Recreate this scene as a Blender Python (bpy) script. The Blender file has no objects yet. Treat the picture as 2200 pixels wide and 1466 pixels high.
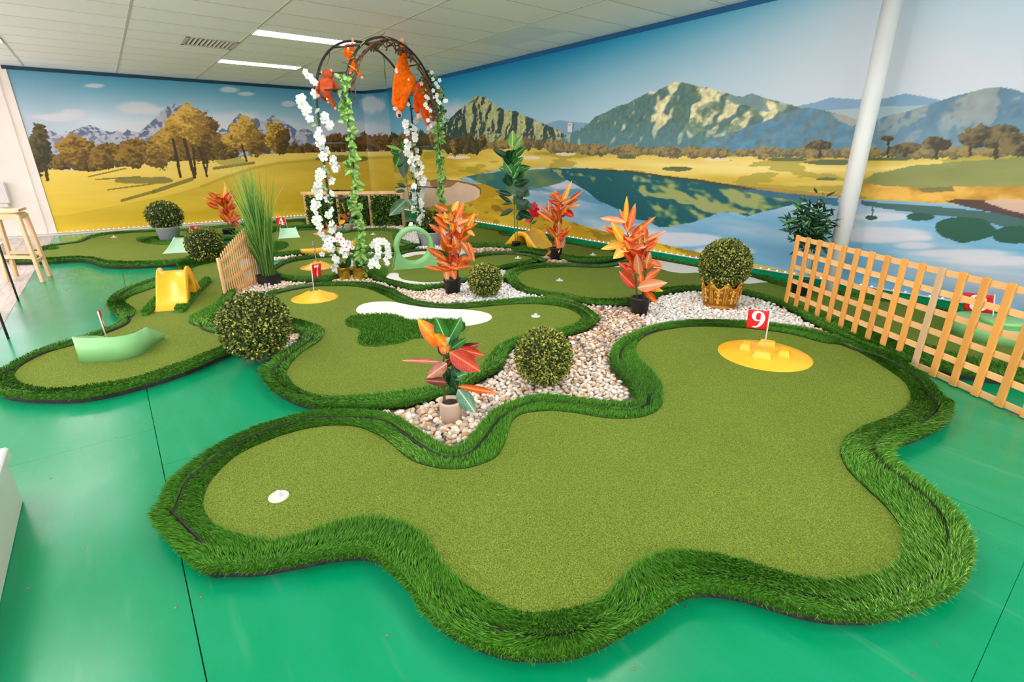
import bpy, bmesh, math, random
import numpy as np
from mathutils import Vector, Matrix, Euler
from mathutils.geometry import tessellate_polygon

# ------------------------------------------------------------------ camera
FPX = 1078.0
PITCH, ROLL, YAW = math.radians(20.2), math.radians(-0.34), math.radians(-52.4)
CAMZ = 1.25
def _rot():
    cy, sy = math.cos(YAW), math.sin(YAW)
    fwd = np.array([sy*math.cos(PITCH), cy*math.cos(PITCH), -math.sin(PITCH)])
    right = np.array([cy, -sy, 0.0]); up = np.cross(right, fwd)
    c, s = math.cos(ROLL), math.sin(ROLL)
    return np.array([c*right+s*up, -(-s*right+c*up), fwd])
RM = _rot()
SC = bpy.context.scene
COL = SC.collection
cam_d = bpy.data.cameras.new('camera'); cam_d.sensor_width = 36.0; cam_d.lens = FPX/2200*36
cam_d.clip_start = 0.05; cam_d.clip_end = 100
cam = bpy.data.objects.new('camera', cam_d); COL.objects.link(cam)
m3 = Matrix((RM[0], -RM[1], -RM[2])).transposed()
cam.matrix_world = Matrix.Translation((0, 0, CAMZ)) @ m3.to_4x4()
SC.camera = cam

# ------------------------------------------------------------------ light and exposure
SC.view_settings.view_transform = 'Standard'; SC.view_settings.look = 'None'
SC.view_settings.gamma = 1.0; SC.view_settings.use_curve_mapping = False
SC.view_settings.exposure = 0.25
wd = bpy.data.worlds.new('world'); SC.world = wd; wd.use_nodes = True
wd.node_tree.nodes['Background'].inputs[0].default_value = (1.0, 0.96, 0.9, 1)
wd.node_tree.nodes['Background'].inputs[1].default_value = 1.0
PANEL_STRENGTH = 25.0
FILL_STRENGTH = 4.2                      # fill light from the added, unseen window panes
SC.cycles.max_bounces = 8; SC.cycles.diffuse_bounces = 5; SC.cycles.glossy_bounces = 3
SC.cycles.use_denoising = True

# ------------------------------------------------------------------ helpers
def ray(px, py): return RM.T @ np.array([(px-1100)/FPX, (py-733)/FPX, 1.0])
def W(px, py, z=0.0):
    d = ray(px, py); t = (z-CAMZ)/d[2]
    return np.array([d[0]*t, d[1]*t, z])
def WY(px, py, Y):
    d = ray(px, py); t = Y/d[1]; return np.array([d[0]*t, Y, d[2]*t+CAMZ])
def WX(px, py, X):
    d = ray(px, py); t = X/d[0]; return np.array([X, d[1]*t, d[2]*t+CAMZ])
def WD(px, py, ref):
    """point on the pixel's ray in the upright plane through ref that faces the camera"""
    n = np.array([ref[0], ref[1]])/np.hypot(ref[0], ref[1]); d = ray(px, py)
    t = np.hypot(ref[0], ref[1])/(d[:2]@n); return d*t+np.array([0, 0, CAMZ])
def proj(P):
    q = (np.asarray(P, float)-np.array([0, 0, CAMZ]))@RM.T
    return q[..., :2]/q[..., 2:3]*FPX+np.array([1100, 733])
def lin(c):
    c = np.asarray(c, float)/255.0
    return np.where(c <= 0.04045, c/12.92, ((c+0.055)/1.055)**2.4)
def rgb(r, g, b): return tuple(float(x) for x in lin((r, g, b)))+(1.0,)

def tag(o, label=None, cat=None, group=None, kind=None):
    if label: o['label'] = label
    if cat: o['category'] = cat
    if group: o['group'] = group
    if kind: o['kind'] = kind
    return o
def thing(name, loc, label, cat, group=None):
    o = bpy.data.objects.new(name, None); o.empty_display_size = 0.05
    o.location = tuple(float(x) for x in loc); COL.objects.link(o)
    return tag(o, label, cat, group)
def link(name, me, parent=None, loc=None):
    o = bpy.data.objects.new(name, me); COL.objects.link(o)
    if parent is not None: o.parent = parent
    if loc is not None: o.location = tuple(float(x) for x in loc)
    return o
def sub_loc(parent):
    v = np.zeros(3)
    while parent is not None:
        v += np.array(parent.location); parent = parent.parent
    return v
def mesh(name, V, F, mat=None, parent=None, smooth=False, cols=None, world=False, link_it=True):
    """mesh object from vertices and faces; world=True: V is in world space and is made relative to its parent"""
    V = np.asarray(V, float).reshape(-1, 3)
    if world and parent is not None: V = V-sub_loc(parent)
    me = bpy.data.meshes.new(name)
    if isinstance(F, np.ndarray):
        n = len(F); k = F.shape[1]
        me.vertices.add(len(V)); me.vertices.foreach_set('co', V.astype(np.float32).ravel())
        me.loops.add(n*k); me.loops.foreach_set('vertex_index', F.astype(np.int32).ravel())
        me.polygons.add(n); me.polygons.foreach_set('loop_start', np.arange(0, n*k, k, dtype=np.int32))
        me.update(calc_edges=True)
    else:
        me.from_pydata([tuple(v) for v in V], [], F); me.update()
    if smooth: me.polygons.foreach_set('use_smooth', np.ones(len(me.polygons), bool))
    if cols is not None:
        a = me.color_attributes.new('Col', 'FLOAT_COLOR', 'POINT')
        c = np.ones((len(V), 4), np.float32); c[:, :3] = cols
        a.data.foreach_set('color', c.ravel())
    if mat is not None: me.materials.append(mat)
    return link(name, me, parent) if link_it else me

class MB:
    """collects simple solids into one mesh"""
    def __init__(s): s.V = []; s.F = []; s.C = []
    def add(s, V, F, col=None):
        o = len(s.V); s.V += [tuple(map(float, v)) for v in V]; s.F += [tuple(i+o for i in f) for f in F]
        s.C += [col or (1, 1, 1)]*len(V)
    def box(s, c, d, R=None, col=None, bev=0.0):
        c = np.array(c, float); h = np.array(d, float)/2
        if bev <= 0:
            V = np.array([[x, y, z] for x in (-1, 1) for y in (-1, 1) for z in (-1, 1)])*h
            F = [(0, 1, 3, 2), (4, 6, 7, 5), (0, 4, 5, 1), (2, 3, 7, 6), (0, 2, 6, 4), (1, 5, 7, 3)]
        else:
            b = min(bev, h.min()*0.9); V = []
            for x in (-1, 1):
                for y in (-1, 1):
                    for z in (-1, 1):
                        for k in range(3):
                            p = h.copy()-b; p[k] = h[k]; V.append(p*np.array([x, y, z]))
            V = np.array(V); I = lambda x, y, z, k: ((x*2+y)*2+z)*3+k
            F = []
            for k in range(3):
                for sg in (0, 1):
                    idx = []
                    for (u, v) in ((0, 0), (0, 1), (1, 1), (1, 0)):
                        t = [0, 0, 0]; t[k] = sg; t[(k+1) % 3] = u; t[(k+2) % 3] = v; idx.append(I(*t, k))
                    F.append(tuple(idx))
                    for v in (0, 1):
                        a = [0, 0, 0]; a[k] = sg; a[(k+1) % 3] = v; b2 = list(a); b2[(k+2) % 3] = 1
                        if True:
                            k2 = (k+1) % 3
                            if k < k2 or True:
                                F.append((I(*a, k), I(*b2, k), I(*b2, k2), I(*a, k2)))
            for x in (0, 1):
                for y in (0, 1):
                    for z in (0, 1): F.append((I(x, y, z, 0), I(x, y, z, 1), I(x, y, z, 2)))
            seen = set(); F2 = []
            for f in F:
                key = tuple(sorted(f))
                if key not in seen: seen.add(key); F2.append(f)
            F = F2
        if R is not None: V = V@np.array(R).T
        s.add(V+c, F, col)
    def tube(s, P, r, n=8, col=None, cap=True):
        P = np.asarray(P, float); m = len(P); r = np.broadcast_to(np.asarray(r, float), (m,))
        T = np.gradient(P, axis=0); T /= np.linalg.norm(T, axis=1, keepdims=True)+1e-12
        u = np.cross(T[0], [0, 0, 1.0])
        if np.linalg.norm(u) < 1e-3: u = np.cross(T[0], [1.0, 0, 0])
        u /= np.linalg.norm(u); V = []
        for i in range(m):
            u = u-T[i]*(u@T[i]); u /= np.linalg.norm(u)+1e-12; v = np.cross(T[i], u)
            for k in range(n):
                a = 2*math.pi*k/n; V.append(P[i]+r[i]*(math.cos(a)*u+math.sin(a)*v))
        F = [(i*n+k, i*n+(k+1) % n, (i+1)*n+(k+1) % n, (i+1)*n+k) for i in range(m-1) for k in range(n)]
        if cap: F += [tuple(range(n))[::-1], tuple(range((m-1)*n, m*n))]
        s.add(V, F, col)
    def lathe(s, prof, n=32, c=(0, 0, 0), sx=1.0, sy=1.0, col=None):
        V = []; F = []
        for (r, z) in prof:
            for k in range(n):
                a = 2*math.pi*k/n; V.append((c[0]+sx*r*math.cos(a), c[1]+sy*r*math.sin(a), c[2]+z))
        for i in range(len(prof)-1):
            for k in range(n): F.append((i*n+k, i*n+(k+1) % n, (i+1)*n+(k+1) % n, (i+1)*n+k))
        if prof[0][0] > 1e-6: F.append(tuple(range(n))[::-1])
        if prof[-1][0] > 1e-6: F.append(tuple(range((len(prof)-1)*n, len(prof)*n)))
        s.add(V, F, col)
    def prism(s, poly, z0, z1, col=None):
        n = len(poly); V = [(x, y, z0) for x, y in poly]+[(x, y, z1) for x, y in poly]
        tr = tessellate_polygon([[Vector((x, y, 0)) for x, y in poly]])
        a = sum(poly[i][0]*poly[(i+1) % n][1]-poly[(i+1) % n][0]*poly[i][1] for i in range(n))
        F = []
        for t in tr:
            p, q, r = [poly[i] for i in t]
            ccw = (q[0]-p[0])*(r[1]-p[1])-(q[1]-p[1])*(r[0]-p[0]) > 0
            t = tuple(t) if ccw else tuple(t)[::-1]
            F.append(tuple(i+n for i in t)); F.append(tuple(t)[::-1])
        for i in range(n):
            j = (i+1) % n
            F.append((i, j, j+n, i+n) if a > 0 else (j, i, i+n, j+n))
        s.add(V, F, col)
    def build(s, name, mat, parent=None, smooth=False, world=False, cols=False):
        return mesh(name, s.V, s.F, mat, parent, smooth, np.array(s.C) if cols else None, world)

def rotz(a): c, s = math.cos(a), math.sin(a); return np.array([[c, -s, 0], [s, c, 0], [0, 0, 1.0]])
def frame(z, x=(0, 0, 1)):
    """rotation whose third axis is z"""
    z = np.array(z, float); z /= np.linalg.norm(z); x = np.array(x, float); x = x-z*(x@z)
    if np.linalg.norm(x) < 1e-6: x = np.array([1.0, 0, 0])-z*z[0]
    x /= np.linalg.norm(x); return np.array([x, np.cross(z, x), z]).T
def spline(pts, n=200, closed=True):
    """centripetal-ish Catmull-Rom through pts, resampled evenly"""
    P = np.asarray(pts, float); m = len(P); out = []
    rng = range(m) if closed else range(m-1)
    for i in rng:
        if closed: p0, p1, p2, p3 = P[(i-1) % m], P[i], P[(i+1) % m], P[(i+2) % m]
        else: p0, p1, p2, p3 = P[max(i-1, 0)], P[i], P[i+1], P[min(i+2, m-1)]
        for t in np.linspace(0, 1, 10, endpoint=False):
            t2, t3 = t*t, t*t*t
            out.append(0.5*((2*p1)+(-p0+p2)*t+(2*p0-5*p1+4*p2-p3)*t2+(-p0+3*p1-3*p2+p3)*t3))
    if closed: out.append(out[0])
    else: out.append(P[-1])
    out = np.array(out); s = np.r_[0, np.cumsum(np.linalg.norm(np.diff(out, axis=0), axis=1))]
    q = np.linspace(0, s[-1], n+1)[:-1] if closed else np.linspace(0, s[-1], n)
    return np.stack([np.interp(q, s, out[:, k]) for k in range(out.shape[1])], 1)
def inpoly(x, y, poly):
    poly = np.asarray(poly, float); r = np.zeros(np.shape(x), bool)
    n = len(poly); j = n-1
    for i in range(n):
        xi, yi = poly[i]; xj, yj = poly[j]
        if yi != yj:
            c = ((yi > y) != (yj > y)) & (x < (xj-xi)*(y-yi)/(yj-yi)+xi); r ^= c
        j = i
    return r
def pdist(x, y, poly):
    """distance to a closed outline"""
    P = np.asarray(poly, float); d = np.full(np.shape(x), 1e9)
    for a, b in zip(P, np.roll(P, -1, axis=0)):
        v = b-a; L = v@v+1e-12; t = np.clip(((x-a[0])*v[0]+(y-a[1])*v[1])/L, 0, 1)
        d = np.minimum(d, (x-a[0]-t*v[0])**2+(y-a[1]-t*v[1])**2)
    return np.sqrt(d)
def pnearest(x, y, poly):
    """outward direction: from the nearest outline point away from the inside"""
    P = np.asarray(poly, float); best = np.full(np.shape(x), 1e9); gx = np.zeros(np.shape(x)); gy = np.zeros(np.shape(x))
    for a, b in zip(P, np.roll(P, -1, axis=0)):
        v = b-a; L = v@v+1e-12; t = np.clip(((x-a[0])*v[0]+(y-a[1])*v[1])/L, 0, 1)
        dx = a[0]+t*v[0]-x; dy = a[1]+t*v[1]-y; d = dx*dx+dy*dy; k = d < best
        best = np.where(k, d, best); gx = np.where(k, dx, gx); gy = np.where(k, dy, gy)
    m = np.sqrt(best)+1e-9; return m, gx/m, gy/m
def area(poly):
    P = np.asarray(poly); return 0.5*np.sum(P[:, 0]*np.roll(P[:, 1], -1)-np.roll(P[:, 0], -1)*P[:, 1])

# value noise
_RG = np.random.default_rng(7)
_LAT = _RG.random((256, 256))
def vnoise(x, y):
    xi = np.floor(x).astype(int); yi = np.floor(y).astype(int); fx = x-xi; fy = y-yi
    fx = fx*fx*(3-2*fx); fy = fy*fy*(3-2*fy)
    g = lambda i, j: _LAT[i & 255, j & 255]
    return (g(xi, yi)*(1-fx)+g(xi+1, yi)*fx)*(1-fy)+(g(xi, yi+1)*(1-fx)+g(xi+1, yi+1)*fx)*fy
def fbm(x, y, o=4, seed=0):
    r = 0.0; a = 0.5; x = x+seed*17.3; y = y+seed*9.1
    for _ in range(o): r = r+a*vnoise(x, y); a *= 0.5; x = x*2.03+5.1; y = y*2.03+3.7
    return r/(1-0.5**o)

# ------------------------------------------------------------------ materials
def new_mat(name, rough=0.6, spec=0.4, metal=0.0):
    m = bpy.data.materials.new(name); m.use_nodes = True; nt = m.node_tree
    b = nt.nodes['Principled BSDF']; b.inputs['Roughness'].default_value = rough
    b.inputs['Specular IOR Level'].default_value = spec; b.inputs['Metallic'].default_value = metal
    return m, nt, b
def noise_mat(name, c1, c2, scale=8.0, detail=4.0, rough=0.6, spec=0.4, metal=0.0, bump=0.0, bscale=None, stretch=(1, 1, 1), lo=0.35, hi=0.65, obj_var=0.0):
    """two-tone procedural material: object-space noise between c1 and c2 with optional bump and per-object variation"""
    m, nt, b = new_mat(name, rough, spec, metal); N = nt.nodes; L = nt.links
    tc = N.new('ShaderNodeTexCoord'); mp = N.new('ShaderNodeMapping'); mp.inputs['Scale'].default_value = stretch
    L.new(tc.outputs['Object'], mp.inputs['Vector'])
    nz = N.new('ShaderNodeTexNoise'); nz.inputs['Scale'].default_value = scale; nz.inputs['Detail'].default_value = detail
    L.new(mp.outputs[0], nz.inputs['Vector'])
    cr = N.new('ShaderNodeValToRGB'); cr.color_ramp.elements[0].position = lo; cr.color_ramp.elements[1].position = hi
    cr.color_ramp.elements[0].color = c1; cr.color_ramp.elements[1].color = c2
    L.new(nz.outputs['Fac'], cr.inputs[0]); out = cr.outputs[0]
    if obj_var > 0:
        oi = N.new('ShaderNodeObjectInfo'); hs = N.new('ShaderNodeHueSaturation')
        mr = N.new('ShaderNodeMapRange'); mr.inputs['To Min'].default_value = 1-obj_var; mr.inputs['To Max'].default_value = 1+obj_var
        L.new(oi.outputs['Random'], mr.inputs[0]); L.new(mr.outputs[0], hs.inputs['Value']); L.new(out, hs.inputs['Color']); out = hs.outputs[0]
    L.new(out, b.inputs['Base Color'])
    if bump > 0:
        n2 = N.new('ShaderNodeTexNoise'); n2.inputs['Scale'].default_value = bscale or scale*3; n2.inputs['Detail'].default_value = 3
        L.new(mp.outputs[0], n2.inputs['Vector'])
        bp = N.new('ShaderNodeBump'); bp.inputs['Strength'].default_value = bump; bp.inputs['Distance'].default_value = 0.005
        L.new(n2.outputs['Fac'], bp.inputs['Height']); L.new(bp.outputs[0], b.inputs['Normal'])
    return m
def attr_mat(name, rough=0.6, spec=0.3, nscale=0.0, namp=0.0):
    m, nt, b = new_mat(name, rough, spec); N = nt.nodes; L = nt.links
    a = N.new('ShaderNodeAttribute'); a.attribute_name = 'Col'; out = a.outputs['Color']
    if namp > 0:
        nz = N.new('ShaderNodeTexNoise'); nz.inputs['Scale'].default_value = nscale; nz.inputs['Detail'].default_value = 3
        tc = N.new('ShaderNodeTexCoord'); L.new(tc.outputs['Object'], nz.inputs['Vector'])
        mr = N.new('ShaderNodeMapRange'); mr.inputs['To Min'].default_value = 1-namp; mr.inputs['To Max'].default_value = 1+namp
        L.new(nz.outputs['Fac'], mr.inputs[0]); hs = N.new('ShaderNodeHueSaturation')
        L.new(mr.outputs[0], hs.inputs['Value']); L.new(out, hs.inputs['Color']); out = hs.outputs[0]
    L.new(out, b.inputs['Base Color'])
    return m
def emit_mat(name, col, strength):
    m = bpy.data.materials.new(name); m.use_nodes = True; nt = m.node_tree; nt.nodes.clear()
    e = nt.nodes.new('ShaderNodeEmission'); e.inputs[0].default_value = col; e.inputs[1].default_value = strength
    o = nt.nodes.new('ShaderNodeOutputMaterial'); nt.links.new(e.outputs[0], o.inputs[0]); return m

M_white = noise_mat('white_paint', rgb(234, 224, 212), rgb(240, 231, 220), 3, rough=0.5)
M_plastic_white = noise_mat('white_plastic', rgb(212, 210, 205), rgb(220, 218, 213), 5, rough=0.4)
M_black = noise_mat('black_plastic', rgb(26, 26, 28), rgb(38, 38, 40), 20, rough=0.45)
M_blackmetal = noise_mat('black_metal', rgb(34, 32, 34), rgb(52, 48, 50), 30, rough=0.4, spec=0.5)
M_yellow = noise_mat('yellow_plastic', rgb(255, 182, 30), rgb(255, 194, 48), 6, rough=0.3, spec=0.5)
M_mint = noise_mat('mint_plastic', rgb(134, 198, 126), rgb(146, 206, 138), 6, rough=0.4, spec=0.5)
M_soil = noise_mat('dark_soil', rgb(32, 24, 18), rgb(70, 52, 38), 60, rough=0.95, bump=0.6)
M_terracotta = noise_mat('beige_pot', rgb(196, 172, 148), rgb(206, 183, 160), 12, rough=0.6)
M_greyPot = noise_mat('grey_pot', rgb(168, 172, 174), rgb(182, 186, 187), 7, rough=0.6)
M_red = noise_mat('red_cloth', rgb(214, 14, 22), rgb(226, 22, 30), 9, rough=0.55)
M_number = noise_mat('white_print', rgb(244, 240, 236), rgb(250, 247, 243), 9, rough=0.6)

# ------------------------------------------------------------------ the room
XL, YR, ZC = -12.05, 5.32, 2.654
XB, YF = 4.5, -5.0                       # walls behind the camera
def struct(o): o['kind'] = 'structure'; return o

# ceiling: suspended tile grid, tiles as children
M_tile, nt, b = new_mat('ceiling_tile', 0.9, 0.1)
N, L = nt.nodes, nt.links
nz = N.new('ShaderNodeTexNoise'); nz.inputs['Scale'].default_value = 160; nz.inputs['Detail'].default_value = 2
tc = N.new('ShaderNodeTexCoord'); L.new(tc.outputs['Object'], nz.inputs['Vector'])
oi = N.new('ShaderNodeObjectInfo')
mx = N.new('ShaderNodeMix'); mx.data_type = 'RGBA'; mx.inputs[6].default_value = rgb(242, 242, 244); mx.inputs[7].default_value = rgb(246, 246, 248)
L.new(oi.outputs['Random'], mx.inputs[0]); L.new(mx.outputs[2], b.inputs['Base Color'])
bp = N.new('ShaderNodeBump'); bp.inputs['Strength'].default_value = 0.12; bp.inputs['Distance'].default_value = 0.003
L.new(nz.outputs['Fac'], bp.inputs['Height']); L.new(bp.outputs[0], b.inputs['Normal'])
M_tile_cool = noise_mat('cool_ceiling_panel', rgb(222, 232, 240), rgb(226, 236, 242), 40, rough=0.85)
M_grid = noise_mat('ceiling_grid_metal', rgb(196, 194, 184), rgb(204, 202, 192), 20, rough=0.6)

mb = MB(); mb.box(((XL+XB)/2, (YR+YF)/2, ZC+0.09), (XB-XL, YR-YF, 0.06))
ceil = struct(mb.build('ceiling', M_grid))
XP = 0.585; X0 = -3.9
cols_x = [X0+XP*k for k in range(-14, 15)]
rows_y = [4.163-1.2*k for k in range(-1, 8)]
PANELS = []                                # ceiling lamps: (x cell start, y row start)
for (xc, yr) in ((-9.75, 1.763), (-7.41, 1.763), (-4.485, 1.763), (-2.145, 1.763), (0.78, 1.763), (3.1, 1.763),
                 (-9.75, -1.837), (-7.41, -1.837), (-4.485, -1.837), (-2.145, -1.837), (0.78, -1.837), (3.1, -1.837)):
    PANELS.append((xc, yr))
def has_panel(x, y):
    return any(abs(x-px) < 0.1 and abs(y-py) < 0.1 for px, py in PANELS)
tile_cache = {}
def tile_mesh(dx, dy, mat):
    k = (round(dx, 3), round(dy, 3), mat.name)
    if k not in tile_cache:
        m = MB(); m.box((0, 0, 0), (dx-0.013, dy-0.013, 0.016), bev=0.004)
        tile_cache[k] = mesh('ceiling_tile', m.V, m.F, mat, link_it=False)
    return tile_cache[k]
VENT = (-8.58, 0.563)
for xa in cols_x:
    for ya in rows_y:
        x0, x1 = max(xa, XL), min(xa+XP, XB); y0, y1 = max(ya, YF), min(ya+1.2, YR)
        if x1-x0 < 0.03 or y1-y0 < 0.03: continue
        vent = abs(xa-VENT[0]) < 0.1 and abs(ya-VENT[1]) < 0.1
        if vent: y1 = 1.16
        mat = M_tile
        if ya > 4.1 and -6.3 < xa < -5.1:
            o = link('ceiling_tile', tile_mesh(x1-x0, 0.58, M_tile_cool), ceil, ((x0+x1)/2, y0+0.29, ZC+0.006)); y0 += 0.58
        if has_panel(xa, ya):
            o = link('ceiling_tile', tile_mesh(x1-x0-0.31, y1-y0, mat), ceil, ((x0+0.31+x1)/2, (y0+y1)/2, ZC+0.01))
            continue
        o = link('ceiling_tile', tile_mesh(x1-x0, y1-y0, mat), ceil, ((x0+x1)/2, (y0+y1)/2, ZC+0.01))
bar = MB(); bar.box((0, 0, 0), (XB-XL, 0.022, 0.02)); bx_ = mesh('ceiling_runner', bar.V, bar.F, M_grid, link_it=False)
bar = MB(); bar.box((0, 0, 0), (0.012, YR-YF, 0.02)); by_ = mesh('ceiling_runner', bar.V, bar.F, M_grid, link_it=False)
for y in rows_y:
    if YF < y < YR: link('ceiling_runner', bx_, ceil, ((XL+XB)/2, y, ZC+0.009))
for x in cols_x:
    if XL < x < XB: link('ceiling_runner', by_, ceil, (x, (YR+YF)/2, ZC+0.011))

M_panel = emit_mat('lit_diffuser', (1.0, 0.92, 0.94, 1), PANEL_STRENGTH)
for i, (xc, yr) in enumerate(PANELS):
    lab = ('rectangular ceiling light panel, farther of the two lit above the arch' if i == 0 else
           'rectangular ceiling light panel, nearer one just above the top of the arch' if i == 1 else None)
    t = thing('ceiling_light', (xc+0.16, yr+0.6, ZC), lab or 'rectangular ceiling light panel overhead, out of the picture', 'light',
              'ceiling lights' )
    m = MB()
    for (cx, cy, dx, dy) in ((-0.15, 0, 0.012, 1.19), (0.15, 0, 0.012, 1.19), (0, 0.59, 0.3, 0.012), (0, -0.59, 0.3, 0.012)):
        m.box((cx, cy, 0.0), (dx, dy, 0.02))
    m.build('light_frame', M_plastic_white, t)
    m = MB(); m.box((0, 0, 0.002), (0.288, 1.17, 0.006)); m.build('diffuser', M_panel, t)

# vent
t = thing('ceiling_vent', (VENT[0]+0.29, 1.46, ZC), 'square louvred air vent set in the ceiling tiles', 'vent')
m = MB(); m.box((0, 0, 0.015), (0.56, 0.58, 0.004)); m.build('backing', noise_mat('vent_dark', rgb(54, 58, 54), rgb(66, 70, 66), 5, rough=0.8), t)
m = MB()
for (cx, cy, dx, dy) in ((-0.27, 0, 0.05, 0.6), (0.27, 0, 0.05, 0.6), (0, 0.28, 0.58, 0.05), (0, -0.28, 0.58, 0.05)): m.box((cx, cy, 0), (dx, dy, 0.012))
m.build('vent_frame', M_grid, t)
lv = MB(); lv.box((0, 0, 0), (0.49, 0.005, 0.03), R=np.array(Euler((0.8, 0, 0)).to_matrix()))
lm = mesh('louvre', lv.V, lv.F, M_grid, link_it=False)
for k in range(10): link('louvre', lm, t, (0, -0.225+0.05*k, 0.006))

# floor: green painted sheets, timber-look vinyl beyond the edge
M_floor, nt, b = new_mat('green_painted_floor', 0.34, 0.24)
N, L = nt.nodes, nt.links
tc = N.new('ShaderNodeTexCoord'); mp = N.new('ShaderNodeMapping'); mp.inputs['Scale'].default_value = (1.2, 4.5, 1)
mp.inputs['Rotation'].default_value = (0, 0, 0.35)
L.new(tc.outputs['Object'], mp.inputs[0])
n1 = N.new('ShaderNodeTexNoise'); n1.inputs['Scale'].default_value = 1.3; n1.inputs['Detail'].default_value = 5; n1.inputs['Roughness'].default_value = 0.6
L.new(mp.outputs[0], n1.inputs['Vector'])
cr = N.new('ShaderNodeValToRGB'); e = cr.color_ramp.elements
e[0].position = 0.42; e[0].color = rgb(0, 142, 92); e[1].position = 0.9; e[1].color = rgb(30, 152, 110)
L.new(n1.outputs['Fac'], cr.inputs[0])
mp2 = N.new('ShaderNodeMapping'); mp2.inputs['Scale'].default_value = (2.2, 16, 1); mp2.inputs['Rotation'].default_value = (0, 0, -0.5); L.new(tc.outputs['Object'], mp2.inputs[0])
n4 = N.new('ShaderNodeTexNoise'); n4.inputs['Scale'].default_value = 1.0; n4.inputs['Detail'].default_value = 6; L.new(mp2.outputs[0], n4.inputs['Vector'])
m4 = N.new('ShaderNodeMapRange'); m4.inputs['From Min'].default_value = 0.60; m4.inputs['From Max'].default_value = 0.80; m4.inputs['To Max'].default_value = 0.22; L.new(n4.outputs['Fac'], m4.inputs[0])
mx4 = N.new('ShaderNodeMix'); mx4.data_type = 'RGBA'; mx4.inputs[7].default_value = rgb(120, 172, 134); L.new(m4.outputs[0], mx4.inputs[0]); L.new(cr.outputs[0], mx4.inputs[6])
L.new(mx4.outputs[2], b.inputs['Base Color'])
n2 = N.new('ShaderNodeTexNoise'); n2.inputs['Scale'].default_value = 3; L.new(tc.outputs['Object'], n2.inputs['Vector'])
mr = N.new('ShaderNodeMapRange'); mr.inputs['To Min'].default_value = 0.16; mr.inputs['To Max'].default_value = 0.32
L.new(n2.outputs['Fac'], mr.inputs[0]); L.new(mr.outputs[0], b.inputs['Roughness'])
n3 = N.new('ShaderNodeTexNoise'); n3.inputs['Scale'].default_value = 90; L.new(tc.outputs['Object'], n3.inputs['Vector'])
bp = N.new('ShaderNodeBump'); bp.inputs['Strength'].default_value = 0.06; bp.inputs['Distance'].default_value = 0.002
L.new(n3.outputs['Fac'], bp.inputs['Height']); L.new(bp.outputs[0], b.inputs['Normal'])
mb = MB(); mb.box(((XL+XB)/2, (YR+YF)/2, -0.06), (XB-XL, YR-YF, 0.1))
floor = struct(mb.build('floor', noise_mat('floor_joint', rgb(20, 50, 40), rgb(30, 62, 48), 5, rough=0.9)))
ye = -0.9                                   # edge of the green floor
sheets_x = [XL, -9.6, -7.2, -4.8, -2.4, 0.0, 2.4, XB]
for (ya, yb) in ((-0.07, 2.33), (2.33, 4.73), (4.73, YR)):
    for xa, xb in zip(sheets_x[:-1], sheets_x[1:]):
        m = MB(); m.box(((xa+xb)/2, (ya+yb)/2, -0.005), (xb-xa-0.0012, yb-ya-0.003, 0.01))
        m.build('floor_sheet', M_floor, floor)
for xa, xb in zip([XL, -7.9, -5.2, -2.8, -0.4, 2.0], [-7.9, -5.2, -2.8, -0.4, 2.0, XB]):
    y2 = -0.07; lo = ye if xb < -2 else -2.47
    m = MB(); m.box(((xa+xb)/2, (lo+y2)/2, -0.005), (xb-xa-0.0012, y2-lo-0.003, 0.01)); m.build('floor_sheet', M_floor, floor)
M_wood = noise_mat('grey_vinyl_plank', rgb(176, 164, 150), rgb(204, 194, 182), 3, rough=0.45, stretch=(1, 9, 1), obj_var=0.06)
pl = MB(); pl.box((0, 0, 0), (1.5-0.003, 0.18-0.003, 0.01)); pm = mesh('floor_plank', pl.V, pl.F, M_wood, link_it=False)
for r in range(9):
    if r % 3:
        fl = 0.5*(r % 3); m = MB(); m.box((XL+fl/2, ye-0.09-0.18*r, -0.005), (fl-0.003, 0.177, 0.01)); m.build('floor_plank', M_wood, floor)
    for k in range(6):
        x = XL+0.75+1.5*k+(0.5*(r % 3)); y = ye-0.09-0.18*r
        if x+0.75 < -2.2: link('floor_plank', pm, floor, (x, y, -0.005))
mb = MB(); mb.box((-4.3, (-2.52+YF)/2, -0.005), (15.4, 2.48, 0.01)); mb.build('floor_vinyl', M_wood, floor)
# small screw heads / plugs in the painted sheets
M_screw = noise_mat('steel_screw', rgb(120, 112, 96), rgb(150, 140, 120), 30, rough=0.4, metal=0.6)
sc_ = MB(); sc_.lathe([(0.0045, 0), (0.0045, 0.0012), (0.002, 0.0016)], 8); sm_ = mesh('screw', sc_.V, sc_.F, M_screw, link_it=False)
for (px, py) in ((378, 1306), (434, 1283), (832, 1366), (1361, 1438), (1474, 1306), (2165, 976), (2105, 1143), (180, 1179), (250, 940), (355, 955), (1960, 1450), (2150, 1180), (60, 1265), (110, 1028), (2010, 1385)):
    p = W(px, py, 0); link('screw', sm_, floor, (p[0], p[1], 0))

# walls
def wallbox(name, c, d, mat=M_white):
    m = MB(); m.box(c, d); return struct(m.build(name, mat))
wallbox('wall_right', ((XL+XB)/2, YR+0.06, 1.33), (XB-XL+0.24, 0.1, 2.82))
wallbox('wall_left', (XL-0.06, (YR+YF)/2, 1.33), (0.1, YR-YF+0.22, 2.82))
wallbox('wall_back', (XB+0.06, (YR+YF)/2, 1.33), (0.1, YR-YF+0.22, 2.82))
wallbox('wall_front', ((XL+XB)/2, YF-0.06, 1.33), (XB-XL, 0.1, 2.82))

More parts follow.
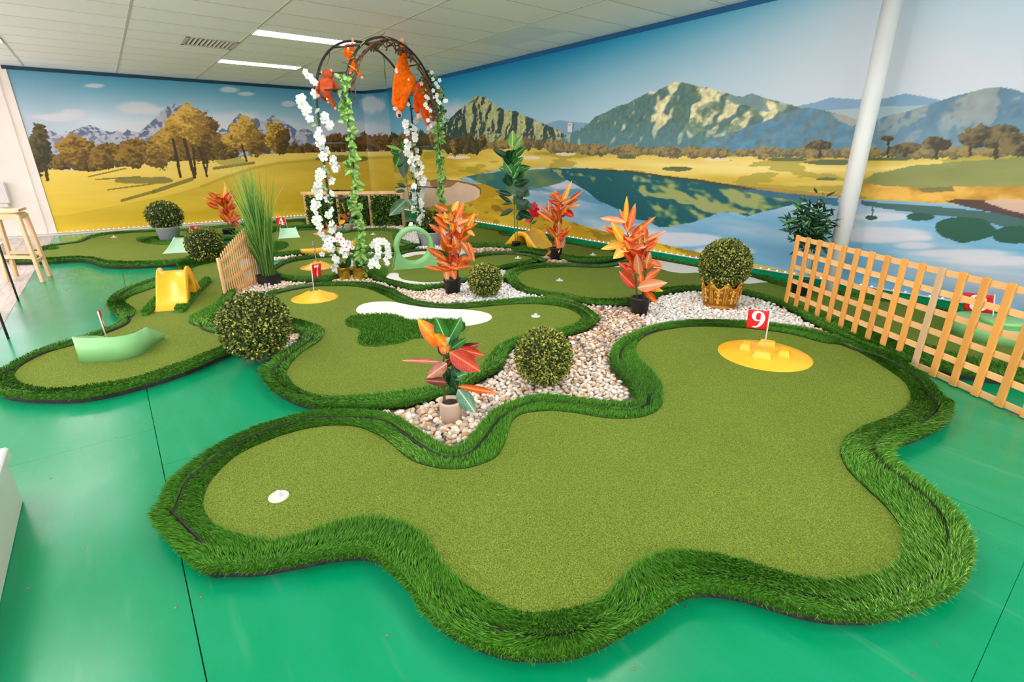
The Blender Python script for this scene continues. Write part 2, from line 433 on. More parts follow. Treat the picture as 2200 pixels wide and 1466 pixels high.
# glowing window panes added out of view to brighten walls and ceiling
M_fill = emit_mat('fill_pane', (1.0, 0.93, 1.0, 1), FILL_STRENGTH)
M_fill2 = emit_mat('dim_fill_pane', (1.0, 0.93, 1.0, 1), FILL_STRENGTH*0.55)
def fill_window(name, c, w_, h_, ang, added_pane=M_fill):
    t = bpy.data.objects.new(name, None); t.location = c; t.rotation_euler = (0, 0, ang); COL.objects.link(t); struct(t)
    n = max(1, round(w_/1.6)); ww = w_/n
    for k in range(n):
        m = MB(); m.box((-w_/2+ww*(k+0.5), 0.0, 0), (ww-0.06, 0.02, h_-0.06)); m.build('added_pane', added_pane, t)
    m = MB()
    for k in range(n+1): m.box((-w_/2+ww*k, 0.0, 0), (0.06, 0.06, h_))
    for z in (-h_/2, h_/2): m.box((0, 0, z), (w_+0.06, 0.06, 0.06))
    m.build('fill_frame', M_plastic_white, t)
fill_window('added_window_1', (-4.2, YF+0.03, 1.4), 12.0, 2.1, 0)
fill_window('added_window_2', (XL+0.03, -3.15, 1.4), 3.3, 2.1, math.pi/2, M_fill2)
fill_window('added_window_3', (XB-0.03, 0.2, 1.4), 8.6, 2.1, math.pi/2)

# ------------------------------------------------------------------ the printed wall mural (flat print: landscape with hills, trees and a lake)
MURAL_GAIN = 1.0
class Paint:
    """flat print: colours of a fine grid of points on the wall, layered like a poster"""
    def __init__(s, P):
        P = np.array(P); P[:, 0] = np.where(P[:, 0] > -0.45, -0.9-P[:, 0], P[:, 0])   # past the lake the print repeats mirrored
        q = proj(P); s.x, s.y = q[:, 0], q[:, 1]; s.c = np.zeros((len(P), 3))
        # print coordinates along the wall in metres, for grain
        s.u = P[:, 0]+P[:, 1]*0.7; s.v = P[:, 2]
    def put(s, a, col):
        a = np.clip(np.asarray(a, float), 0, 1)[:, None]; s.c = s.c*(1-a)+np.asarray(col, float)*a
    def n(s, fx, fy, o=4, seed=0): return fbm(s.u*fx, s.v*fy, o, seed)
    def poly(s, pts, jit=0.0, f=6.0, seed=1):
        jx = jy = 0
        if jit: jx = (s.n(f, f, 4, seed)-0.5)*2*jit; jy = (s.n(f, f, 4, seed+3)-0.5)*2*jit
        return inpoly(s.x+jx, s.y+jy, pts)
    def ell(s, cx, cy, rx, ry, jit=0.5, f=9.0, seed=2):
        r = np.hypot((s.x-cx)/rx, (s.y-cy)/ry); k = np.nonzero(r < 2.2)[0]
        r[k] += (fbm(s.u[k]*f, s.v[k]*f, 4, seed)-0.5)*2*jit
        return r
    def relief(s, fu, fv, seed, ang=0.8, o=5, e=0.02):
        du, dv = e*math.cos(ang), e*math.sin(ang)
        def h(u, v): n = fbm(u*fu, v*fv, o, seed); return 1-np.abs(2*n-1)*1.6
        return (h(s.u-du, s.v+dv)-h(s.u+du, s.v-dv))/e*0.1
    def line(s, a, b, w):
        a = np.array(a, float); b = np.array(b, float); v = b-a; t = np.clip(((s.x-a[0])*v[0]+(s.y-a[1])*v[1])/(v@v), 0, 1)
        return np.hypot(s.x-a[0]-t*v[0], s.y-a[1]-t*v[1]) < w
    def tree(s, cx, cy, rx, ry, dark, lit, seed, jit=0.42, f=9.0):
        k = np.nonzero((np.abs(s.x-cx) < rx*1.5) & (np.abs(s.y-cy) < ry*1.5))[0]
        if not len(k): return
        x, y, u, v = s.x[k], s.y[k], s.u[k], s.v[k]
        r = np.hypot((x-cx)/rx, (y-cy)/ry)+(fbm(u*f, v*f, 5, seed)-0.5)*2.2*jit+(fbm(u*34, v*34, 3, seed+9)-0.5)*0.5
        sh = (cx-x)/rx*0.5+(cy-y)/ry*0.45+(fbm(u*13, v*13, 3, seed+5)-0.5)*2.0+(fbm(u*42, v*42, 3, seed+7)-0.5)*2.4
        a = np.clip(sh*0.9+0.45, 0, 1)[:, None]
        col = np.array(dark)*(1-a)+np.array(lit)*a
        s.c[k] = np.where((r < 1)[:, None], col, s.c[k])
def mixc(a, c1, c2):
    a = np.clip(a, 0, 1)[:, None]; return np.array(c1, float)*(1-a)+np.array(c2, float)*a
def topline(x, pts):
    p = np.array(pts, float); return np.interp(x, p[:, 0], p[:, 1])

def paint_right(P):
    s = Paint(P); x, y = s.x, s.y
    d = y-(367.4-0.217*x)
    blue = np.exp(-np.maximum(d, 0)/75.0)*np.clip((1950-x)/800, 0.12, 1)
    pale = mixc((x-1000)/900, (176, 203, 214), (203, 210, 217))
    pale = pale*(1-np.clip((d-60)/200, 0, 1)[:, None]*0.0)
    s.c = pale*(1-np.clip(blue*1.15, 0, 1)[:, None])+np.array((0, 128, 172))*np.clip(blue*1.15, 0, 1)[:, None]
    s.put(np.clip((x-1750)/500, 0, 1)*np.clip(1-d/400, 0, 1)*0.35, (150, 190, 215))
    # thin cloud at the corner
    s.put((np.clip(1.25-s.ell(968, 240, 62, 26, 0.5, 2.2, 4), 0, 1))*0.8, (205, 200, 206))
    s.put((np.clip(1.2-s.ell(2060, 150, 190, 50, 0.5, 0.9, 9), 0, 1))*0.5, (208, 206, 208))
    # far hills
    s.put(s.poly([(1150, 330), (1170, 268), (1200, 258), (1230, 262), (1262, 265), (1262, 330)], 2), (120, 158, 178))
    s.put(s.poly([(1690, 330), (1700, 232), (1745, 222), (1785, 209), (1810, 212), (1845, 213), (1900, 212), (1945, 200), (1975, 206), (2015, 214), (2100, 235), (2100, 330)], 2), (122, 158, 184))
    s.put(s.poly([(1690, 330), (1740, 240), (1850, 232), (1990, 224), (2100, 240), (2100, 330)], 3), (160, 182, 186))
    # steep hill near the corner
    M1 = [(880, 330), (905, 312), (930, 293), (950, 270), (975, 246), (1000, 225), (1014, 212), (1023, 206), (1040, 209), (1050, 215), (1065, 226), (1083, 235), (1110, 240), (1122, 247), (1140, 253), (1165, 265), (1190, 276), (1225, 296), (1240, 330)]
    m = s.poly(M1, 1.5)
    rid = topline(y, [(200, 1022), (225, 1012), (250, 1005), (275, 1018), (300, 1035), (330, 1040)])
    lit = s.relief(2.6, 2.2, 11, 0.5)*2.2+(s.n(5.0, 3.2, 5, 11)-0.5)*1.2+np.clip((x-rid)/45, -0.9, 0.30)
    c = mixc(lit*2.2+0.45, (46, 70, 64), (170, 174, 120)); c = c*(0.74+0.52*s.n(26, 26, 4, 3))[:, None]
    s.c = np.where(m[:, None], c, s.c)
    s.put(m*np.clip((y-285)/60, 0, 0.4), (110, 120, 90))
    # big hill
    M2 = [(1180, 335), (1200, 302), (1222, 290), (1246, 276), (1262, 268), (1278, 252), (1292, 245), (1305, 240), (1325, 228), (1352, 221), (1378, 206), (1395, 197), (1407, 197), (1425, 188), (1449, 176), (1463, 176), (1480, 181), (1502, 187), (1515, 187), (1530, 191), (1545, 198), (1560, 199), (1580, 206), (1597, 207), (1615, 200), (1630, 206), (1650, 213), (1672, 218), (1700, 226), (1740, 240), (1800, 260), (1800, 335)]
    m = s.poly(M2, 1.2)
    rid = topline(y, [(176, 1449), (200, 1446), (225, 1432), (240, 1436), (255, 1440), (275, 1470), (300, 1500), (330, 1510)])
    lit = s.relief(1.7, 1.9, 21, 0.45, 4)*1.9+(s.n(3.2, 3.4, 5, 21)-0.5)*1.5+np.clip((x-rid)/45, -1.0, 0.26)
    c = mixc(lit*1.5+0.42, (84, 118, 112), (218, 210, 160))
    vg = np.clip((s.n(7, 10, 5, 31)-0.54)*9, 0, 1)*(x > rid)*0.75; c = c*(1-vg[:, None])+np.array((92, 120, 96))*vg[:, None]
    c = c*(0.80+0.40*s.n(28, 28, 4, 5))[:, None]
    s.c = np.where(m[:, None], c, s.c)
    s.put(m*s.poly([(1555, 205), (1597, 207), (1615, 200), (1632, 208), (1645, 225), (1655, 238), (1630, 240), (1600, 225), (1575, 222)], 5)*0.85, (112, 140, 142))
    s.put(m*np.clip((y-262)/70, 0, 0.55)*np.clip((1620-x)/200+0.3, 0, 1), (84, 132, 142))
    # blue spur in front
    M3 = [(1470, 335), (1520, 305), (1560, 290), (1600, 275), (1640, 262), (1680, 245), (1712, 236), (1740, 232), (1765, 236), (1790, 243), (1815, 248), (1850, 262), (1900, 280), (1900, 335)]
    m = s.poly(M3, 1.5); c = mixc((y-235)/80+s.relief(2.5, 2.5, 6, 0.6)*1.6, (98, 126, 134), (84, 134, 158)); c = c*(0.84+0.32*s.n(20, 20, 4, 15))[:, None]
    s.c = np.where(m[:, None], c, s.c)
    s.put(m*s.poly([(1785, 244), (1830, 250), (1850, 262), (1830, 272), (1800, 260)], 4)*0.7, (186, 170, 152))
    # right hill
    M4 = [(1830, 335), (1850, 262), (1880, 258), (1920, 246), (1960, 236), (2010, 219), (2050, 207), (2090, 197), (2120, 190), (2150, 188), (2180, 192), (2210, 203), (2300, 235), (2420, 290), (2500, 335)]
    m = s.poly(M4, 1.5); lit = s.relief(2.2, 2.0, 41, 0.5)*2.4
    c = mixc(lit*1.0+0.3+np.clip((x-2080)/160, 0, 0.5)*(y < 255), (92, 128, 148), (142, 154, 152)); c = c*(0.9+0.2*s.n(18, 18, 3, 8))[:, None]
    s.c = np.where(m[:, None], c, s.c)
    s.put(m*np.clip((y-250)/70, 0, 0.5), (112, 146, 164))
    # plain
    hz = topline(x, [(780, 318), (900, 322), (1000, 324), (1060, 318), (1120, 314), (1200, 322), (1300, 330), (1500, 334), (1800, 338), (2000, 336), (2300, 330)])
    g = y > hz
    st = s.n(0.8, 7, 4, 51); c = mixc((st-0.3)*2.2, (196, 168, 52), (228, 204, 108)); s.c = np.where(g[:, None], c, s.c)
    s.put(g*np.clip(1-np.abs(y-topline(x, [(1200, 345), (1500, 358), (1850, 365), (2200, 345)]))/20, 0, 1)*np.clip((x-1200)/200, 0, 1)*0.8, (238, 218, 138))
    s.put(g*(s.n(1.3, 9, 4, 55) > 0.6)*0.65, (150, 142, 46))
    s.put(g*np.clip(1.1-np.abs(s.ell(1180, 330, 60, 5, 0.2))*1, 0, 1), (150, 140, 60))
    for (cx, cy, rx, ry) in ((1133, 339, 26, 4), (1215, 331, 22, 4), (985, 338, 24, 4), (1540, 343, 26, 3)): s.put(s.ell(cx, cy, rx, ry, 0.2) < 1, (226, 208, 176))
    for (cx, cy, rx, ry) in ((1345, 338, 20, 3.5), (1455, 363, 34, 5), (1690, 343, 45, 4), (1790, 349, 60, 6), (1775, 385, 24, 4), (1900, 342, 60, 4)): s.put(s.ell(cx, cy, rx, ry, 0.25) < 1, (92, 104, 62))
    # shaded slope at the right
    s.put(s.poly([(1840, 398), (1880, 372), (1960, 356), (2060, 348), (2200, 336), (2600, 320), (2600, 440), (2200, 402), (2060, 412), (1960, 405), (1880, 412)], 3)*0.9, mixc(s.n(1.5, 6, 4, 61)*1.4-0.2, (112, 126, 72), (140, 146, 86)))
    # bushes along the horizon
    rs = np.random.RandomState(5)
    for k in range(95):
        bx = 1000+k*13.5+rs.uniform(-6, 6); by = topline(np.array([bx]), [(1000, 318), (1120, 308), (1200, 316), (1300, 324), (1500, 328), (1800, 330), (2300, 326)])[0]
        r = rs.uniform(7, 15); t = rs.rand(); hzf = np.clip((bx-1000)/700, 0, 0.5)
        dk = np.array((72, 66, 44))*(1-hzf)+np.array((116, 118, 96))*hzf; lt = np.array((150, 124, 62))*(1-hzf*0.6)+np.array((160, 150, 110))*hzf*0.6
        s.tree(bx, by, r*1.4, r*0.9, dk, lt, 70+k, 0.4, 12)
    for k in range(30):
        bx = 800+k*8+rs.uniform(-5, 5); s.tree(bx, 304+rs.uniform(-8, 8)+(k > 20)*6, rs.uniform(10, 17), rs.uniform(12, 22), (44, 42, 24), (150, 116, 50) if rs.rand() > 0.7 else (88, 78, 40), 170+k, 0.45, 10)
    # savanna trees
    for (cx, cy, rx, ry, ty) in ((1762, 313, 30, 11, 336), (1908, 298, 15, 6, 336), (1945, 318, 34, 12, 334), (2012, 309, 32, 14, 340), (2085, 300, 28, 14, 332), (2140, 292, 66, 26, 338), (2188, 310, 40, 22, 335), (2260, 300, 60, 26, 334)):
        s.put(s.line((cx+2, cy), (cx-1, ty), 2.2+rx*0.05), (66, 56, 42))
        s.tree(cx, cy, rx, ry, (62, 60, 44), (120, 106, 68), int(cx), 0.35, 7)
    # lake
    LK = [(985, 384), (1010, 377), (1050, 369), (1130, 361), (1200, 360), (1260, 361), (1300, 366), (1345, 368), (1400, 374), (1450, 382), (1500, 387), (1560, 395), (1600, 402), (1660, 411), (1740, 419), (1800, 425), (1880, 429), (1960, 433), (2050, 440), (2110, 448), (2200, 462), (2600, 520),
          (2800, 800), (2200, 690), (2050, 664), (1900, 628), (1760, 598), (1680, 580), (1600, 562), (1480, 538), (1420, 524), (1340, 508), (1290, 496), (1230, 478), (1180, 462), (1140, 450), (1110, 432), (1070, 408), (1040, 396), (1005, 392)]
    m = s.poly(LK, 1.5, 4)
    wv = s.n(0.55, 3.2, 5, 81)
    c = mixc((wv-0.42)*4.0, (112, 166, 194), (190, 202, 212)); c = c*(0.95+0.1*s.n(2, 26, 3, 83))[:, None]
    s.c = np.where(m[:, None], c, s.c)
    s.put(m*np.clip((x-1650)/400, 0, 1)*np.clip((y-560)/60, 0, 1)*0.8, mixc((wv-0.4)*3, (120, 150, 172), (176, 180, 190)))
    s.put(m*np.clip(1-np.abs(y-(0.27*x+88))/40, 0, 1)*(s.n(0.7, 4, 4, 86) > 0.5)*0.55, (92, 150, 182))
    for (cx, cy, rx, ry) in ((1140, 452, 40, 10), (1455, 515, 110, 13), (1900, 505, 90, 14), (1965, 528, 55, 10), (2060, 545, 120, 11), (2130, 560, 120, 10), (1900, 466, 55, 8), (1560, 540, 60, 10), (1975, 512, 30, 6)):
        s.put(m*np.clip((1.15-s.ell(cx, cy, rx, ry, 0.4, 1.6, int(cx)))*3, 0, 1)*0.75, (212, 208, 212))
    # reflections of the hills
    R1 = [(1000, 382), (1050, 370), (1200, 361), (1240, 372), (1215, 388), (1180, 398), (1130, 410), (1100, 420), (1070, 408), (1040, 398)]
    s.put(m*s.poly(R1, 4, 3)*0.9, mixc((s.n(3, 5, 4, 91)-0.35)*3, (30, 92, 88), (98, 124, 66)))
    R2 = [(1180, 364), (1215, 385), (1240, 400), (1262, 412), (1285, 432), (1310, 442), (1335, 452), (1365, 470), (1390, 474), (1415, 488), (1440, 488), (1465, 482), (1490, 478), (1520, 468), (1545, 456), (1580, 458), (1605, 465), (1640, 455), (1690, 443), (1740, 432), (1800, 430), (1740, 419), (1660, 411), (1560, 396), (1450, 382), (1345, 368), (1260, 361)]
    rr = s.poly(R2, 2.5, 4)&m; lt = s.relief(1.4, 3.0, 95, -0.4, 4)*1.5+(s.n(2.2, 6.0, 5, 95)-0.5)*1.6+np.clip((x-1400)/60, -1, 0.30)-np.clip((x-1640)/60, 0, 0.8)-np.clip((392+0.1*(x-1450)-y)/20, 0, 0.9)
    c = mixc(lt*1.2+0.15, (12, 84, 90), (146, 156, 92)); s.c = np.where(rr[:, None], c, s.c)
    s.put(m*s.poly([(1560, 396), (1660, 411), (1800, 426), (1800, 442), (1740, 437), (1660, 424), (1600, 412)], 2)*0.9, (44, 98, 122))
    s.put(m*s.poly([(1115, 408), (1150, 400), (1190, 410), (1240, 405), (1280, 425), (1300, 442), (1250, 432), (1200, 415), (1160, 410)], 4)*0.6, (70, 132, 160))
    # tree reflections at the right
    s.put(m*s.poly([(1850, 430), (2200, 462), (2500, 500), (2500, 540), (2200, 500), (2100, 470), (1990, 462), (1900, 446), (1850, 440)], 4, 4)*0.92, (58, 92, 86))
    for (cx, cy, rx, ry) in ((1873, 468, 13, 5), (1975, 466, 32, 10), (2075, 495, 72, 24), (2180, 505, 44, 20), (2290, 520, 70, 30)):
        s.put(m*(s.ell(cx, cy, rx, ry, 0.35, 6, int(cx)) < 1), (34, 84, 66))
    s.put(m*s.line((1876, 445), (1872, 468), 1.6), (40, 80, 72))
    # banks and reeds
    s.put(s.poly([(1240, 362), (1345, 366), (1450, 380), (1560, 394), (1640, 405), (1600, 408), (1560, 399), (1450, 385), (1345, 370), (1280, 366)], 2)*0.9, (66, 62, 34))
    s.put(s.poly([(1560, 394), (1650, 404), (1740, 412), (1860, 422), (1860, 429), (1740, 420), (1650, 411)], 2)*0.8, (160, 124, 46))
    s.put(s.poly([(1850, 392), (1900, 398), (1990, 405), (2060, 402), (2200, 398), (2500, 400), (2500, 470), (2120, 446), (2060, 436), (1960, 432), (1860, 424)], 4, 8)*0.92, mixc((s.n(7, 12, 4, 99)-0.3)*2.4, (176, 128, 40), (230, 178, 76)))
    s.put(s.poly([(1970, 404), (2045, 402), (2050, 412), (1985, 414)], 3, 8)*0.8, (106, 104, 60))
    s.put(s.poly([(2030, 432), (2060, 426), (2200, 438), (2500, 460), (2500, 500), (2200, 470), (2110, 452)], 3)*0.95, (74, 56, 52))
    s.put(s.poly([(2112, 432), (2150, 428), (2500, 440), (2500, 500), (2200, 460), (2160, 450)], 2)*0.95, (206, 176, 150))
    # near bank at the foot of the wall and the sand by the corner
    fg = s.poly([(780, 330), (985, 384), (1005, 392), (1040, 396), (1070, 408), (1110, 432), (1140, 450), (1180, 462), (1230, 478), (1290, 496), (1340, 508), (1420, 524), (1480, 538), (1600, 562), (1680, 580), (1900, 628), (2200, 690), (2800, 800), (2800, 1200), (700, 800), (700, 420)], 2)&(y > 396)
    c = mixc((s.n(1.6, 7, 4, 111)-0.3)*2.2, (176, 142, 26), (214, 180, 52)); c = np.where(((s.n(2.5, 9, 4, 113) > 0.62)&(y > 425))[:, None], c*0.78, c)
    s.c = np.where(fg[:, None], c, s.c)
    SB = [(880, 402), (905, 392), (940, 388), (985, 392), (1015, 398), (1030, 408), (1031, 420), (1020, 430), (995, 437), (950, 442), (905, 446), (870, 440), (800, 420), (800, 408)]
    s.put(s.poly([(a+3, b-3) for a, b in SB], 2)*0.85, (110, 84, 40))
    s.put(s.poly(SB, 2), mixc(s.n(4, 8, 4, 117), (208, 178, 150), (222, 196, 168)))
    s.put(s.poly([(925, 388), (985, 391), (970, 402), (940, 408), (925, 398)], 3)*0.9, (146, 106, 66))
    s.put(s.poly([(1055, 425), (1090, 412), (1140, 432), (1135, 440), (1090, 432)], 3)*0.4, (222, 196, 96))
    return s.c

def paint_left(P):
    s = Paint(P); x, y = s.x, s.y
    d = y-(144.2+0.066*x)
    c = mixc(d/100, (64, 142, 168), (200, 208, 214)); s.c = c
    s.put(np.clip((200-x)/260, 0, 0.35), (120, 150, 160))  # lens vignette painted into the sky colour towards the left
    for (cx, cy, rx, ry) in ((130, 252, 62, 9), (160, 243, 30, 10), (300, 232, 44, 14), (330, 238, 60, 8), (200, 184, 22, 5), (490, 193, 24, 7), (530, 202, 20, 5), (620, 223, 12, 5), (655, 228, 8, 5), (800, 225, 22, 18), (450, 270, 180, 26), (745, 275, 70, 14)):
        s.put(np.clip((1.2-s.ell(cx, cy, rx, ry, 0.55, 3.5, int(cx)))*2.2, 0, 1)*0.8, (206, 204, 206))
    MT = [(40, 340), (62, 292), (82, 279), (110, 281), (130, 291), (150, 285), (168, 276), (192, 269), (205, 273), (222, 281), (240, 284), (252, 280), (266, 286), (272, 277), (282, 282), (300, 284), (318, 268), (332, 256), (345, 240), (356, 230), (372, 222), (380, 227), (387, 223), (402, 240), (425, 256), (452, 280), (465, 286), (477, 276), (487, 280), (496, 262), (516, 242), (526, 249), (536, 255), (550, 254), (568, 262), (586, 248), (597, 256), (612, 263), (630, 274), (640, 282), (652, 276), (668, 282), (690, 300), (705, 290), (718, 284), (735, 292), (750, 279), (765, 288), (780, 284), (800, 292), (840, 296), (900, 300), (900, 345)]
    m = s.poly(MT, 1.2, 8); lt = s.relief(4.5, 4.0, 3, 0.5)*2.6
    c = mixc(lt*1.4+0.45, (96, 108, 132), (176, 176, 184)); c = c*(0.9+0.2*s.n(24, 20, 3, 4))[:, None]; s.c = np.where(m[:, None], c, s.c)
    s.put(m*np.clip((y-285)/45, 0, 0.5), (150, 160, 176))
    F = [(0, 372), (60, 366), (105, 364), (150, 366), (200, 369), (250, 360), (300, 353), (350, 348), (420, 345), (480, 344), (530, 335), (600, 330), (680, 328), (900, 324)]
    g = y > topline(x, F)
    rs = np.random.RandomState(3)
    # wooded band
    for k in range(64):
        bx = 105+k*6.2+rs.uniform(-4, 4); by = topline(np.array([bx]), F)[0]-rs.uniform(8, 22); s.tree(bx, by, rs.uniform(10, 18), rs.uniform(12, 22), (58, 46, 18), (122, 98, 34), 300+k, 0.5, 9)
    for k in range(40):
        bx = 600+k*6+rs.uniform(-4, 4); by = topline(np.array([bx]), F)[0]-rs.uniform(4, 10)-(x.mean()*0 if bx < 700 else 10); s.tree(bx, by, rs.uniform(6, 12), rs.uniform(6, 14)+(8 if bx > 700 else 0), (54, 42, 18), (120, 86, 34), 400+k, 0.5, 9)
    c = mixc((s.n(0.9, 6, 4, 13)-0.3)*2, (212, 176, 48), (232, 202, 96)); c2 = mixc((y-350)/70, (236, 208, 126), (216, 184, 62)); c = c*0.5+c2*0.5
    s.c = np.where(g[:, None], c, s.c)
    s.put(g*np.clip((y-410)/70, 0, 0.75), mixc((s.n(1.2, 6, 4, 17)-0.3)*2.2, (190, 154, 24), (222, 186, 40)))
    hill = topline(x, [(100, 470), (260, 440), (360, 420), (440, 398), (480, 382), (540, 362), (600, 350), (690, 342), (900, 336)])
    s.put(g*(y > hill)*0.55, mixc((s.n(1, 5, 4, 19)-0.3)*2, (188, 156, 30), (216, 182, 46)))
    s.put(g*np.clip(1-np.abs(y-hill)/5, 0, 1)*(x > 430)*0.5, (140, 126, 30))
    for (a, b, w) in (((262, 431), (330, 412), 3.2), ((330, 412), (412, 385), 4.2), ((232, 408), (330, 395), 1.5), ((205, 386), (300, 380), 1.6), ((460, 362), (545, 350), 3.0), ((190, 380), (270, 362), 1.4)):
        s.put(g*s.line(a, b, w)*0.8, (108, 98, 40))
    s.put(g*(s.ell(310, 388, 62, 8, 0.35, 6) < 1)*0.8, (112, 102, 46)); s.put(g*(s.ell(495, 348, 36, 9, 0.4, 6) < 1)*0.6, (150, 138, 62))
    s.put(g*(s.ell(735, 342, 60, 7, 0.4, 6) < 1)*0.75, (96, 98, 34))
    for (cx, cy, rx, ry, dk, lt) in ((84, 318, 26, 50, (48, 44, 22), (96, 84, 34)), (163, 322, 40, 36, (84, 64, 20), (158, 122, 38)), (225, 333, 30, 30, (78, 60, 20), (140, 108, 34)), (285, 331, 40, 30, (78, 62, 20), (146, 112, 36)), (340, 326, 26, 34, (96, 74, 26), (176, 136, 48)),
                                     (440, 300, 34, 48, (72, 54, 16), (140, 106, 32)), (472, 312, 18, 24, (72, 56, 20), (128, 98, 32)), (392, 278, 46, 44, (122, 92, 26), (204, 162, 62)), (365, 300, 26, 34, (116, 88, 26), (190, 150, 54)), (408, 262, 30, 34, (140, 106, 34), (214, 172, 72)), (520, 300, 40, 32, (110, 84, 26), (204, 162, 62)), (560, 310, 26, 24, (82, 62, 20), (140, 108, 36)), (530, 276, 22, 26, (126, 98, 30), (206, 164, 64)), (592, 292, 22, 34, (112, 84, 24), (206, 164, 56)), (608, 302, 16, 26, (66, 52, 18), (110, 84, 28)), (660, 315, 9, 9, (84, 62, 24), (130, 96, 34))):
        s.tree(cx, cy, rx, ry, dk, lt, int(cx*3+cy), 0.42, 8)
    for (a, b, w) in (((372, 300), (388, 380), 3), ((396, 300), (418, 381), 3.6), ((415, 318), (420, 375), 2.6), ((428, 318), (445, 379), 2.2), ((446, 345), (443, 378), 1.8), ((520, 312), (530, 346), 2.2), ((98, 360), (102, 386), 4), ((184, 345), (190, 368), 2)):
        s.put(s.line(a, b, w), (62, 46, 22))
    # sand and bank near the corner
    s.put(s.poly([(700, 412), (725, 407), (780, 412), (840, 414), (900, 412), (900, 424), (700, 424)], 2), (60, 46, 14))
    s.put(s.poly([(700, 416), (730, 411), (780, 415), (840, 419), (900, 416), (900, 426), (700, 426)], 1), (210, 184, 156))
    return s.c

M_mural, nt, b = new_mat('mural_print', 0.42, 0.3)
a = nt.nodes.new('ShaderNodeAttribute'); a.attribute_name = 'Col'; nt.links.new(a.outputs['Color'], b.inputs['Base Color'])
def mural(name, P, nx, nz, painter, gain):
    c = painter(P); i = np.arange(nx*nz).reshape(nz, nx)
    F = np.stack([i[:-1, :-1].ravel(), i[:-1, 1:].ravel(), i[1:, 1:].ravel(), i[1:, :-1].ravel()], 1)
    return mesh(name, P, F, M_mural, None, cols=np.clip(lin(np.clip(c, 0, 255))*gain, 0, 0.9))
ZT = ZC-0.05
def grid_pts(xy, nz):
    z = np.linspace(0.0, ZT, nz); n = len(xy)
    return np.stack([np.tile(xy[:, 0], nz), np.tile(xy[:, 1], nz), np.repeat(z, n)], 1)
# columns spaced evenly in angle as seen from the middle of the room
xr = -2.0-5.32*np.tan(np.linspace(math.atan((-2.0+11.3)/5.32), math.atan((-2.0-1.5)/5.32), 10))
tt = np.linspace(0, 1, 880); xs = np.interp(np.cumsum(np.r_[0, 1/np.maximum(0.2, np.hypot(np.linspace(-11.3, 1.5, 879), 5.32)**1.25)]), [0, np.cumsum(np.r_[0, 1/np.maximum(0.2, np.hypot(np.linspace(-11.3, 1.5, 879), 5.32)**1.25)])[-1]], [0, 1])
dens = 1/np.hypot(np.linspace(-11.3, 1.5, 4000), 5.32)**1.3; cs = np.cumsum(dens); cs /= cs[-1]
xs = np.interp(np.linspace(cs[0], 1, 900), cs, np.linspace(-11.3, 1.5, 4000))
xy = np.stack([xs, np.full(900, YR-0.015)], 1)
o = mural('mural', grid_pts(xy, 330), 900, 330, paint_right, np.array([1.13, 1.10, 1.13]))
tag(o, 'printed wall mural of green hills mirrored in a blue lake, covering the long right wall', 'mural')
ys = np.linspace(-0.86, 5.02, 520); xy = np.stack([np.full(520, XL+0.015), ys], 1)
o = mural('mural', grid_pts(xy, 250), 520, 250, paint_left, np.array([1.16, 1.17, 1.22]))
tag(o, 'printed wall mural of yellow fairway, autumn trees and grey peaks on the far left wall', 'mural')
cc = np.linspace(0, 1, 60); bz = np.stack([(1-cc)**2*(XL+0.015)+2*cc*(1-cc)*(-11.86)+cc**2*(-11.3), (1-cc)**2*5.02+2*cc*(1-cc)*(YR-0.1)+cc**2*(YR-0.015)], 1)
o = mural('mural', grid_pts(bz, 250), 60, 250, paint_left, np.array([1.08, 1.07, 1.1]))
tag(o, 'narrow curved strip of printed vinyl bridging the corner between the two mural walls', 'mural')

# dark blue strip under the ceiling, white skirting, led strips
M_band = noise_mat('blue_band', rgb(0, 84, 132), rgb(2, 92, 142), 2, rough=0.5)
M_band2 = noise_mat('navy_band', rgb(8, 52, 78), rgb(10, 58, 86), 2, rough=0.5)
m = MB(); m.box(((-11.3+1.5)/2, YR-0.017, ZC-0.027), (12.8, 0.016, 0.054)); struct(m.build('trim_1', M_band))
m = MB(); m.box((XL+0.017, 2.06, ZC-0.027), (0.016, 5.95, 0.054)); struct(m.build('trim_2', M_band2))
m = MB(); m.box((-11.67, 5.17, ZC-0.027), (0.83, 0.016, 0.054), R=rotz(math.atan2(0.3, 0.75))); struct(m.build('trim_3', M_band2))
m = MB(); m.box((XL+0.02, -0.885, 1.3), (0.03, 0.04, 2.6)); m.box((XL+0.015, -1.0, 1.3), (0.012, 0.015, 2.6)); struct(m.build('trim_4', M_white))
m = MB(); m.box(((-11.3+XB)/2, YR-0.02, 0.055), (XB+11.3, 0.02, 0.11)); struct(m.build('baseboard_right', M_floor))
m = MB(); m.box((XL+0.09, (YR+YF)/2, 0.008), (0.16, YR-YF, 0.016)); struct(m.build('baseboard_left', M_plastic_white))
M_led = emit_mat('led_diode', (0.86, 0.95, 1.0, 1), 6.0)
def led(name, a, b_, step, label):
    a = np.array(a, float); b_ = np.array(b_, float); L_ = np.linalg.norm(b_-a); mid = (a+b_)/2
    t = thing(name, mid, label, 'light strip')
    ang = math.atan2(b_[1]-a[1], b_[0]-a[0]); m = MB(); m.box((0, 0, 0), (L_, 0.012, 0.012), R=rotz(ang)); m.build('strip', M_plastic_white, t)
    m = MB(); n = int(L_/step)
    for k in range(n):
        p = a+(b_-a)*(k+0.5)/n-mid; m.box(p+np.array([0, 0, 0.008]), (0.012, 0.012, 0.010), R=rotz(ang), bev=0.003)
    o = m.build('diode', M_led, t); o['kind'] = 'stuff'
led('led_strip', (-11.2, YR-0.045, 0.122), (1.0, YR-0.045, 0.122), 0.085, 'strip of tiny white lights along the foot of the lake mural')
led('led_strip', (XL+0.04, -2.2, 0.03), (XL+0.04, 5.0, 0.03), 0.075, 'strip of tiny white lights along the foot of the far mural wall')

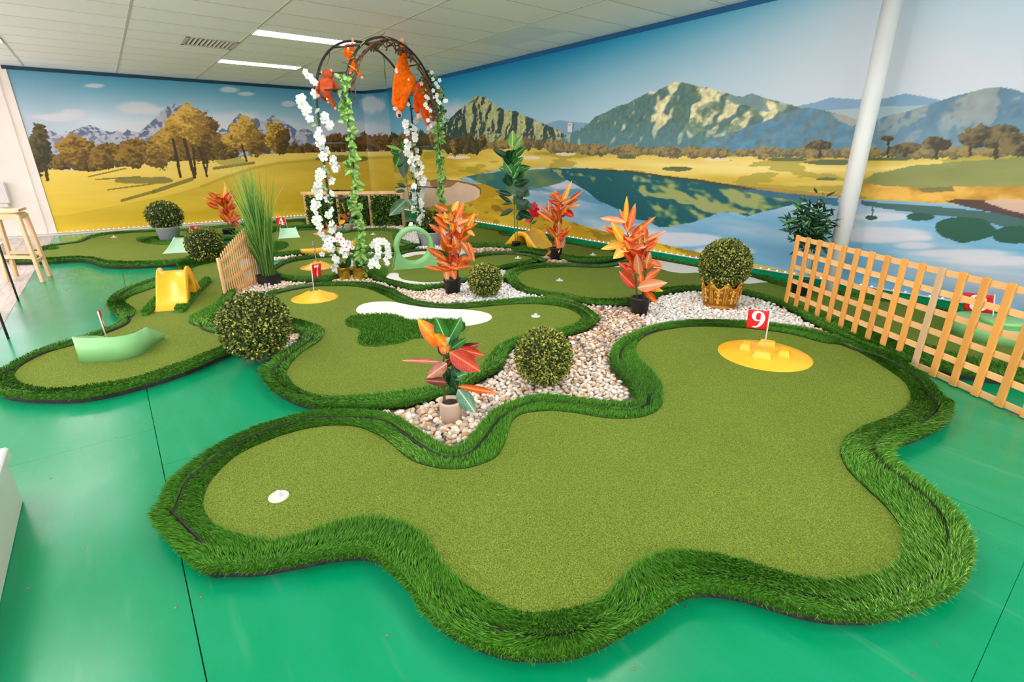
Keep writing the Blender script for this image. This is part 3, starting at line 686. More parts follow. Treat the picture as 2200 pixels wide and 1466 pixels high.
# column
t = MB(); t.lathe([(0.068, 0), (0.068, ZC-0.01)], 40, c=(-1.77, 5.05, 0)); o = t.build('pillar', noise_mat('pillar_paint', rgb(222, 222, 220), rgb(228, 228, 226), 3, rough=0.3), None, True); struct(o)
for pl_ in o.data.polygons:
    if len(pl_.vertices) > 4: pl_.use_smooth = False

# ------------------------------------------------------------------ the putting greens
RG = np.random.default_rng(11)
M_turf, nt, b = new_mat('putting_turf', 0.85, 0.15)
N, L = nt.nodes, nt.links
tc = N.new('ShaderNodeTexCoord')
nz = N.new('ShaderNodeTexNoise'); nz.inputs['Scale'].default_value = 260; nz.inputs['Detail'].default_value = 3; nz.inputs['Roughness'].default_value = 0.7
L.new(tc.outputs['Object'], nz.inputs['Vector'])
cr = N.new('ShaderNodeValToRGB'); e = cr.color_ramp.elements
e[0].position = 0.3; e[0].color = rgb(56, 78, 16); e[1].position = 0.72; e[1].color = rgb(160, 170, 80)
e2 = cr.color_ramp.elements.new(0.5); e2.color = rgb(106, 126, 40)
L.new(nz.outputs['Fac'], cr.inputs[0])
n2 = N.new('ShaderNodeTexNoise'); n2.inputs['Scale'].default_value = 2.2; n2.inputs['Detail'].default_value = 4; L.new(tc.outputs['Object'], n2.inputs['Vector'])
mr = N.new('ShaderNodeMapRange'); mr.inputs['To Min'].default_value = 0.88; mr.inputs['To Max'].default_value = 1.12; L.new(n2.outputs['Fac'], mr.inputs[0])
hs = N.new('ShaderNodeHueSaturation'); L.new(mr.outputs[0], hs.inputs['Value']); L.new(cr.outputs[0], hs.inputs['Color']); L.new(hs.outputs[0], b.inputs['Base Color'])
bp = N.new('ShaderNodeBump'); bp.inputs['Strength'].default_value = 0.7; bp.inputs['Distance'].default_value = 0.004
L.new(nz.outputs['Fac'], bp.inputs['Height']); L.new(bp.outputs[0], b.inputs['Normal'])
M_mat = noise_mat('long_turf_mat', rgb(40, 84, 14), rgb(70, 128, 24), 60, rough=0.9)
M_rubber = noise_mat('black_edging', rgb(24, 22, 22), rgb(48, 44, 42), 30, rough=0.7)
M_blade = attr_mat('grass_blade', 0.6, 0.25)
M_sand = noise_mat('white_sand_turf', rgb(226, 222, 218), rgb(236, 233, 230), 120, rough=0.9, bump=0.3, bscale=200)
ZG = 0.045                                  # height of the playing surface

def blades(P, nrm, h, w, col, lean, three=True):
    """thin curved grass blades: P roots, nrm up direction, lean sideways vector (n,3)"""
    n = len(P); a = RG.uniform(0, 2*math.pi, n); side = np.stack([np.cos(a), np.sin(a), np.zeros(n)], 1)
    side -= nrm*np.sum(side*nrm, 1, keepdims=True); side /= np.linalg.norm(side, axis=1, keepdims=True)+1e-9
    hh = (h*RG.uniform(0.65, 1.15, n))[:, None]; ww = w*RG.uniform(0.7, 1.2, n)[:, None]
    mid = P+nrm*hh*0.55+lean*hh*0.3; tip = P+nrm*hh*0.92+lean*hh*1.0
    if three:
        V = np.stack([P-side*ww/2, P+side*ww/2, mid-side*ww*0.42, mid+side*ww*0.42, tip], 1).reshape(-1, 3)
        b = np.arange(n)[:, None]*5
        F = np.concatenate([b+np.array([0, 1, 3]), b+np.array([0, 3, 2]), b+np.array([2, 3, 4])], 0); k = 5
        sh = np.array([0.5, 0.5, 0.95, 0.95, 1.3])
    else:
        V = np.stack([P-side*ww/2, P+side*ww/2, tip], 1).reshape(-1, 3); b = np.arange(n)[:, None]*3
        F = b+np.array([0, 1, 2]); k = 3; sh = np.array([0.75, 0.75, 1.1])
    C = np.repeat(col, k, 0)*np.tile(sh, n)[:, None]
    return V, F, C
G_DARK, G_MID, G_LIT = lin((32, 86, 4)), lin((70, 134, 16)), lin((150, 190, 86))
NAP_SHEEN = [(W(a, b_, 0.05)[:2], r) for a, b_, r in ((1960, 880, .42), (1880, 960, .3), (1990, 1190, .40), (1930, 1280, .3), (1115, 600, .55), (1200, 570, .6), (1283, 685, .16), (690, 735, .42), (430, 697, .3), (860, 965, .22), (1150, 556, .5), (1090, 800, .3))]   # centres where nap sheen is painted into the blade colour
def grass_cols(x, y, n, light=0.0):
    for c_, r_ in NAP_SHEEN: light = np.maximum(light, 0.6*np.exp(-((x-c_[0])**2+(y-c_[1])**2)/(r_*r_)*1.3))
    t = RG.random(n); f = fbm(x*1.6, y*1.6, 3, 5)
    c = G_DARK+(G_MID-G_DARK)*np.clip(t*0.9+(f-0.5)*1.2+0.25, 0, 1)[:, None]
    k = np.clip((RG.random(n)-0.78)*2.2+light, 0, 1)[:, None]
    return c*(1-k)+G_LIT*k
def blade_field(name, poly, density, h, w, parent, z=ZG, hole=None, lean=0.5, three=True, margin=0.0, light=0.0, dirn=None):
    poly = np.asarray(poly); lo, hi = poly.min(0), poly.max(0); n = int((hi-lo).prod()*density)
    x = RG.uniform(lo[0], hi[0], n); y = RG.uniform(lo[1], hi[1], n); k = inpoly(x, y, poly)
    if hole is not None: k &= ~inpoly(x, y, hole)
    x, y = x[k], y[k]; n = len(x)
    P = np.stack([x, y, np.full(n, z)], 1); nr = np.tile([0, 0, 1.0], (n, 1))
    a = RG.uniform(0, 2*math.pi, n); ln = np.stack([np.cos(a), np.sin(a), np.zeros(n)], 1)*lean*RG.uniform(0.2, 1, n)[:, None]
    if dirn is not None: ln = ln*0.7+np.array(dirn)*0.6
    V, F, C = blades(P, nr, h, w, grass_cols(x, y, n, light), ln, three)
    o = mesh(name, V, F, M_blade, parent, cols=C, world=True); o['kind'] = 'stuff'; return o

GREENS = {}
CAMXY = np.array([0.0, 0.0])
def green(key, inner, outer, label, dens, h, w, three=True, curb=0.055, dirn=None, n=260):
    """one course: black edging, playing surface, fuzzy band and curb of long artificial grass"""
    I = spline([W(p[0], p[1], p[2] if len(p) > 2 else ZG)[:2] for p in inner], n)
    O = spline([W(p[0], p[1], p[2])[:2] for p in outer], n+60)
    if area(I) < 0: I = I[::-1]
    if area(O) < 0: O = O[::-1]
    O[:, 1] = np.minimum(O[:, 1], YR-0.09); I[:, 1] = np.minimum(I[:, 1], YR-0.16)
    c0 = O.mean(0); t = thing('putting_green', (c0[0], c0[1], 0), label, 'putting green', 'mini golf greens')
    GREENS[key] = (t, I, O)
    m = MB(); m.prism([tuple(p) for p in I], 0.012, ZG); m.build('playing_surface', M_turf, t, world=True)
    # black board around the foot
    d = np.roll(O, -1, 0)-np.roll(O, 1, 0); nr = np.stack([d[:, 1], -d[:, 0]], 1); nr /= np.linalg.norm(nr, axis=1, keepdims=True)+1e-9
    def ring(prof, name, mat):
        k = len(prof); V = []
        for off, z in prof: V += [(p[0]-q[0]*off, p[1]-q[1]*off, z) for p, q in zip(O, nr)]
        m_ = len(O); F = [(a*m_+i, a*m_+(i+1) % m_, (a+1)*m_+(i+1) % m_, (a+1)*m_+i) for a in range(k-1) for i in range(m_)]
        return mesh(name, V, F, mat, t, True, world=True)
    ring([(0.012, 0.001), (0.010, 0.042), (0.02, 0.05), (0.05, 0.05)], 'edging_board', M_rubber)
    ring([(0.004, 0.028), (0.0, 0.045), (0.004, 0.062), (0.016, 0.068), (0.03, 0.066), (curb-0.012, 0.058), (curb-0.010, 0.04)], 'grass_curb', M_mat)
    ring([(curb-0.006, 0.052), (curb-0.003, 0.060), (curb+0.001, 0.060), (curb+0.004, 0.05)], 'joint_strip', M_rubber)
    # band between joint strip and playing surface
    Oi = O-nr*(curb+0.002)
    tr = tessellate_polygon([[Vector((*p, 0)) for p in Oi], [Vector((*p, 0)) for p in I]])
    V = [(p[0], p[1], ZG+0.003) for p in Oi]+[(p[0], p[1], ZG+0.003) for p in I]
    F = []
    for a_, b_, c_ in tr:
        p, q, r = V[a_], V[b_], V[c_]
        F.append((a_, b_, c_) if (q[0]-p[0])*(r[1]-p[1])-(q[1]-p[1])*(r[0]-p[0]) > 0 else (a_, c_, b_))
    mesh('grass_band', V, F, M_mat, t, world=True)
    # blades: scattered over the ring
    lo, hi = O.min(0)-0.01, O.max(0)+0.01; A = (hi-lo).prod(); cnt = int(A*dens)
    x = RG.uniform(lo[0], hi[0], cnt); y = RG.uniform(lo[1], hi[1], cnt)
    k = inpoly(x, y, O) & ~inpoly(x, y, I); x, y = x[k], y[k]
    # only what the picture could show
    dd, gx, gy = pnearest(x, y, O)
    gap = (dd > curb-0.010) & (dd < curb+0.006) & (fbm(x*2.1, y*2.1, 2, 9) > 0.58)
    x, y, dd, gx, gy = [v[~gap] for v in (x, y, dd, gx, gy)]; nb = len(x)
    zc = np.where(dd < curb, ZG+0.02, ZG+0.003)
    out = np.where(dd < curb, np.clip(1-dd/curb, 0, 1)*0.8, np.clip(-(1-(dd-curb)/0.05), -0.6, 0.0)*0.5)
    nrm = np.stack([gx*out, gy*out, np.ones(nb)], 1); nrm /= np.linalg.norm(nrm, axis=1, keepdims=True)
    a = RG.uniform(0, 2*math.pi, nb); r = RG.uniform(0.05, 0.45, nb)
    sw = fbm(x*0.7, y*0.7, 2, 31)*2*math.pi*2
    ln = np.stack([np.cos(a)*r+0.8*np.cos(sw), np.sin(a)*r+0.8*np.sin(sw), -0.15*np.ones(nb)], 1)
    # light where the pile leans towards the viewer's far side
    vd = -np.stack([x, y], 1); vd /= np.linalg.norm(vd, axis=1, keepdims=True)
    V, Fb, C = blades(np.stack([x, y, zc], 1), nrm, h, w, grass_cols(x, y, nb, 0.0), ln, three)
    # hanging fringe on the curb face
    L_ = np.linalg.norm(np.roll(O, -1, 0)-O, axis=1).sum(); nf = int(L_*min(2600, dens*0.06)); i = RG.integers(0, len(O), nf); tt = RG.random(nf)[:, None]
    p = O[i]*(1-tt)+O[(i+1) % len(O)]*tt; q = nr[i]; zz = RG.uniform(0.03, 0.066, nf)
    nrm2 = np.stack([q[:, 0], q[:, 1], np.full(nf, 0.35)], 1); nrm2 /= np.linalg.norm(nrm2, axis=1, keepdims=True)
    ln2 = np.stack([RG.normal(0, .4, nf), RG.normal(0, .4, nf), RG.uniform(-0.5, 0.4, nf)], 1)
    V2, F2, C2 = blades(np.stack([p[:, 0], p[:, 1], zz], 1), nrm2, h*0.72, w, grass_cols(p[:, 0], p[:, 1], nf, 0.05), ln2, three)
    o = mesh('grass_blades', np.r_[V, V2], np.r_[Fb, F2+len(V)], M_blade, t, cols=np.r_[C, C2], world=True); o['kind'] = 'stuff'
    return t
T = 0.085                                   # top of the curb: far outlines are seen there
def far(*pts): return [(a, b, T) for a, b in pts]
def near(*pts): return [(a, b, 0.02) for a, b in pts]

green('nine',
 [(436, 1083), (443, 1050), (465, 1019), (507, 980), (565, 951), (631, 928), (693, 916), (751, 915), (788, 924), (829, 945), (870, 980), (899, 996), (945, 1007), (994, 1008), (1040, 996), (1069, 980), (1085, 951), (1100, 907), (1125, 889), (1183, 883), (1236, 888), (1298, 898), (1348, 900), (1389, 894), (1414, 881), (1424, 860), (1418, 823), (1396, 794), (1374, 772), (1366, 753), (1372, 735), (1396, 718), (1444, 707), (1498, 702), (1577, 704), (1641, 710), (1705, 720), (1768, 737), (1813, 742), (1848, 758), (1901, 790), (1940, 818), (1955, 843), (1953, 864), (1930, 886), (1894, 903), (1855, 916), (1819, 938), (1805, 963), (1809, 988), (1827, 1017), (1865, 1054), (1905, 1092), (1932, 1130), (1942, 1165), (1935, 1200), (1905, 1230), (1844, 1245), (1782, 1248), (1720, 1240), (1637, 1217), (1555, 1193), (1513, 1188), (1451, 1186), (1398, 1199), (1356, 1228), (1319, 1261), (1278, 1294), (1203, 1312), (1141, 1318), (1098, 1309), (1065, 1298), (1023, 1273), (982, 1244), (949, 1207), (924, 1174), (914, 1155), (879, 1135), (837, 1119), (788, 1116), (746, 1120), (693, 1137), (639, 1155), (589, 1165), (548, 1160), (498, 1145), (465, 1129), (445, 1108)],
 [(331, 1108, 0.05)]+near((341, 1137), (378, 1178), (420, 1222), (448, 1238), (475, 1237), (548, 1236), (631, 1222), (713, 1206), (775, 1201), (808, 1209), (837, 1230), (879, 1270), (912, 1323), (945, 1356), (1003, 1389), (1065, 1412), (1110, 1421), (1203, 1422), (1278, 1402), (1348, 1364), (1410, 1327), (1451, 1298), (1493, 1283), (1534, 1281), (1596, 1291), (1679, 1316), (1761, 1336), (1844, 1342), (1900, 1337), (1980, 1312), (2045, 1278), (2072, 1232), (2076, 1180), (2052, 1130), (2010, 1085), (1960, 1045), (1918, 1012), (1906, 988), (1930, 962), (1980, 943), (2025, 918), (2042, 882))
 + far((2030, 845), (2000, 808), (1960, 780), (1900, 752), (1850, 738), (1800, 718), (1740, 702), (1660, 690), (1570, 683), (1490, 683), (1420, 692), (1360, 712), (1325, 735), (1314, 762), (1326, 785), (1346, 805), (1364, 830), (1372, 850), (1352, 860), (1327, 859), (1283, 854), (1229, 847), (1169, 842), (1133, 846), (1079, 866), (1052, 885), (1033, 907), (1005, 940), (989, 953), (970, 957), (943, 946), (915, 929), (888, 910), (861, 893), (833, 881), (775, 875), (684, 875), (631, 885), (548, 909), (486, 938), (436, 967), (399, 996), (370, 1019), (354, 1046), (338, 1083)),
 'large free-form putting green in front, flag 9 and the yellow castle dish on it', 62000, 0.021, 0.0027)

green('seven',
 [(617, 804), (625, 782), (650, 757), (684, 735), (697, 716), (690, 703), (655, 690), (610, 680), (585, 662), (582, 643), (600, 629), (632, 619), (695, 615), (759, 616), (797, 623), (823, 634), (842, 643), (870, 654), (918, 661), (982, 664), (1045, 659), (1109, 654), (1173, 655), (1220, 664), (1246, 678), (1243, 693), (1214, 705), (1173, 712), (1125, 722), (1094, 733), (1071, 745), (1049, 766), (1029, 791), (988, 817), (950, 829), (886, 839), (823, 847), (759, 852), (705, 853), (664, 845), (635, 829)],
 near((566, 800), (568, 818), (582, 838), (610, 856), (640, 869), (690, 881), (770, 883), (850, 879), (900, 870), (945, 858), (985, 845), (1030, 820), (1071, 800), (1087, 771), (1100, 752), (1130, 742), (1180, 733), (1223, 723), (1268, 707), (1284, 688))
 + far((1279, 668), (1252, 651), (1204, 639), (1141, 635), (1077, 640), (1013, 646), (950, 650), (902, 643), (870, 631), (842, 616), (797, 605), (743, 602), (695, 603), (648, 609), (600, 618), (565, 628), (548, 645), (558, 668), (600, 690), (636, 700), (652, 710), (650, 722), (628, 738), (592, 762), (572, 782)),
 'middle putting green with flag 7, white sand patch and dark grass island', 20000, 0.022, 0.0045)

green('six',
 [(30, 809), (38, 793), (64, 774), (111, 755), (159, 742), (207, 727), (254, 701), (283, 682), (291, 669), (280, 658), (269, 650), (274, 641), (296, 631), (343, 615), (375, 604), (398, 596), (413, 587), (411, 578), (429, 571), (461, 564), (482, 566), (494, 577), (491, 602), (480, 630), (466, 649), (445, 662), (410, 682), (408, 695), (445, 708), (478, 717), (490, 730), (471, 746), (413, 771), (350, 793), (286, 813), (191, 828), (127, 835), (79, 833), (41, 822)],
 near((-18, 815), (0, 849), (40, 859), (120, 863), (200, 857), (300, 834), (400, 802), (470, 772), (515, 752), (530, 735))
 + far((520, 712), (490, 704), (458, 697), (446, 688), (458, 670), (484, 650), (500, 622), (512, 592), (508, 566), (494, 549), (470, 544), (440, 548), (400, 553), (381, 560), (386, 570), (378, 576), (345, 588), (310, 600), (262, 617), (236, 634), (232, 650), (247, 664), (258, 680), (240, 694), (180, 715), (100, 738), (40, 763), (0, 786)),
 'long left putting green with yellow ramp and pale green boat-shaped obstacle', 18000, 0.023, 0.0046)

green('five',
 [(590, 580), (614, 568), (637, 562), (668, 557), (699, 554), (730, 553), (784, 556), (814, 556), (840, 551), (863, 545), (890, 541), (915, 540), (935, 543), (950, 550), (975, 558), (1001, 561), (1014, 558), (1036, 552), (1072, 548), (1109, 547), (1134, 550), (1142, 556), (1136, 562), (1109, 567), (1076, 574), (1040, 586), (1003, 600), (975, 606), (953, 610), (927, 613), (902, 613), (878, 611), (855, 608), (836, 603), (829, 595), (834, 582), (820, 572), (800, 574), (775, 580), (750, 582), (730, 586), (714, 592), (690, 595), (653, 596), (622, 595), (600, 592)],
 near((577, 592), (597, 601), (622, 605), (653, 606), (690, 605), (714, 603), (735, 596), (765, 592), (790, 595), (805, 602), (827, 609), (845, 615), (860, 619), (878, 624), (902, 626), (927, 623), (954, 620), (993, 609), (1040, 596), (1078, 580), (1109, 573), (1145, 566), (1162, 562))
 + far((1167, 554), (1154, 547), (1127, 541), (1091, 539), (1045, 540), (1018, 544), (1003, 549), (985, 548), (965, 541), (945, 535), (916, 532), (902, 532), (876, 535), (843, 543), (815, 546), (779, 546), (730, 545), (699, 545), (660, 547), (634, 551), (605, 559), (580, 573)),
 'putting green under the arch with the pale green loop and white crescent', 8000, 0.028, 0.008, False, n=220)

green('eight',
 [(1112, 596), (1116, 589), (1129, 582), (1155, 577), (1185, 575), (1230, 574), (1275, 575), (1305, 573), (1335, 566), (1370, 558), (1413, 554), (1445, 554), (1486, 558), (1545, 573), (1604, 593), (1650, 607), (1690, 617), (1749, 626), (1847, 640), (1930, 652), (2012, 664), (2085, 676), (2200, 697), (2290, 720), (2330, 750), (2280, 775), (2200, 785), (2085, 768), (1980, 738), (1890, 712), (1800, 684), (1740, 664), (1688, 652), (1658, 643), (1617, 631), (1586, 625), (1498, 617), (1462, 617), (1429, 619), (1405, 624), (1382, 633), (1357, 640), (1305, 643), (1245, 643), (1215, 640), (1185, 634), (1147, 624), (1125, 613)],
 far((1082, 594), (1087, 585), (1098, 577), (1125, 568), (1155, 563), (1185, 562), (1230, 564), (1275, 566), (1312, 564), (1335, 557), (1365, 549), (1399, 545), (1429, 545), (1462, 548), (1486, 550), (1550, 561), (1609, 577), (1642, 587), (1691, 602), (1749, 609), (1827, 621), (1901, 630), (1997, 641), (2095, 658), (2200, 677), (2330, 704), (2400, 745))
 + near((2380, 800), (2290, 826), (2200, 828), (2157, 822), (2085, 813), (2012, 798), (1960, 783), (1850, 747), (1760, 705), (1720, 682), (1683, 661), (1658, 650), (1609, 637), (1583, 632), (1540, 628), (1498, 626), (1470, 627), (1437, 632), (1413, 639), (1396, 650), (1350, 658), (1290, 657), (1252, 653), (1230, 647), (1204, 640), (1147, 634), (1125, 629), (1102, 617), (1089, 605)),
 'long putting green along the lake mural, running behind the timber lattice', 9000, 0.028, 0.0075, False)

green('three',
 [(985, 505), (1000, 488), (1018, 479), (1054, 481), (1072, 488), (1070, 499), (1082, 506), (1125, 508), (1176, 511), (1222, 514), (1252, 519), (1272, 527), (1300, 531), (1340, 534), (1352, 541), (1338, 547), (1312, 551), (1275, 553), (1230, 550), (1190, 542), (1155, 534), (1125, 529), (1098, 525), (1054, 522), (1018, 523), (992, 518)],
 far((968, 505), (985, 484), (1018, 474), (1054, 476), (1076, 482), (1085, 491), (1084, 500), (1125, 501), (1176, 503), (1222, 506), (1252, 510), (1268, 518), (1290, 522), (1340, 524), (1372, 534))
 + near((1372, 546), (1338, 556), (1312, 562), (1275, 565), (1230, 562), (1190, 555), (1155, 547), (1125, 541), (1098, 535), (1054, 532), (1018, 534), (980, 528)),
 'back putting green by the lake mural with the yellow bridge on it', 6500, 0.028, 0.009, False, n=200)

green('four',
 [(575, 515), (591, 499), (637, 496), (683, 495), (730, 502), (761, 498), (792, 496), (823, 496), (845, 500), (842, 508), (858, 517), (880, 523), (878, 527), (846, 532), (807, 534), (761, 535), (700, 534), (656, 537), (622, 541), (595, 542), (578, 535)],
 far((556, 510), (585, 493), (637, 490), (683, 489), (730, 495), (761, 491), (792, 489), (823, 489), (855, 493), (862, 501), (852, 509), (868, 515), (891, 521))
 + near((897, 530), (873, 538), (846, 541), (807, 543), (761, 544), (700, 542), (656, 547), (622, 550), (595, 553), (565, 545)),
 'far putting green with flag 4 and its small pale ramp, near the hedge', 6500, 0.028, 0.009, False, n=200)

green('one',
 [(60, 548), (95, 538), (125, 535), (120, 527), (160, 522), (195, 513), (215, 507), (260, 502), (336, 498), (386, 497), (432, 493), (481, 489), (594, 480), (640, 476), (655, 480), (640, 484), (594, 487), (530, 494), (480, 503), (430, 508), (360, 508), (305, 510), (292, 515), (308, 522), (345, 526), (400, 526), (450, 524), (478, 530), (470, 542), (440, 550), (400, 555), (364, 559), (309, 562), (255, 562), (220, 559), (195, 553), (164, 551), (102, 554)],
 far((20, 548), (60, 538), (85, 530), (90, 526), (118, 521), (164, 515), (182, 507), (209, 500), (254, 495), (336, 491), (386, 490), (432, 486), (481, 482), (594, 473), (650, 468), (690, 470))
 + near((690, 486), (594, 496), (540, 506), (490, 515), (430, 517), (360, 517), (330, 516))
 + [(345, 519, .05), (400, 517, .05)] + far((460, 514), (500, 524))
 + near((486, 540), (470, 543), (440, 547), (415, 556), (400, 566), (364, 571), (309, 574), (254, 575), (218, 572), (191, 564), (164, 561), (102, 565), (64, 566), (22, 566)),
 'farthest left putting green, curving along the far mural with a red flag 1', 6500, 0.028, 0.009, False, n=260)

# sand patches and long-grass patches lying on the playing surfaces: parts of their greens
def patch(key, pts, name, mat, z, grass=None, n=80):
    t = GREENS[key][0]; P = spline([W(a, b_, ZG)[:2] for a, b_ in pts], n); P[:, 1] = np.minimum(P[:, 1], YR-0.17)
    if area(P) < 0: P = P[::-1]
    m = MB(); m.prism([tuple(p) for p in P], ZG-0.004, z); m.build(name, mat, t, world=True)
    if grass: blade_field('patch_blades', P, grass[0], grass[1], grass[2], t, z=z, three=grass[3], lean=0.5, dirn=grass[4] if len(grass) > 4 else None)
patch('seven', [(765, 667), (775, 656), (800, 650), (840, 649), (880, 656), (920, 662), (980, 665), (1020, 668), (1048, 674), (1057, 683), (1045, 692), (1015, 699), (985, 702), (950, 697), (920, 690), (870, 688), (840, 678), (800, 678), (775, 675)], 'sand_patch', M_sand, ZG+0.003)
patch('seven', [(742, 695), (752, 684), (780, 679), (830, 677), (860, 682), (880, 690), (930, 688), (985, 690), (1000, 705), (975, 722), (930, 727), (890, 728), (860, 738), (810, 745), (778, 743), (768, 732), (773, 715), (768, 706), (750, 703)], 'grass_island', M_mat, ZG+0.008, (15000, 0.022, 0.005, True))
patch('eight', [(1320, 574), (1345, 574), (1385, 578), (1400, 575), (1420, 578), (1440, 584), (1470, 587), (1500, 586), (1540, 592), (1580, 604), (1605, 610), (1640, 607), (1652, 606), (1610, 594), (1560, 576), (1500, 561), (1450, 556), (1412, 556), (1380, 561), (1345, 569)], 'sand_patch', M_sand, ZG+0.003)
patch('five', [(829, 598), (838, 588), (855, 588), (857, 595), (865, 601), (880, 604), (905, 607), (930, 607), (955, 605), (985, 600), (990, 604), (955, 611), (927, 614), (902, 614), (878, 612), (850, 608), (835, 604)], 'sand_patch', M_sand, ZG+0.003)
patch('five', [(864, 549), (882, 543), (913, 541), (928, 545), (940, 551), (938, 556), (928, 555), (915, 547), (895, 548), (875, 553), (866, 553)], 'sand_patch', M_sand, ZG+0.003)
for q in ([(305, 677), (313, 679), (325, 675), (355, 645), (375, 625), (368, 620), (350, 633), (325, 655)], [(375, 670), (390, 672), (400, 668), (430, 632), (453, 608), (450, 603), (438, 604), (415, 628), (390, 655)]):
    patch('six', q, 'grass_strip', M_mat, ZG+0.03, (14000, 0.022, 0.0055, True), 50)
patch('four', [(575, 528), (590, 521), (605, 520), (620, 525), (615, 532), (600, 538), (580, 540)], 'grass_island', M_mat, ZG+0.008, (6000, 0.024, 0.009, False), 40)
patch('three', [(1098, 536), (1120, 527), (1150, 530), (1158, 534), (1150, 540), (1130, 540)], 'grass_strip', M_mat, ZG+0.01, (6000, 0.024, 0.009, False), 40)

# ------------------------------------------------------------------ pebble beds
rnd = random.Random(4)
PEB = {'cream': rgb(242, 224, 206), 'tan': rgb(226, 192, 160), 'grey': rgb(176, 166, 158), 'white': rgb(246, 242, 238), 'rust': rgb(206, 160, 120), 'slate': rgb(128, 122, 120)}
M_peb = {k: noise_mat('pebble_'+k, tuple(c*0.86 for c in v[:3])+(1,), v, 22, rough=0.5, spec=0.4, obj_var=0.12) for k, v in PEB.items()}
M_pebmix = attr_mat('pebbles_mixed', 0.5, 0.4, 25, 0.12)
M_bedbase = noise_mat('pebble_bed_base', rgb(120, 104, 90), rgb(176, 158, 140), 70, rough=0.9)
def ico(sub):
    bm = bmesh.new(); bmesh.ops.create_icosphere(bm, subdivisions=sub, radius=1.0)
    V = np.array([v.co[:] for v in bm.verts]); F = np.array([[v.index for v in f.verts] for f in bm.faces]); bm.free(); return V, F
ICO1, ICO2 = ico(1), ico(2)
def pebshape(seed, sub=2):
    V, F = (ICO2 if sub == 2 else ICO1); r = np.random.RandomState(seed)
    k = r.uniform(-0.12, 0.12, (4, 3)); W_ = V.copy()
    for a in k: W_ += 0.10*np.sin(2.2*(V@(a/np.linalg.norm(a)))+r.uniform(0, 6))[:, None]*V
    return W_*np.array([1.0, r.uniform(0.68, 0.85), r.uniform(0.45, 0.62)]), F
PSH = [pebshape(i) for i in range(6)]; PSH1 = [pebshape(i, 1) for i in range(6)]
peb_cache = {}
def pebmesh(i, c):
    if (i, c) not in peb_cache: peb_cache[(i, c)] = mesh('pebble', PSH[i][0], PSH[i][1], M_peb[c], None, True, link_it=False)
    return peb_cache[(i, c)]
BALLS_AT = []
def bed(label, poly_px, size, density, mix, keys, single=300, avoid=()):
    P = np.array([W(a, b_, 0.01)[:2] for a, b_ in poly_px]); c0 = P.mean(0)
    t = thing('pebble_bed', (c0[0], c0[1], 0), label, 'pebble bed')
    m = MB(); m.prism([tuple(p) for p in (P if area(P) > 0 else P[::-1])], 0.0006, 0.006); m.build('bed_base', M_bedbase, t, world=True)
    lo, hi = P.min(0), P.max(0); pts = []
    for layer in range(2):
        s = size*(0.78 if layer == 0 else 1.05)*(1/density)
        gx, gy = np.meshgrid(np.arange(lo[0], hi[0], s), np.arange(lo[1], hi[1], s)); x = (gx+RG.uniform(-.4, .4, gx.shape)*s).ravel(); y = (gy+RG.uniform(-.4, .4, gy.shape)*s).ravel()
        k = inpoly(x, y, P)
        for g in keys:
            O = GREENS[g][2]; k &= ~inpoly(x, y, O)
        x, y = x[k], y[k]
        dm = np.full(len(x), 9.0)
        for g in keys: dm = np.minimum(dm, pdist(x, y, GREENS[g][2]))
        k = dm > size*0.42; x, y = x[k], y[k]
        for ax, ay, ar in avoid:
            k = np.hypot(x-ax, y-ay) > ar; x, y = x[k], y[k]
        pts.append(np.stack([x, y, np.full(len(x), 0.010+0.012*layer)+RG.uniform(0, .006, len(x))], 1))
    pts = np.concatenate(pts); pts = pts[np.argsort(np.hypot(pts[:, 0], pts[:, 1]))]
    VV, FF, CC = [], [], []; off = 0
    for i, p in enumerate(pts):
        q = proj(p); c = mix(q[0], q[1], rnd); sc = size*0.5*rnd.uniform(0.75, 1.25); si = rnd.randrange(6)
        e = Euler((rnd.uniform(-.4, .4), rnd.uniform(-.4, .4), rnd.uniform(0, 6.28)))
        if i < single:
            o = link('pebble', pebmesh(si, c), t, p-np.array([c0[0], c0[1], 0])); o.rotation_euler = e; o.scale = (sc, sc, sc)
        else:
            V, F = (PSH1 if np.hypot(p[0], p[1]) > 3 else PSH1)[si]; V = (V*sc)@np.array(e.to_matrix()).T+p
            VV.append(V); FF.append(F+off); off += len(V); CC.append(np.tile(np.array(PEB[c][:3])*rnd.uniform(0.84, 1.1), (len(V), 1)))
    if VV:
        o = mesh('pebbles', np.concatenate(VV), np.concatenate(FF), M_pebmix, t, True, cols=np.concatenate(CC), world=True); o['kind'] = 'stuff'
    return t
def pick(r, items):
    u = r.random(); s = 0
    for k, w_ in items:
        s += w_
        if u < s: return k
    return items[-1][0]
def mixA(x, y, r):
    if x > 1385 and y < 700: return pick(r, [('white', .82), ('cream', .15), ('tan', .03)])
    if y < 780 and 1200 < x: return pick(r, [('tan', .34), ('cream', .24), ('grey', .16), ('rust', .14), ('slate', .08), ('white', .04)])
    if x > 1060: return pick(r, [('cream', .62), ('white', .2), ('tan', .15), ('rust', .03)])
    return pick(r, [('cream', .48), ('tan', .22), ('grey', .12), ('rust', .08), ('white', .1)])
def mixB(x, y, r):
    if x > 990: return pick(r, [('white', .95), ('cream', .05)])
    return pick(r, [('cream', .7), ('white', .15), ('tan', .15)])
def mixC(x, y, r): return pick(r, [('cream', .62), ('white', .2), ('tan', .18)])
def mixD(x, y, r): return pick(r, [('white', .8), ('cream', .2)])
def mixE(x, y, r): return pick(r, [('tan', .5), ('rust', .2), ('cream', .3)])
def clear(px, py, r): p = W(px, py, 0.02); return (p[0], p[1], r)
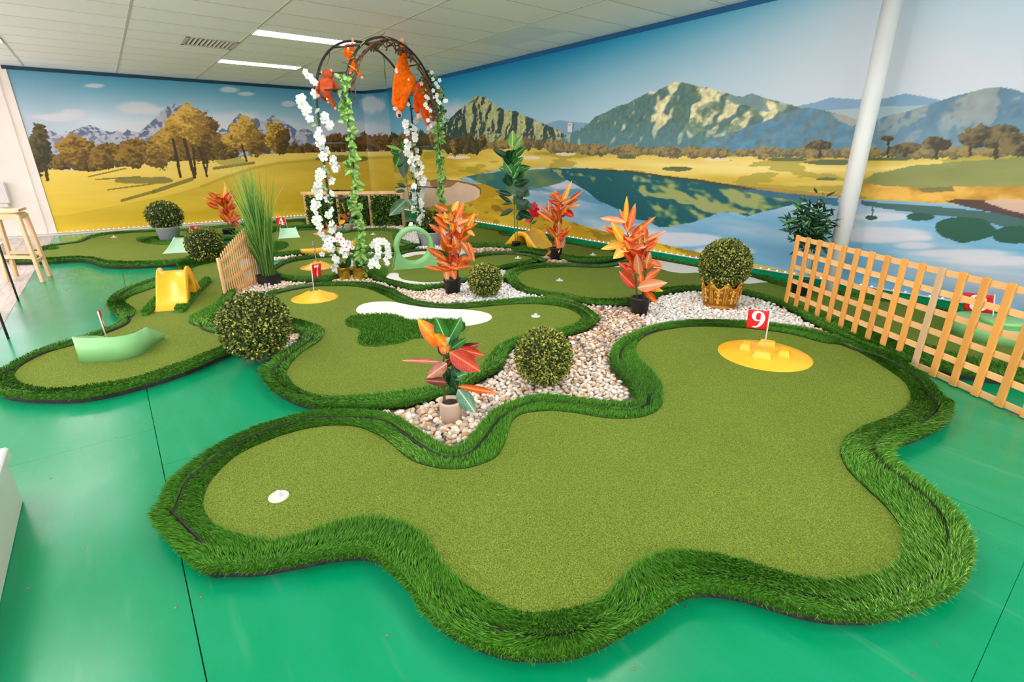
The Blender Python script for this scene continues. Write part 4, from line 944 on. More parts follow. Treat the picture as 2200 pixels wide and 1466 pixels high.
bed('cream and tan river pebble bed winding between the front green and the middle green',
    [(800, 884), (845, 905), (960, 962), (1000, 955), (1060, 890), (1150, 850), (1290, 866), (1370, 866), (1380, 850), (1335, 795), (1322, 750), (1370, 715), (1500, 692), (1640, 698), (1790, 728), (1850, 745), (1740, 700), (1680, 665), (1600, 632), (1520, 620), (1440, 625), (1390, 645), (1290, 652), (1225, 640), (1220, 660), (1270, 690), (1225, 715), (1130, 730), (1080, 765), (1050, 810), (980, 838), (900, 862), (850, 872), (800, 878)],
    0.037, 1.0, mixA, ('nine', 'seven', 'eight'), avoid=[clear(970, 885, 0.085), clear(1372, 664, 0.09), clear(1545, 655, 0.13), clear(1168, 812, 0.10)])
bed('pale pebble bed behind the middle green, holding an orange croton and a boxwood ball',
    [(845, 612), (880, 625), (955, 618), (1000, 606), (1078, 574), (1092, 592), (1110, 616), (1150, 634), (1190, 640), (1140, 640), (1010, 650), (945, 652), (890, 646), (855, 632)],
    0.034, 1.0, mixB, ('seven', 'five', 'eight'), avoid=[clear(973, 626, 0.085), clear(1042, 632, 0.08)])
bed('cream pebble bed around the biggest boxwood ball and the foot of the tall grass',
    [(448, 690), (462, 668), (492, 648), (522, 622), (545, 596), (580, 592), (600, 600), (700, 602), (730, 595), (775, 590), (810, 602), (850, 614), (845, 622), (800, 606), (700, 606), (640, 612), (590, 622), (560, 632), (556, 660), (600, 686), (640, 700), (655, 716), (630, 738), (600, 760), (560, 775), (530, 765), (530, 740), (510, 715), (470, 705)],
    0.037, 1.0, mixC, ('seven', 'six', 'five'), single=200, avoid=[clear(548, 745, 0.13), clear(580, 608, 0.10)])
bed('white pebble bed in the back around the grey planter behind the loop',
    [(862, 505), (900, 498), (960, 500), (985, 512), (978, 530), (1010, 543), (985, 550), (940, 536), (895, 534), (870, 538), (892, 528), (880, 518), (855, 512)],
    0.04, 1.0, mixD, ('five', 'four', 'three'), single=120, avoid=[clear(925, 520, 0.17)])
bed('tan pebble strip along the front edge of the back green with the bridge',
    [(985, 528), (1018, 534), (1054, 532), (1098, 536), (1125, 541), (1155, 547), (1190, 555), (1230, 563), (1185, 565), (1165, 566), (1170, 555), (1150, 545), (1120, 540), (1090, 538), (1045, 540), (1015, 545), (990, 545)],
    0.04, 1.0, mixE, ('five', 'three', 'eight'), single=120, avoid=[clear(1109, 532, 0.09), clear(1194, 557, 0.10)])
bed('thin pebble strip between the flag 4 green and the green under the arch',
    [(575, 560), (600, 553), (660, 546), (720, 541), (780, 543), (850, 541), (840, 545), (780, 547), (700, 546), (640, 551), (600, 560)],
    0.04, 1.0, mixC, ('five', 'four'), single=80)
bed('pale pebble patch at the foot of the artificial hedge',
    [(680, 486), (760, 492), (830, 488), (862, 492), (875, 500), (862, 482), (760, 480)], 0.042, 0.9, mixC, ('four', 'one'), single=60)

# ------------------------------------------------------------------ boxwood balls
M_box = attr_mat('boxwood_leaf', 0.5, 0.35)
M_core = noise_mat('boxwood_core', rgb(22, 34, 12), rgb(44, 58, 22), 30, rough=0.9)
BX_D, BX_Y, BX_G = lin((54, 76, 32)), lin((184, 182, 78)), lin((112, 130, 52))
def boxleaves(S, Nn, ll, yel, rs):
    """little oval leaves at points S with outward normals Nn"""
    n = len(S); a = rs.normal(size=(n, 3)); d = a*0.9+Nn*0.55; d /= np.linalg.norm(d, axis=1, keepdims=True)
    s = np.cross(d, rs.normal(size=(n, 3))); s /= np.linalg.norm(s, axis=1, keepdims=True)+1e-9
    L_ = ll*rs.uniform(0.7, 1.25, n)[:, None]; w_ = L_*0.3
    up = np.cross(s, d)
    V = np.stack([S, S+d*L_*0.5+s*w_+up*L_*0.06, S+d*L_, S+d*L_*0.5-s*w_+up*L_*0.06], 1).reshape(-1, 3)
    F = np.arange(n)[:, None]*4+np.array([0, 1, 2, 3])
    t = rs.rand(n); c = np.where((t < yel)[:, None], BX_Y*rs.uniform(0.7, 1.15, (n, 1)), np.where((t < yel+0.3)[:, None], BX_G*rs.uniform(0.6, 1.1, (n, 1)), BX_D*rs.uniform(0.6, 1.2, (n, 1))))
    return V, F, np.repeat(c, 4, 0)
def ballpos(cx, cy, rp, z0, k=0.955):
    d = ray(cx, cy); kk = rp*k/FPX; t = (CAMZ-z0)/(kk-d[2]); r = kk*t
    return d*t+np.array([0, 0, CAMZ]), r
def foliage_ball(parent, c, r, n, ll, yel, seed, cut=None, squash=1.0):
    rs = np.random.RandomState(seed); v = rs.normal(size=(n, 3)); v /= np.linalg.norm(v, axis=1, keepdims=True)
    if cut is not None: v = v[v[:, 2] > cut]
    S = c+v*np.array([1, 1, squash])*r*rs.uniform(0.84, 0.965, (len(v), 1))
    V, F, C = boxleaves(S, v, ll, yel, rs)
    o = mesh('foliage', V, F, M_box, parent, cols=C, world=True); o['kind'] = 'stuff'
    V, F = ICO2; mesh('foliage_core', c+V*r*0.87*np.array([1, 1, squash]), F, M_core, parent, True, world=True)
def ball(cx, cy, rp, z0, n, ll, yel, label, seed):
    c, r = ballpos(cx, cy, rp, z0); t = thing('boxwood_ball', (c[0], c[1], c[2]-r), label, 'topiary ball', 'boxwood balls'); foliage_ball(t, c, r, n, ll, yel, seed); return t
ball(548, 700, 78, 0.015, 7500, 0.021, 0.30, 'largest boxwood ball, dark and round, resting on pebbles beside the long left green', 1)
ball(1168, 766, 67, 0.018, 6500, 0.017, 0.42, 'yellow-flecked boxwood ball on the front pebble bed right of the potted plant', 2)
ball(1042, 602, 39, 0.018, 3800, 0.020, 0.46, 'small yellowish boxwood ball next to the orange croton on the pale pebbles', 3)
ball(440, 526, 40, 0.02, 3600, 0.026, 0.30, 'boxwood ball sitting on the grass border left of the small fan trellis', 4)

# ------------------------------------------------------------------ planters
def pot(parent, r0, r1, h, mat, wall=0.012, rim=0.0, soil=0.86, n=36, name='pot'):
    m = MB(); pr = [(0.001, 0), (r0, 0), (r0+(r1-r0)*0.9, h*0.9), (r1+rim, h*0.91), (r1+rim, h), (r1-wall, h), (r1-wall-0.004, h*soil), (0.001, h*soil)]
    m.lathe(pr, n); m.build(name, mat, parent, True)
    m = MB(); m.lathe([(0.001, h*soil+0.004), ((r1-wall)*0.55, h*soil+0.010), (r1-wall-0.001, h*soil+0.003)], n); m.build('soil', M_soil, parent, True)
def sizeat(px, py, n_px, z=0.02):
    p = W(px, py, z); q = RM@(p-np.array([0, 0, CAMZ])); return n_px/FPX*q[2]
# gold crown planter
M_gold, nt, b = new_mat('antique_gold', 0.38, 0.5, 0.55)
N, L = nt.nodes, nt.links
ge = N.new('ShaderNodeNewGeometry'); cr = N.new('ShaderNodeValToRGB'); e = cr.color_ramp.elements
e[0].position = 0.42; e[0].color = rgb(120, 74, 14); e[1].position = 0.56; e[1].color = rgb(196, 136, 44)
L.new(ge.outputs['Pointiness'], cr.inputs[0])
nz = N.new('ShaderNodeTexNoise'); nz.inputs['Scale'].default_value = 14; tc = N.new('ShaderNodeTexCoord'); L.new(tc.outputs['Object'], nz.inputs['Vector'])
mx = N.new('ShaderNodeMix'); mx.data_type = 'RGBA'; mx.blend_type = 'MULTIPLY'; mx.inputs[0].default_value = 0.35
L.new(cr.outputs[0], mx.inputs[6]); L.new(nz.outputs['Color'], mx.inputs[7]); L.new(mx.outputs[2], b.inputs['Base Color'])
M_gold_hi = noise_mat('bright_gold', rgb(214, 148, 44), rgb(246, 196, 96), 24, rough=0.32, metal=0.5)
cpos = W(1545, 657, 0.02); CR, CH = 0.158, 0.215
t = thing('crown_planter', (cpos[0], cpos[1], 0.012), 'golden crown-shaped planter with fleur-de-lis relief holding a boxwood ball on white pebbles', 'planter')
n_ = 96; V = []; prof = [(0.128, 0.0), (0.134, 0.004), (0.139, 0.018), (0.136, 0.032), (0.131, 0.04), (0.133, 0.046), (0.14, 0.09), (0.148, 0.14), (0.156, 0.175), (0.166, 0.215)]
for ring_i, (r, z) in enumerate(prof):
    for k in range(n_):
        a = 2*math.pi*k/n_; sc_ = abs(math.cos(a*4)); lift = (z/0.215)**4*(0.048*sc_**2.6-0.022) if z > 0.12 else 0
        V.append((r*math.cos(a), r*math.sin(a), z+lift))
for ring_i, (r, z) in enumerate(prof[::-1]):
    for k in range(n_):
        a = 2*math.pi*k/n_; sc_ = abs(math.cos(a*4)); lift = (z/0.215)**4*(0.048*sc_**2.6-0.022) if z > 0.12 else 0
        V.append(((r-0.010)*math.cos(a), (r-0.010)*math.sin(a), max(z+lift, 0.008)))
R_ = len(prof)*2; F = [(i*n_+k, i*n_+(k+1) % n_, (i+1)*n_+(k+1) % n_, (i+1)*n_+k) for i in range(R_-1) for k in range(n_)]
F += [tuple(range(n_))[::-1], tuple(range((R_-1)*n_, R_*n_))]
mesh('crown_body', V, F, M_gold, t, True)
def on_crown(a, z, out=0.0):
    r = np.interp(z, [p[1] for p in prof], [p[0] for p in prof])+out; return np.array([r*math.cos(a), r*math.sin(a), z])
m = MB()
for k in range(8):
    a = math.pi*k/4
    for s in (-1, 1): m.tube([on_crown(a+s*0.075, z, 0.001) for z in np.linspace(0.05, 0.21, 8)], 0.0035, 6)
m.build('rib', M_gold_hi, t, True)
bead = MB(); V_, F_ = ICO1; bead.add(V_*0.0042, [tuple(f) for f in F_]); bm_ = mesh('bead', bead.V, bead.F, M_gold_hi, None, True, link_it=False)
for k in range(8):
    for z in np.linspace(0.055, 0.2, 12): link('bead', bm_, t, on_crown(math.pi*k/4, z, 0.002))
knob = MB(); knob.add(V_*0.014, [tuple(f) for f in F_]); km = mesh('finial', knob.V, knob.F, M_gold_hi, None, True, link_it=False)
stud = MB(); stud.add(V_*np.array([0.010, 0.010, 0.008]), [tuple(f) for f in F_]); sm = mesh('stud', stud.V, stud.F, M_gold_hi, None, True, link_it=False)
for k in range(8):
    a = math.pi*k/4; p = on_crown(a, 0.215, 0); link('finial', km, t, (p[0], p[1], 0.238))
for k in range(12): link('stud', sm, t, on_crown(2*math.pi*k/12+.1, 0.02, 0.001))
def fleur():
    m = MB()
    def petal(P, w_):
        P = np.array(P); m.tube(np.c_[P[:, 0], np.zeros(len(P)), P[:, 1]], np.array(w_), 6)
    petal([(0, -0.012), (0, 0.002), (0, 0.018), (0, 0.034)], [0.003, 0.006, 0.007, 0.0015])
    for s in (-1, 1): petal([(s*0.003, -0.006), (s*0.010, 0.008), (s*0.018, 0.014), (s*0.022, 0.006), (s*0.018, 0.0)], [0.003, 0.0045, 0.0045, 0.0035, 0.0015])
    petal([(-0.010, -0.006), (0.010, -0.006)], [0.0025, 0.0025])
    petal([(0, -0.008), (0, -0.024)], [0.005, 0.0015])
    for s in (-1, 1): petal([(s*0.002, -0.008), (s*0.009, -0.018)], [0.0035, 0.0015])
    return mesh('fleur_de_lis', m.V, m.F, M_gold_hi, None, True, link_it=False)
fm = fleur()
for k in range(8):
    a = math.pi*(k+0.5)/4
    for z, s in ((0.148, 1.45), (0.083, 1.3)):
        p = on_crown(a, z, 0.005); o = link('fleur_de_lis', fm, t, p); o.rotation_euler = (-0.0, 0, a+math.pi/2); o.scale = (s, s, s)
cb, rb = np.array([cpos[0], cpos[1], 0.0]), sizeat(1549, 600, 61)
rb = 0.235; zc = 0.385
cb = np.array([cpos[0], cpos[1], zc])
t2 = thing('boxwood_ball', (cb[0], cb[1], 0.19), 'boxwood ball set in the golden crown planter', 'topiary ball', 'boxwood balls')
foliage_ball(t2, cb, rb*0.93, 6500, 0.02, 0.40, 5)

def planter_ball(px, py, r0, r1, h, ballr, squash, cut, label, seed, square=False, z=0.0, mat=None, tilt=0.0, nl=2600, ll=0.03):
    p = W(px, py, 0.03); t = thing('potted_boxwood', (p[0], p[1], z), label, 'potted topiary', 'boxwood balls in grey planters')
    if square:
        m = MB(); q = [(-1, -1), (1, -1), (1, 1), (-1, 1)]
        a0, a1 = r0*0.8, r1*0.8; V = [(x*a0, y*a0, 0) for x, y in q]+[(x*a1, y*a1, h) for x, y in q]+[(x*(a1-0.012), y*(a1-0.012), h) for x, y in q]+[(x*(a1-0.018), y*(a1-0.018), h*0.85) for x, y in q]
        F = [(3, 2, 1, 0)]+[(l*4+i, l*4+(i+1) % 4, l*4+4+(i+1) % 4, l*4+4+i) for l in range(3) for i in range(4)]+[(12, 13, 14, 15)]
        V = [tuple(np.array(v)@rotz(0.4).T) for v in V]; m.add(V, F); m.build('planter_box', mat or M_greyPot, t)
    else: pot(t, r0, r1, h, mat or M_greyPot)
    foliage_ball(t, np.array([p[0], p[1], z+h+ballr*squash*0.72]), ballr, nl, ll, 0.24, seed, cut, squash); return t
planter_ball(366, 517, 0.125, 0.165, 0.25, 0.265, 0.86, -0.75, 'bushy boxwood ball in a tapered grey pot near the far left wall', 11)
planter_ball(925, 525, 0.15, 0.19, 0.22, 0.20, 0.9, -0.4, 'boxwood ball in a grey round planter behind the pale green loop', 12)
planter_ball(551, 600, 0.10, 0.13, 0.27, 0.15, 1.0, -0.6, 'boxwood ball in a tall grey planter hidden behind the small fan trellis', 13, True)

# ------------------------------------------------------------------ leafy plants
def leaf_mat(name, base, edge, vein, spot=None, rough=0.4):
    m, nt, b = new_mat(name, rough, 0.45); N = nt.nodes; L = nt.links
    tc = N.new('ShaderNodeTexCoord'); sp = N.new('ShaderNodeSeparateXYZ'); L.new(tc.outputs['Object'], sp.inputs[0])
    ab = N.new('ShaderNodeMath'); ab.operation = 'ABSOLUTE'; L.new(sp.outputs['X'], ab.inputs[0])
    # side veins: a herringbone of y and |x|
    w1 = N.new('ShaderNodeMath'); w1.operation = 'MULTIPLY_ADD'; w1.inputs[1].default_value = -0.5; L.new(ab.outputs[0], w1.inputs[0]); L.new(sp.outputs['Y'], w1.inputs[2])
    w2 = N.new('ShaderNodeMath'); w2.operation = 'MULTIPLY'; w2.inputs[1].default_value = 84.0; L.new(w1.outputs[0], w2.inputs[0])
    w3 = N.new('ShaderNodeMath'); w3.operation = 'SINE'; L.new(w2.outputs[0], w3.inputs[0])
    w4 = N.new('ShaderNodeMapRange'); w4.inputs['From Min'].default_value = 0.72; w4.inputs['From Max'].default_value = 1.0; L.new(w3.outputs[0], w4.inputs[0])
    mr = N.new('ShaderNodeMapRange'); mr.inputs['From Min'].default_value = 0.02; mr.inputs['From Max'].default_value = 0.055; mr.inputs['To Min'].default_value = 1; mr.inputs['To Max'].default_value = 0; L.new(ab.outputs[0], mr.inputs[0])
    mxv = N.new('ShaderNodeMath'); mxv.operation = 'MAXIMUM'; L.new(mr.outputs[0], mxv.inputs[0])
    sc = N.new('ShaderNodeMath'); sc.operation = 'MULTIPLY'; sc.inputs[1].default_value = 0.32; L.new(w4.outputs[0], sc.inputs[0]); L.new(sc.outputs[0], mxv.inputs[1])
    nz = N.new('ShaderNodeTexNoise'); nz.inputs['Scale'].default_value = 3.5; nz.inputs['Detail'].default_value = 4; L.new(tc.outputs['Object'], nz.inputs['Vector'])
    ed = N.new('ShaderNodeMath'); ed.operation = 'MULTIPLY_ADD'; ed.inputs[1].default_value = 0.75; L.new(ab.outputs[0], ed.inputs[0]); L.new(nz.outputs['Fac'], ed.inputs[2])
    cr = N.new('ShaderNodeValToRGB'); e = cr.color_ramp.elements; e[0].position = 0.48; e[0].color = base; e[1].position = 0.82; e[1].color = edge
    if spot: x = cr.color_ramp.elements.new(0.36); x.color = spot
    L.new(ed.outputs[0], cr.inputs[0])
    mx = N.new('ShaderNodeMix'); mx.data_type = 'RGBA'; mx.inputs[7].default_value = vein; L.new(mxv.outputs[0], mx.inputs[0]); L.new(cr.outputs[0], mx.inputs[6])
    oi = N.new('ShaderNodeObjectInfo'); hr = N.new('ShaderNodeMapRange'); hr.inputs['To Min'].default_value = 0.86; hr.inputs['To Max'].default_value = 1.14; L.new(oi.outputs['Random'], hr.inputs[0])
    hs = N.new('ShaderNodeHueSaturation'); L.new(hr.outputs[0], hs.inputs['Value']); L.new(mx.outputs[2], hs.inputs['Color']); L.new(hs.outputs[0], b.inputs['Base Color'])
    return m
LM = {
 'o': leaf_mat('leaf_orange', rgb(226, 112, 20), rgb(186, 52, 6), rgb(240, 164, 66), rgb(206, 88, 22)),
 'y': leaf_mat('leaf_yellow', rgb(228, 168, 24), rgb(255, 150, 40), rgb(255, 226, 130), rgb(170, 140, 30)),
 'r': leaf_mat('leaf_red', rgb(206, 56, 18), rgb(168, 22, 8), rgb(236, 130, 70), rgb(226, 100, 46)),
 'p': leaf_mat('leaf_peach', rgb(210, 142, 82), rgb(206, 94, 36), rgb(244, 198, 144)),
 't': leaf_mat('leaf_tan', rgb(192, 140, 96), rgb(214, 110, 60), rgb(236, 190, 150)),
 'g': leaf_mat('leaf_green', rgb(36, 120, 44), rgb(24, 92, 30), rgb(150, 196, 110)),
 'd': leaf_mat('leaf_dark_green', rgb(14, 66, 34), rgb(10, 48, 26), rgb(52, 104, 58)),
 'k': leaf_mat('leaf_deep_red', rgb(112, 40, 26), rgb(78, 28, 20), rgb(196, 110, 80)),
 'm': leaf_mat('leaf_pink_brown', rgb(196, 120, 96), rgb(150, 84, 60), rgb(234, 176, 150)),
 'c': leaf_mat('leaf_orange_green', rgb(240, 150, 30), rgb(236, 84, 30), rgb(200, 190, 50), rgb(120, 130, 30)),
 'w': leaf_mat('leaf_pale_green', rgb(150, 186, 150), rgb(112, 158, 116), rgb(206, 222, 196)),
 'b': leaf_mat('leaf_blue_green', rgb(96, 140, 108), rgb(52, 104, 70), rgb(176, 200, 170)),
 'l': leaf_mat('leaf_light_green', rgb(122, 172, 70), rgb(84, 140, 48), rgb(184, 210, 124)),
}
leaf_cache = {}
def leafmesh(k, v, wide=0.42):
    if (k, v) in leaf_cache: return leaf_cache[(k, v)]
    ny = 8; V = []; F = []; cv = (-0.25, 0.05, 0.3)[v]; fold = (0.22, 0.14, 0.3)[v]
    for i in range(ny+1):
        y = i/ny; w_ = 0.5*math.sin(math.pi*min(1, y**0.82*0.985+0.012))**0.85+0.012
        for x in (-1, -0.5, 0, 0.5, 1): V.append((x*w_, y, cv*(y-0.15)*y*-0.55+abs(x)*w_*fold*0.5+0.012*math.sin(y*9+x*2)))
    for i in range(ny):
        for j in range(4): a = i*5+j; F.append((a, a+1, a+6, a+5))
    leaf_cache[(k, v)] = mesh('leaf', V, F, LM[k], None, True, link_it=False); return leaf_cache[(k, v)]
def leaf_obj(t, B, Tp, w_, k, nrm=None, v=None, name='leaf'):
    B = np.asarray(B, float); Tp = np.asarray(Tp, float); d = Tp-B; L_ = np.linalg.norm(d); y = d/L_
    n = np.asarray(nrm, float) if nrm is not None else -B+np.array([0, 0, CAMZ]); z = n-y*(n@y); z /= np.linalg.norm(z)+1e-9; x = np.cross(y, z)
    o = link(name, leafmesh(k, rnd.randrange(3) if v is None else v), t)
    M_ = np.eye(4); M_[:3, 0] = x*w_; M_[:3, 1] = y*L_; M_[:3, 2] = z*L_; M_[:3, 3] = B-sub_loc(t)
    o.matrix_basis = Matrix(M_.tolist()); return o
def stem(t, pts, r0, r1, mat, name='stem'):
    P = spline(pts, 12, False); m = MB(); m.tube(P, np.linspace(r0, r1, len(P)), 7); return m.build(name, mat, t, True, world=True)
M_stem = noise_mat('plant_stem', rgb(52, 44, 26), rgb(86, 74, 40), 30, rough=0.7)
M_gstem = noise_mat('green_stem', rgb(62, 104, 44), rgb(92, 134, 62), 20, rough=0.6)
def potted(px, py, r0, r1, h, mat, label, group, stems, leaves, name='croton', pz=0.012, fill=None, stemmat=None, seed=0, wscale=0.92):
    """leaves: (base px, tip px, width px, colour[, depth tilt])"""
    rr = random.Random(seed); p = W(px, py, pz); t = thing(name, (p[0], p[1], pz), label, 'potted plant', group)
    pot(t, r0, r1, h, mat); ref = p; view = -p[:2]/np.linalg.norm(p[:2]); vv = np.array([view[0], view[1], 0])
    sc = np.linalg.norm(p-np.array([0, 0, CAMZ]))/FPX
    for s in stems: stem(t, [WD(a, b_, ref)+vv*rr.uniform(-.01, .01) for a, b_ in s], 0.007, 0.004, stemmat or M_stem)
    allv = list(leaves)
    if fill:
        for (n, x0, y0, x1, y1, ln, w_, ks) in fill:
            for i in range(n):
                u = rr.random(); bx = x0+(x1-x0)*u+rr.uniform(-2, 2); by = y0+(y1-y0)*u; a = rr.uniform(-2.9, -0.25); l_ = ln*rr.uniform(0.7, 1.2)
                allv.append((bx, by, bx+l_*math.cos(a), by+l_*math.sin(a)*0.8, w_*rr.uniform(0.8, 1.2), rr.choice(ks), rr.uniform(-0.9, 0.9)))
    for lf in allv:
        bx, by, tx, ty, w_, k = lf[:6]; dep = lf[6] if len(lf) > 6 else rr.uniform(-0.35, 0.35)
        B = WD(bx, by, ref)+vv*rr.uniform(-0.01, 0.015); Tp = WD(tx, ty, ref); L_ = np.linalg.norm(Tp-B); Tp = Tp+vv*dep*L_
        n = vv*1.0+np.array([0, 0, 0.5])+np.array([rr.uniform(-.4, .4) for _ in range(3)])
        leaf_obj(t, B, Tp, w_*sc*wscale, k, n)
    return t
potted(970, 905, 0.050, 0.057, 0.115, M_terracotta, 'croton with broad green and red leaves in a beige pot on the front pebbles', None,
 [[(955, 872), (953, 800), (953, 768), (960, 735)], [(981, 872), (984, 842), (977, 818), (974, 770)]],
 [(951, 748, 897, 690, 26, 'c', -.2), (957, 728, 936, 677, 21, 'g', .1), (962, 732, 993, 684, 21, 'g', 0), (968, 752, 1006, 718, 13, 'g', .3), (950, 738, 966, 722, 13, 'w', .5), (940, 722, 938, 700, 10, 'c', .2),
  (970, 757, 1032, 738, 16, 'k', .1), (985, 748, 1038, 758, 16, 'r', .3), (966, 754, 1029, 788, 30, 'r', .35), (945, 776, 864, 771, 9, 'm', .1), (960, 779, 918, 803, 21, 'm', .4), (964, 820, 912, 812, 14, 'k', .25), (981, 835, 958, 785, 21, 'd', .2),
  (985, 815, 1008, 788, 14, 'l', .1), (984, 830, 1071, 830, 11, 'o', .5), (984, 836, 1021, 874, 25, 'b', .5), (976, 800, 996, 775, 18, 'd', -.2), (972, 770, 962, 745, 14, 'g', .2), (960, 760, 945, 730, 16, 'c', .2), (980, 828, 968, 800, 16, 'd', .4), (957, 790, 975, 765, 13, 'k', .1), (974, 812, 1000, 800, 13, 'g', .3), (958, 742, 932, 712, 18, 'c', .3), (966, 744, 985, 706, 15, 'd', -.3), (962, 762, 940, 742, 15, 'd', .1), (975, 780, 1004, 768, 16, 'k', .4), (970, 768, 950, 752, 14, 'k', .3), (984, 812, 972, 782, 18, 'd', .1), (988, 806, 1000, 780, 15, 'g', -.2), (980, 846, 966, 826, 14, 'd', .3), (960, 800, 946, 784, 12, 'd', .2), (976, 752, 1012, 745, 13, 'k', -.2)],
 seed=1, wscale=1.3)
potted(1373, 676, 0.062, 0.080, 0.150, M_black, 'tall orange croton in a black pot in front of the white pebbles', 'orange crotons',
 [[(1368, 640), (1366, 600), (1358, 550), (1346, 490)], [(1380, 640), (1384, 600), (1388, 560), (1380, 500)]],
 [(1343, 482, 1345, 420, 11, 'y', 0), (1350, 494, 1365, 437, 16, 'o'), (1343, 478, 1290, 468, 18, 'p'), (1362, 506, 1405, 464, 12, 'o'), (1343, 526, 1316, 475, 24, 'y', .4), (1340, 510, 1293, 486, 12, 'o'), (1384, 520, 1430, 496, 14, 'p'), (1343, 528, 1291, 532, 16, 'y'),
  (1352, 526, 1319, 552, 24, 'y', .5), (1374, 524, 1378, 482, 13, 'p'), (1386, 540, 1416, 510, 13, 'o'), (1362, 592, 1329, 561, 16, 'r', .3), (1366, 620, 1333, 582, 20, 'r', .3), (1374, 590, 1370, 538, 20, 't', .5), (1386, 580, 1397, 538, 18, 'p', .4), (1390, 562, 1427, 572, 15, 'o'), (1370, 618, 1428, 600, 27, 't', .5), (1384, 622, 1410, 650, 18, 'o', .5), (1386, 600, 1420, 580, 16, 'o'), (1376, 560, 1352, 530, 18, 'o', .3), (1362, 545, 1340, 515, 16, 'o', .2), (1378, 612, 1424, 622, 16, 'y', .3), (1350, 500, 1330, 450, 11, 'o', -.3), (1356, 512, 1388, 478, 13, 'r', -.1)],
 fill=[(18, 1350, 500, 1370, 600, 36, 14, 'ooorrt'), (16, 1384, 510, 1376, 616, 36, 14, 'oooprr')], seed=2)
potted(973, 631, 0.066, 0.085, 0.155, M_black, 'bright orange croton in a black pot beside a small boxwood ball', 'orange crotons',
 [[(970, 604), (968, 560), (970, 500), (975, 465)], [(984, 604), (984, 560), (990, 520), (996, 480)]],
 [(962, 452, 934, 440, 15, 'o'), (972, 455, 985, 432, 13, 'y'), (980, 470, 996, 436, 17, 'o'), (990, 474, 1027, 460, 13, 'o'), (1000, 496, 1017, 459, 18, 'y', .4), (962, 492, 928, 466, 22, 'o', .3), (960, 508, 922, 481, 14, 'o'), (1000, 496, 1026, 478, 11, 'o'), (1000, 492, 1020, 506, 11, 'y'), (984, 470, 988, 498, 22, 't', .6), (990, 518, 1019, 552, 22, 'p', .6), (1006, 520, 1018, 556, 10, 'o', .6), (956, 555, 915, 530, 16, 'o', .2), (954, 582, 912, 569, 11, 'o', .3), (956, 576, 962, 602, 16, 'p', .6), (968, 575, 935, 558, 15, 'o'), (982, 576, 1016, 570, 10, 'o'), (984, 575, 999, 550, 17, 'o'), (968, 574, 978, 598, 18, 'o', .5), (966, 545, 950, 500, 20, 'o', .3), (985, 545, 975, 505, 20, 'p', .4), (962, 480, 955, 455, 16, 'y', .2), (975, 500, 1000, 480, 20, 'o', .3), (960, 540, 945, 515, 18, 'y', .1), (985, 500, 965, 480, 18, 'r', .3), (945, 480, 957, 505, 12, 'p', .3)],
 fill=[(22, 970, 465, 968, 580, 34, 14, 'oooyrp'), (20, 990, 480, 984, 580, 34, 13, 'ooor')], seed=3)
potted(1194, 557, 0.062, 0.080, 0.15, M_black, 'orange croton in a black pot beside the yellow bridge', 'orange crotons',
 [[(1189, 545), (1188, 510), (1195, 470)], [(1199, 545), (1203, 500), (1208, 440)]],
 [(1207, 440, 1227, 389, 11, 'y', .1), (1205, 434, 1187, 411, 14, 'o'), (1218, 436, 1253, 409, 9, 'o'), (1212, 440, 1244, 428, 10, 'o'), (1211, 448, 1246, 439, 13, 'p'), (1212, 452, 1233, 466, 20, 'r', .4), (1178, 460, 1178, 432, 10, 'p'), (1186, 476, 1153, 453, 12, 'o'), (1182, 462, 1158, 440, 8, 'p'), (1194, 512, 1172, 482, 12, 'o'), (1200, 502, 1201, 474, 13, 't', .4), (1206, 512, 1227, 484, 12, 'o'), (1194, 508, 1202, 540, 13, 'o', .5), (1202, 536, 1215, 513, 12, 't'), (1196, 470, 1185, 445, 13, 'o'), (1206, 462, 1220, 440, 13, 'o'), (1186, 535, 1172, 548, 6, 'o', .8)],
 fill=[(26, 1207, 430, 1196, 520, 28, 12, 'ooorp')], seed=4)
potted(494, 509, 0.08, 0.10, 0.135, M_black, 'orange croton in a black pot near the far mural, behind the small fan trellis', 'orange crotons',
 [[(492, 497), (488, 470), (478, 430)], [(497, 497), (499, 480), (496, 460)]],
 [(478, 437, 484, 392, 8, 'y'), (474, 432, 445, 411, 10, 'o'), (472, 440, 436, 424, 9, 'o'), (472, 448, 441, 437, 11, 'o'), (483, 444, 506, 420, 12, 'o'), (482, 436, 497, 409, 10, 'r'), (486, 452, 509, 440, 11, 'o'), (496, 472, 522, 464, 11, 'o'), (496, 476, 516, 484, 11, 'r', .3), (492, 478, 470, 458, 11, 'o'), (495, 475, 507, 450, 11, 'o'), (480, 445, 465, 420, 10, 'r')],
 fill=[(20, 478, 425, 493, 480, 24, 10, 'ooorr')], seed=5)
potted(750, 495, 0.065, 0.075, 0.115, M_terracotta, 'small green and orange croton in a pink-beige pot against the hedge', None,
 [[(750, 486), (750, 470), (750, 450)]],
 [(750, 462, 746, 426, 9, 'g'), (750, 464, 760, 432, 9, 'g'), (751, 462, 770, 438, 9, 'r'), (749, 462, 734, 436, 8, 'c'), (749, 468, 728, 462, 9, 'r'), (750, 470, 768, 458, 8, 'd'), (749, 474, 736, 470, 9, 'd'), (750, 468, 742, 448, 9, 'd'), (748, 472, 727, 460, 7, 'o')],
 fill=[(6, 750, 450, 750, 480, 18, 7, 'ddg')], seed=6)
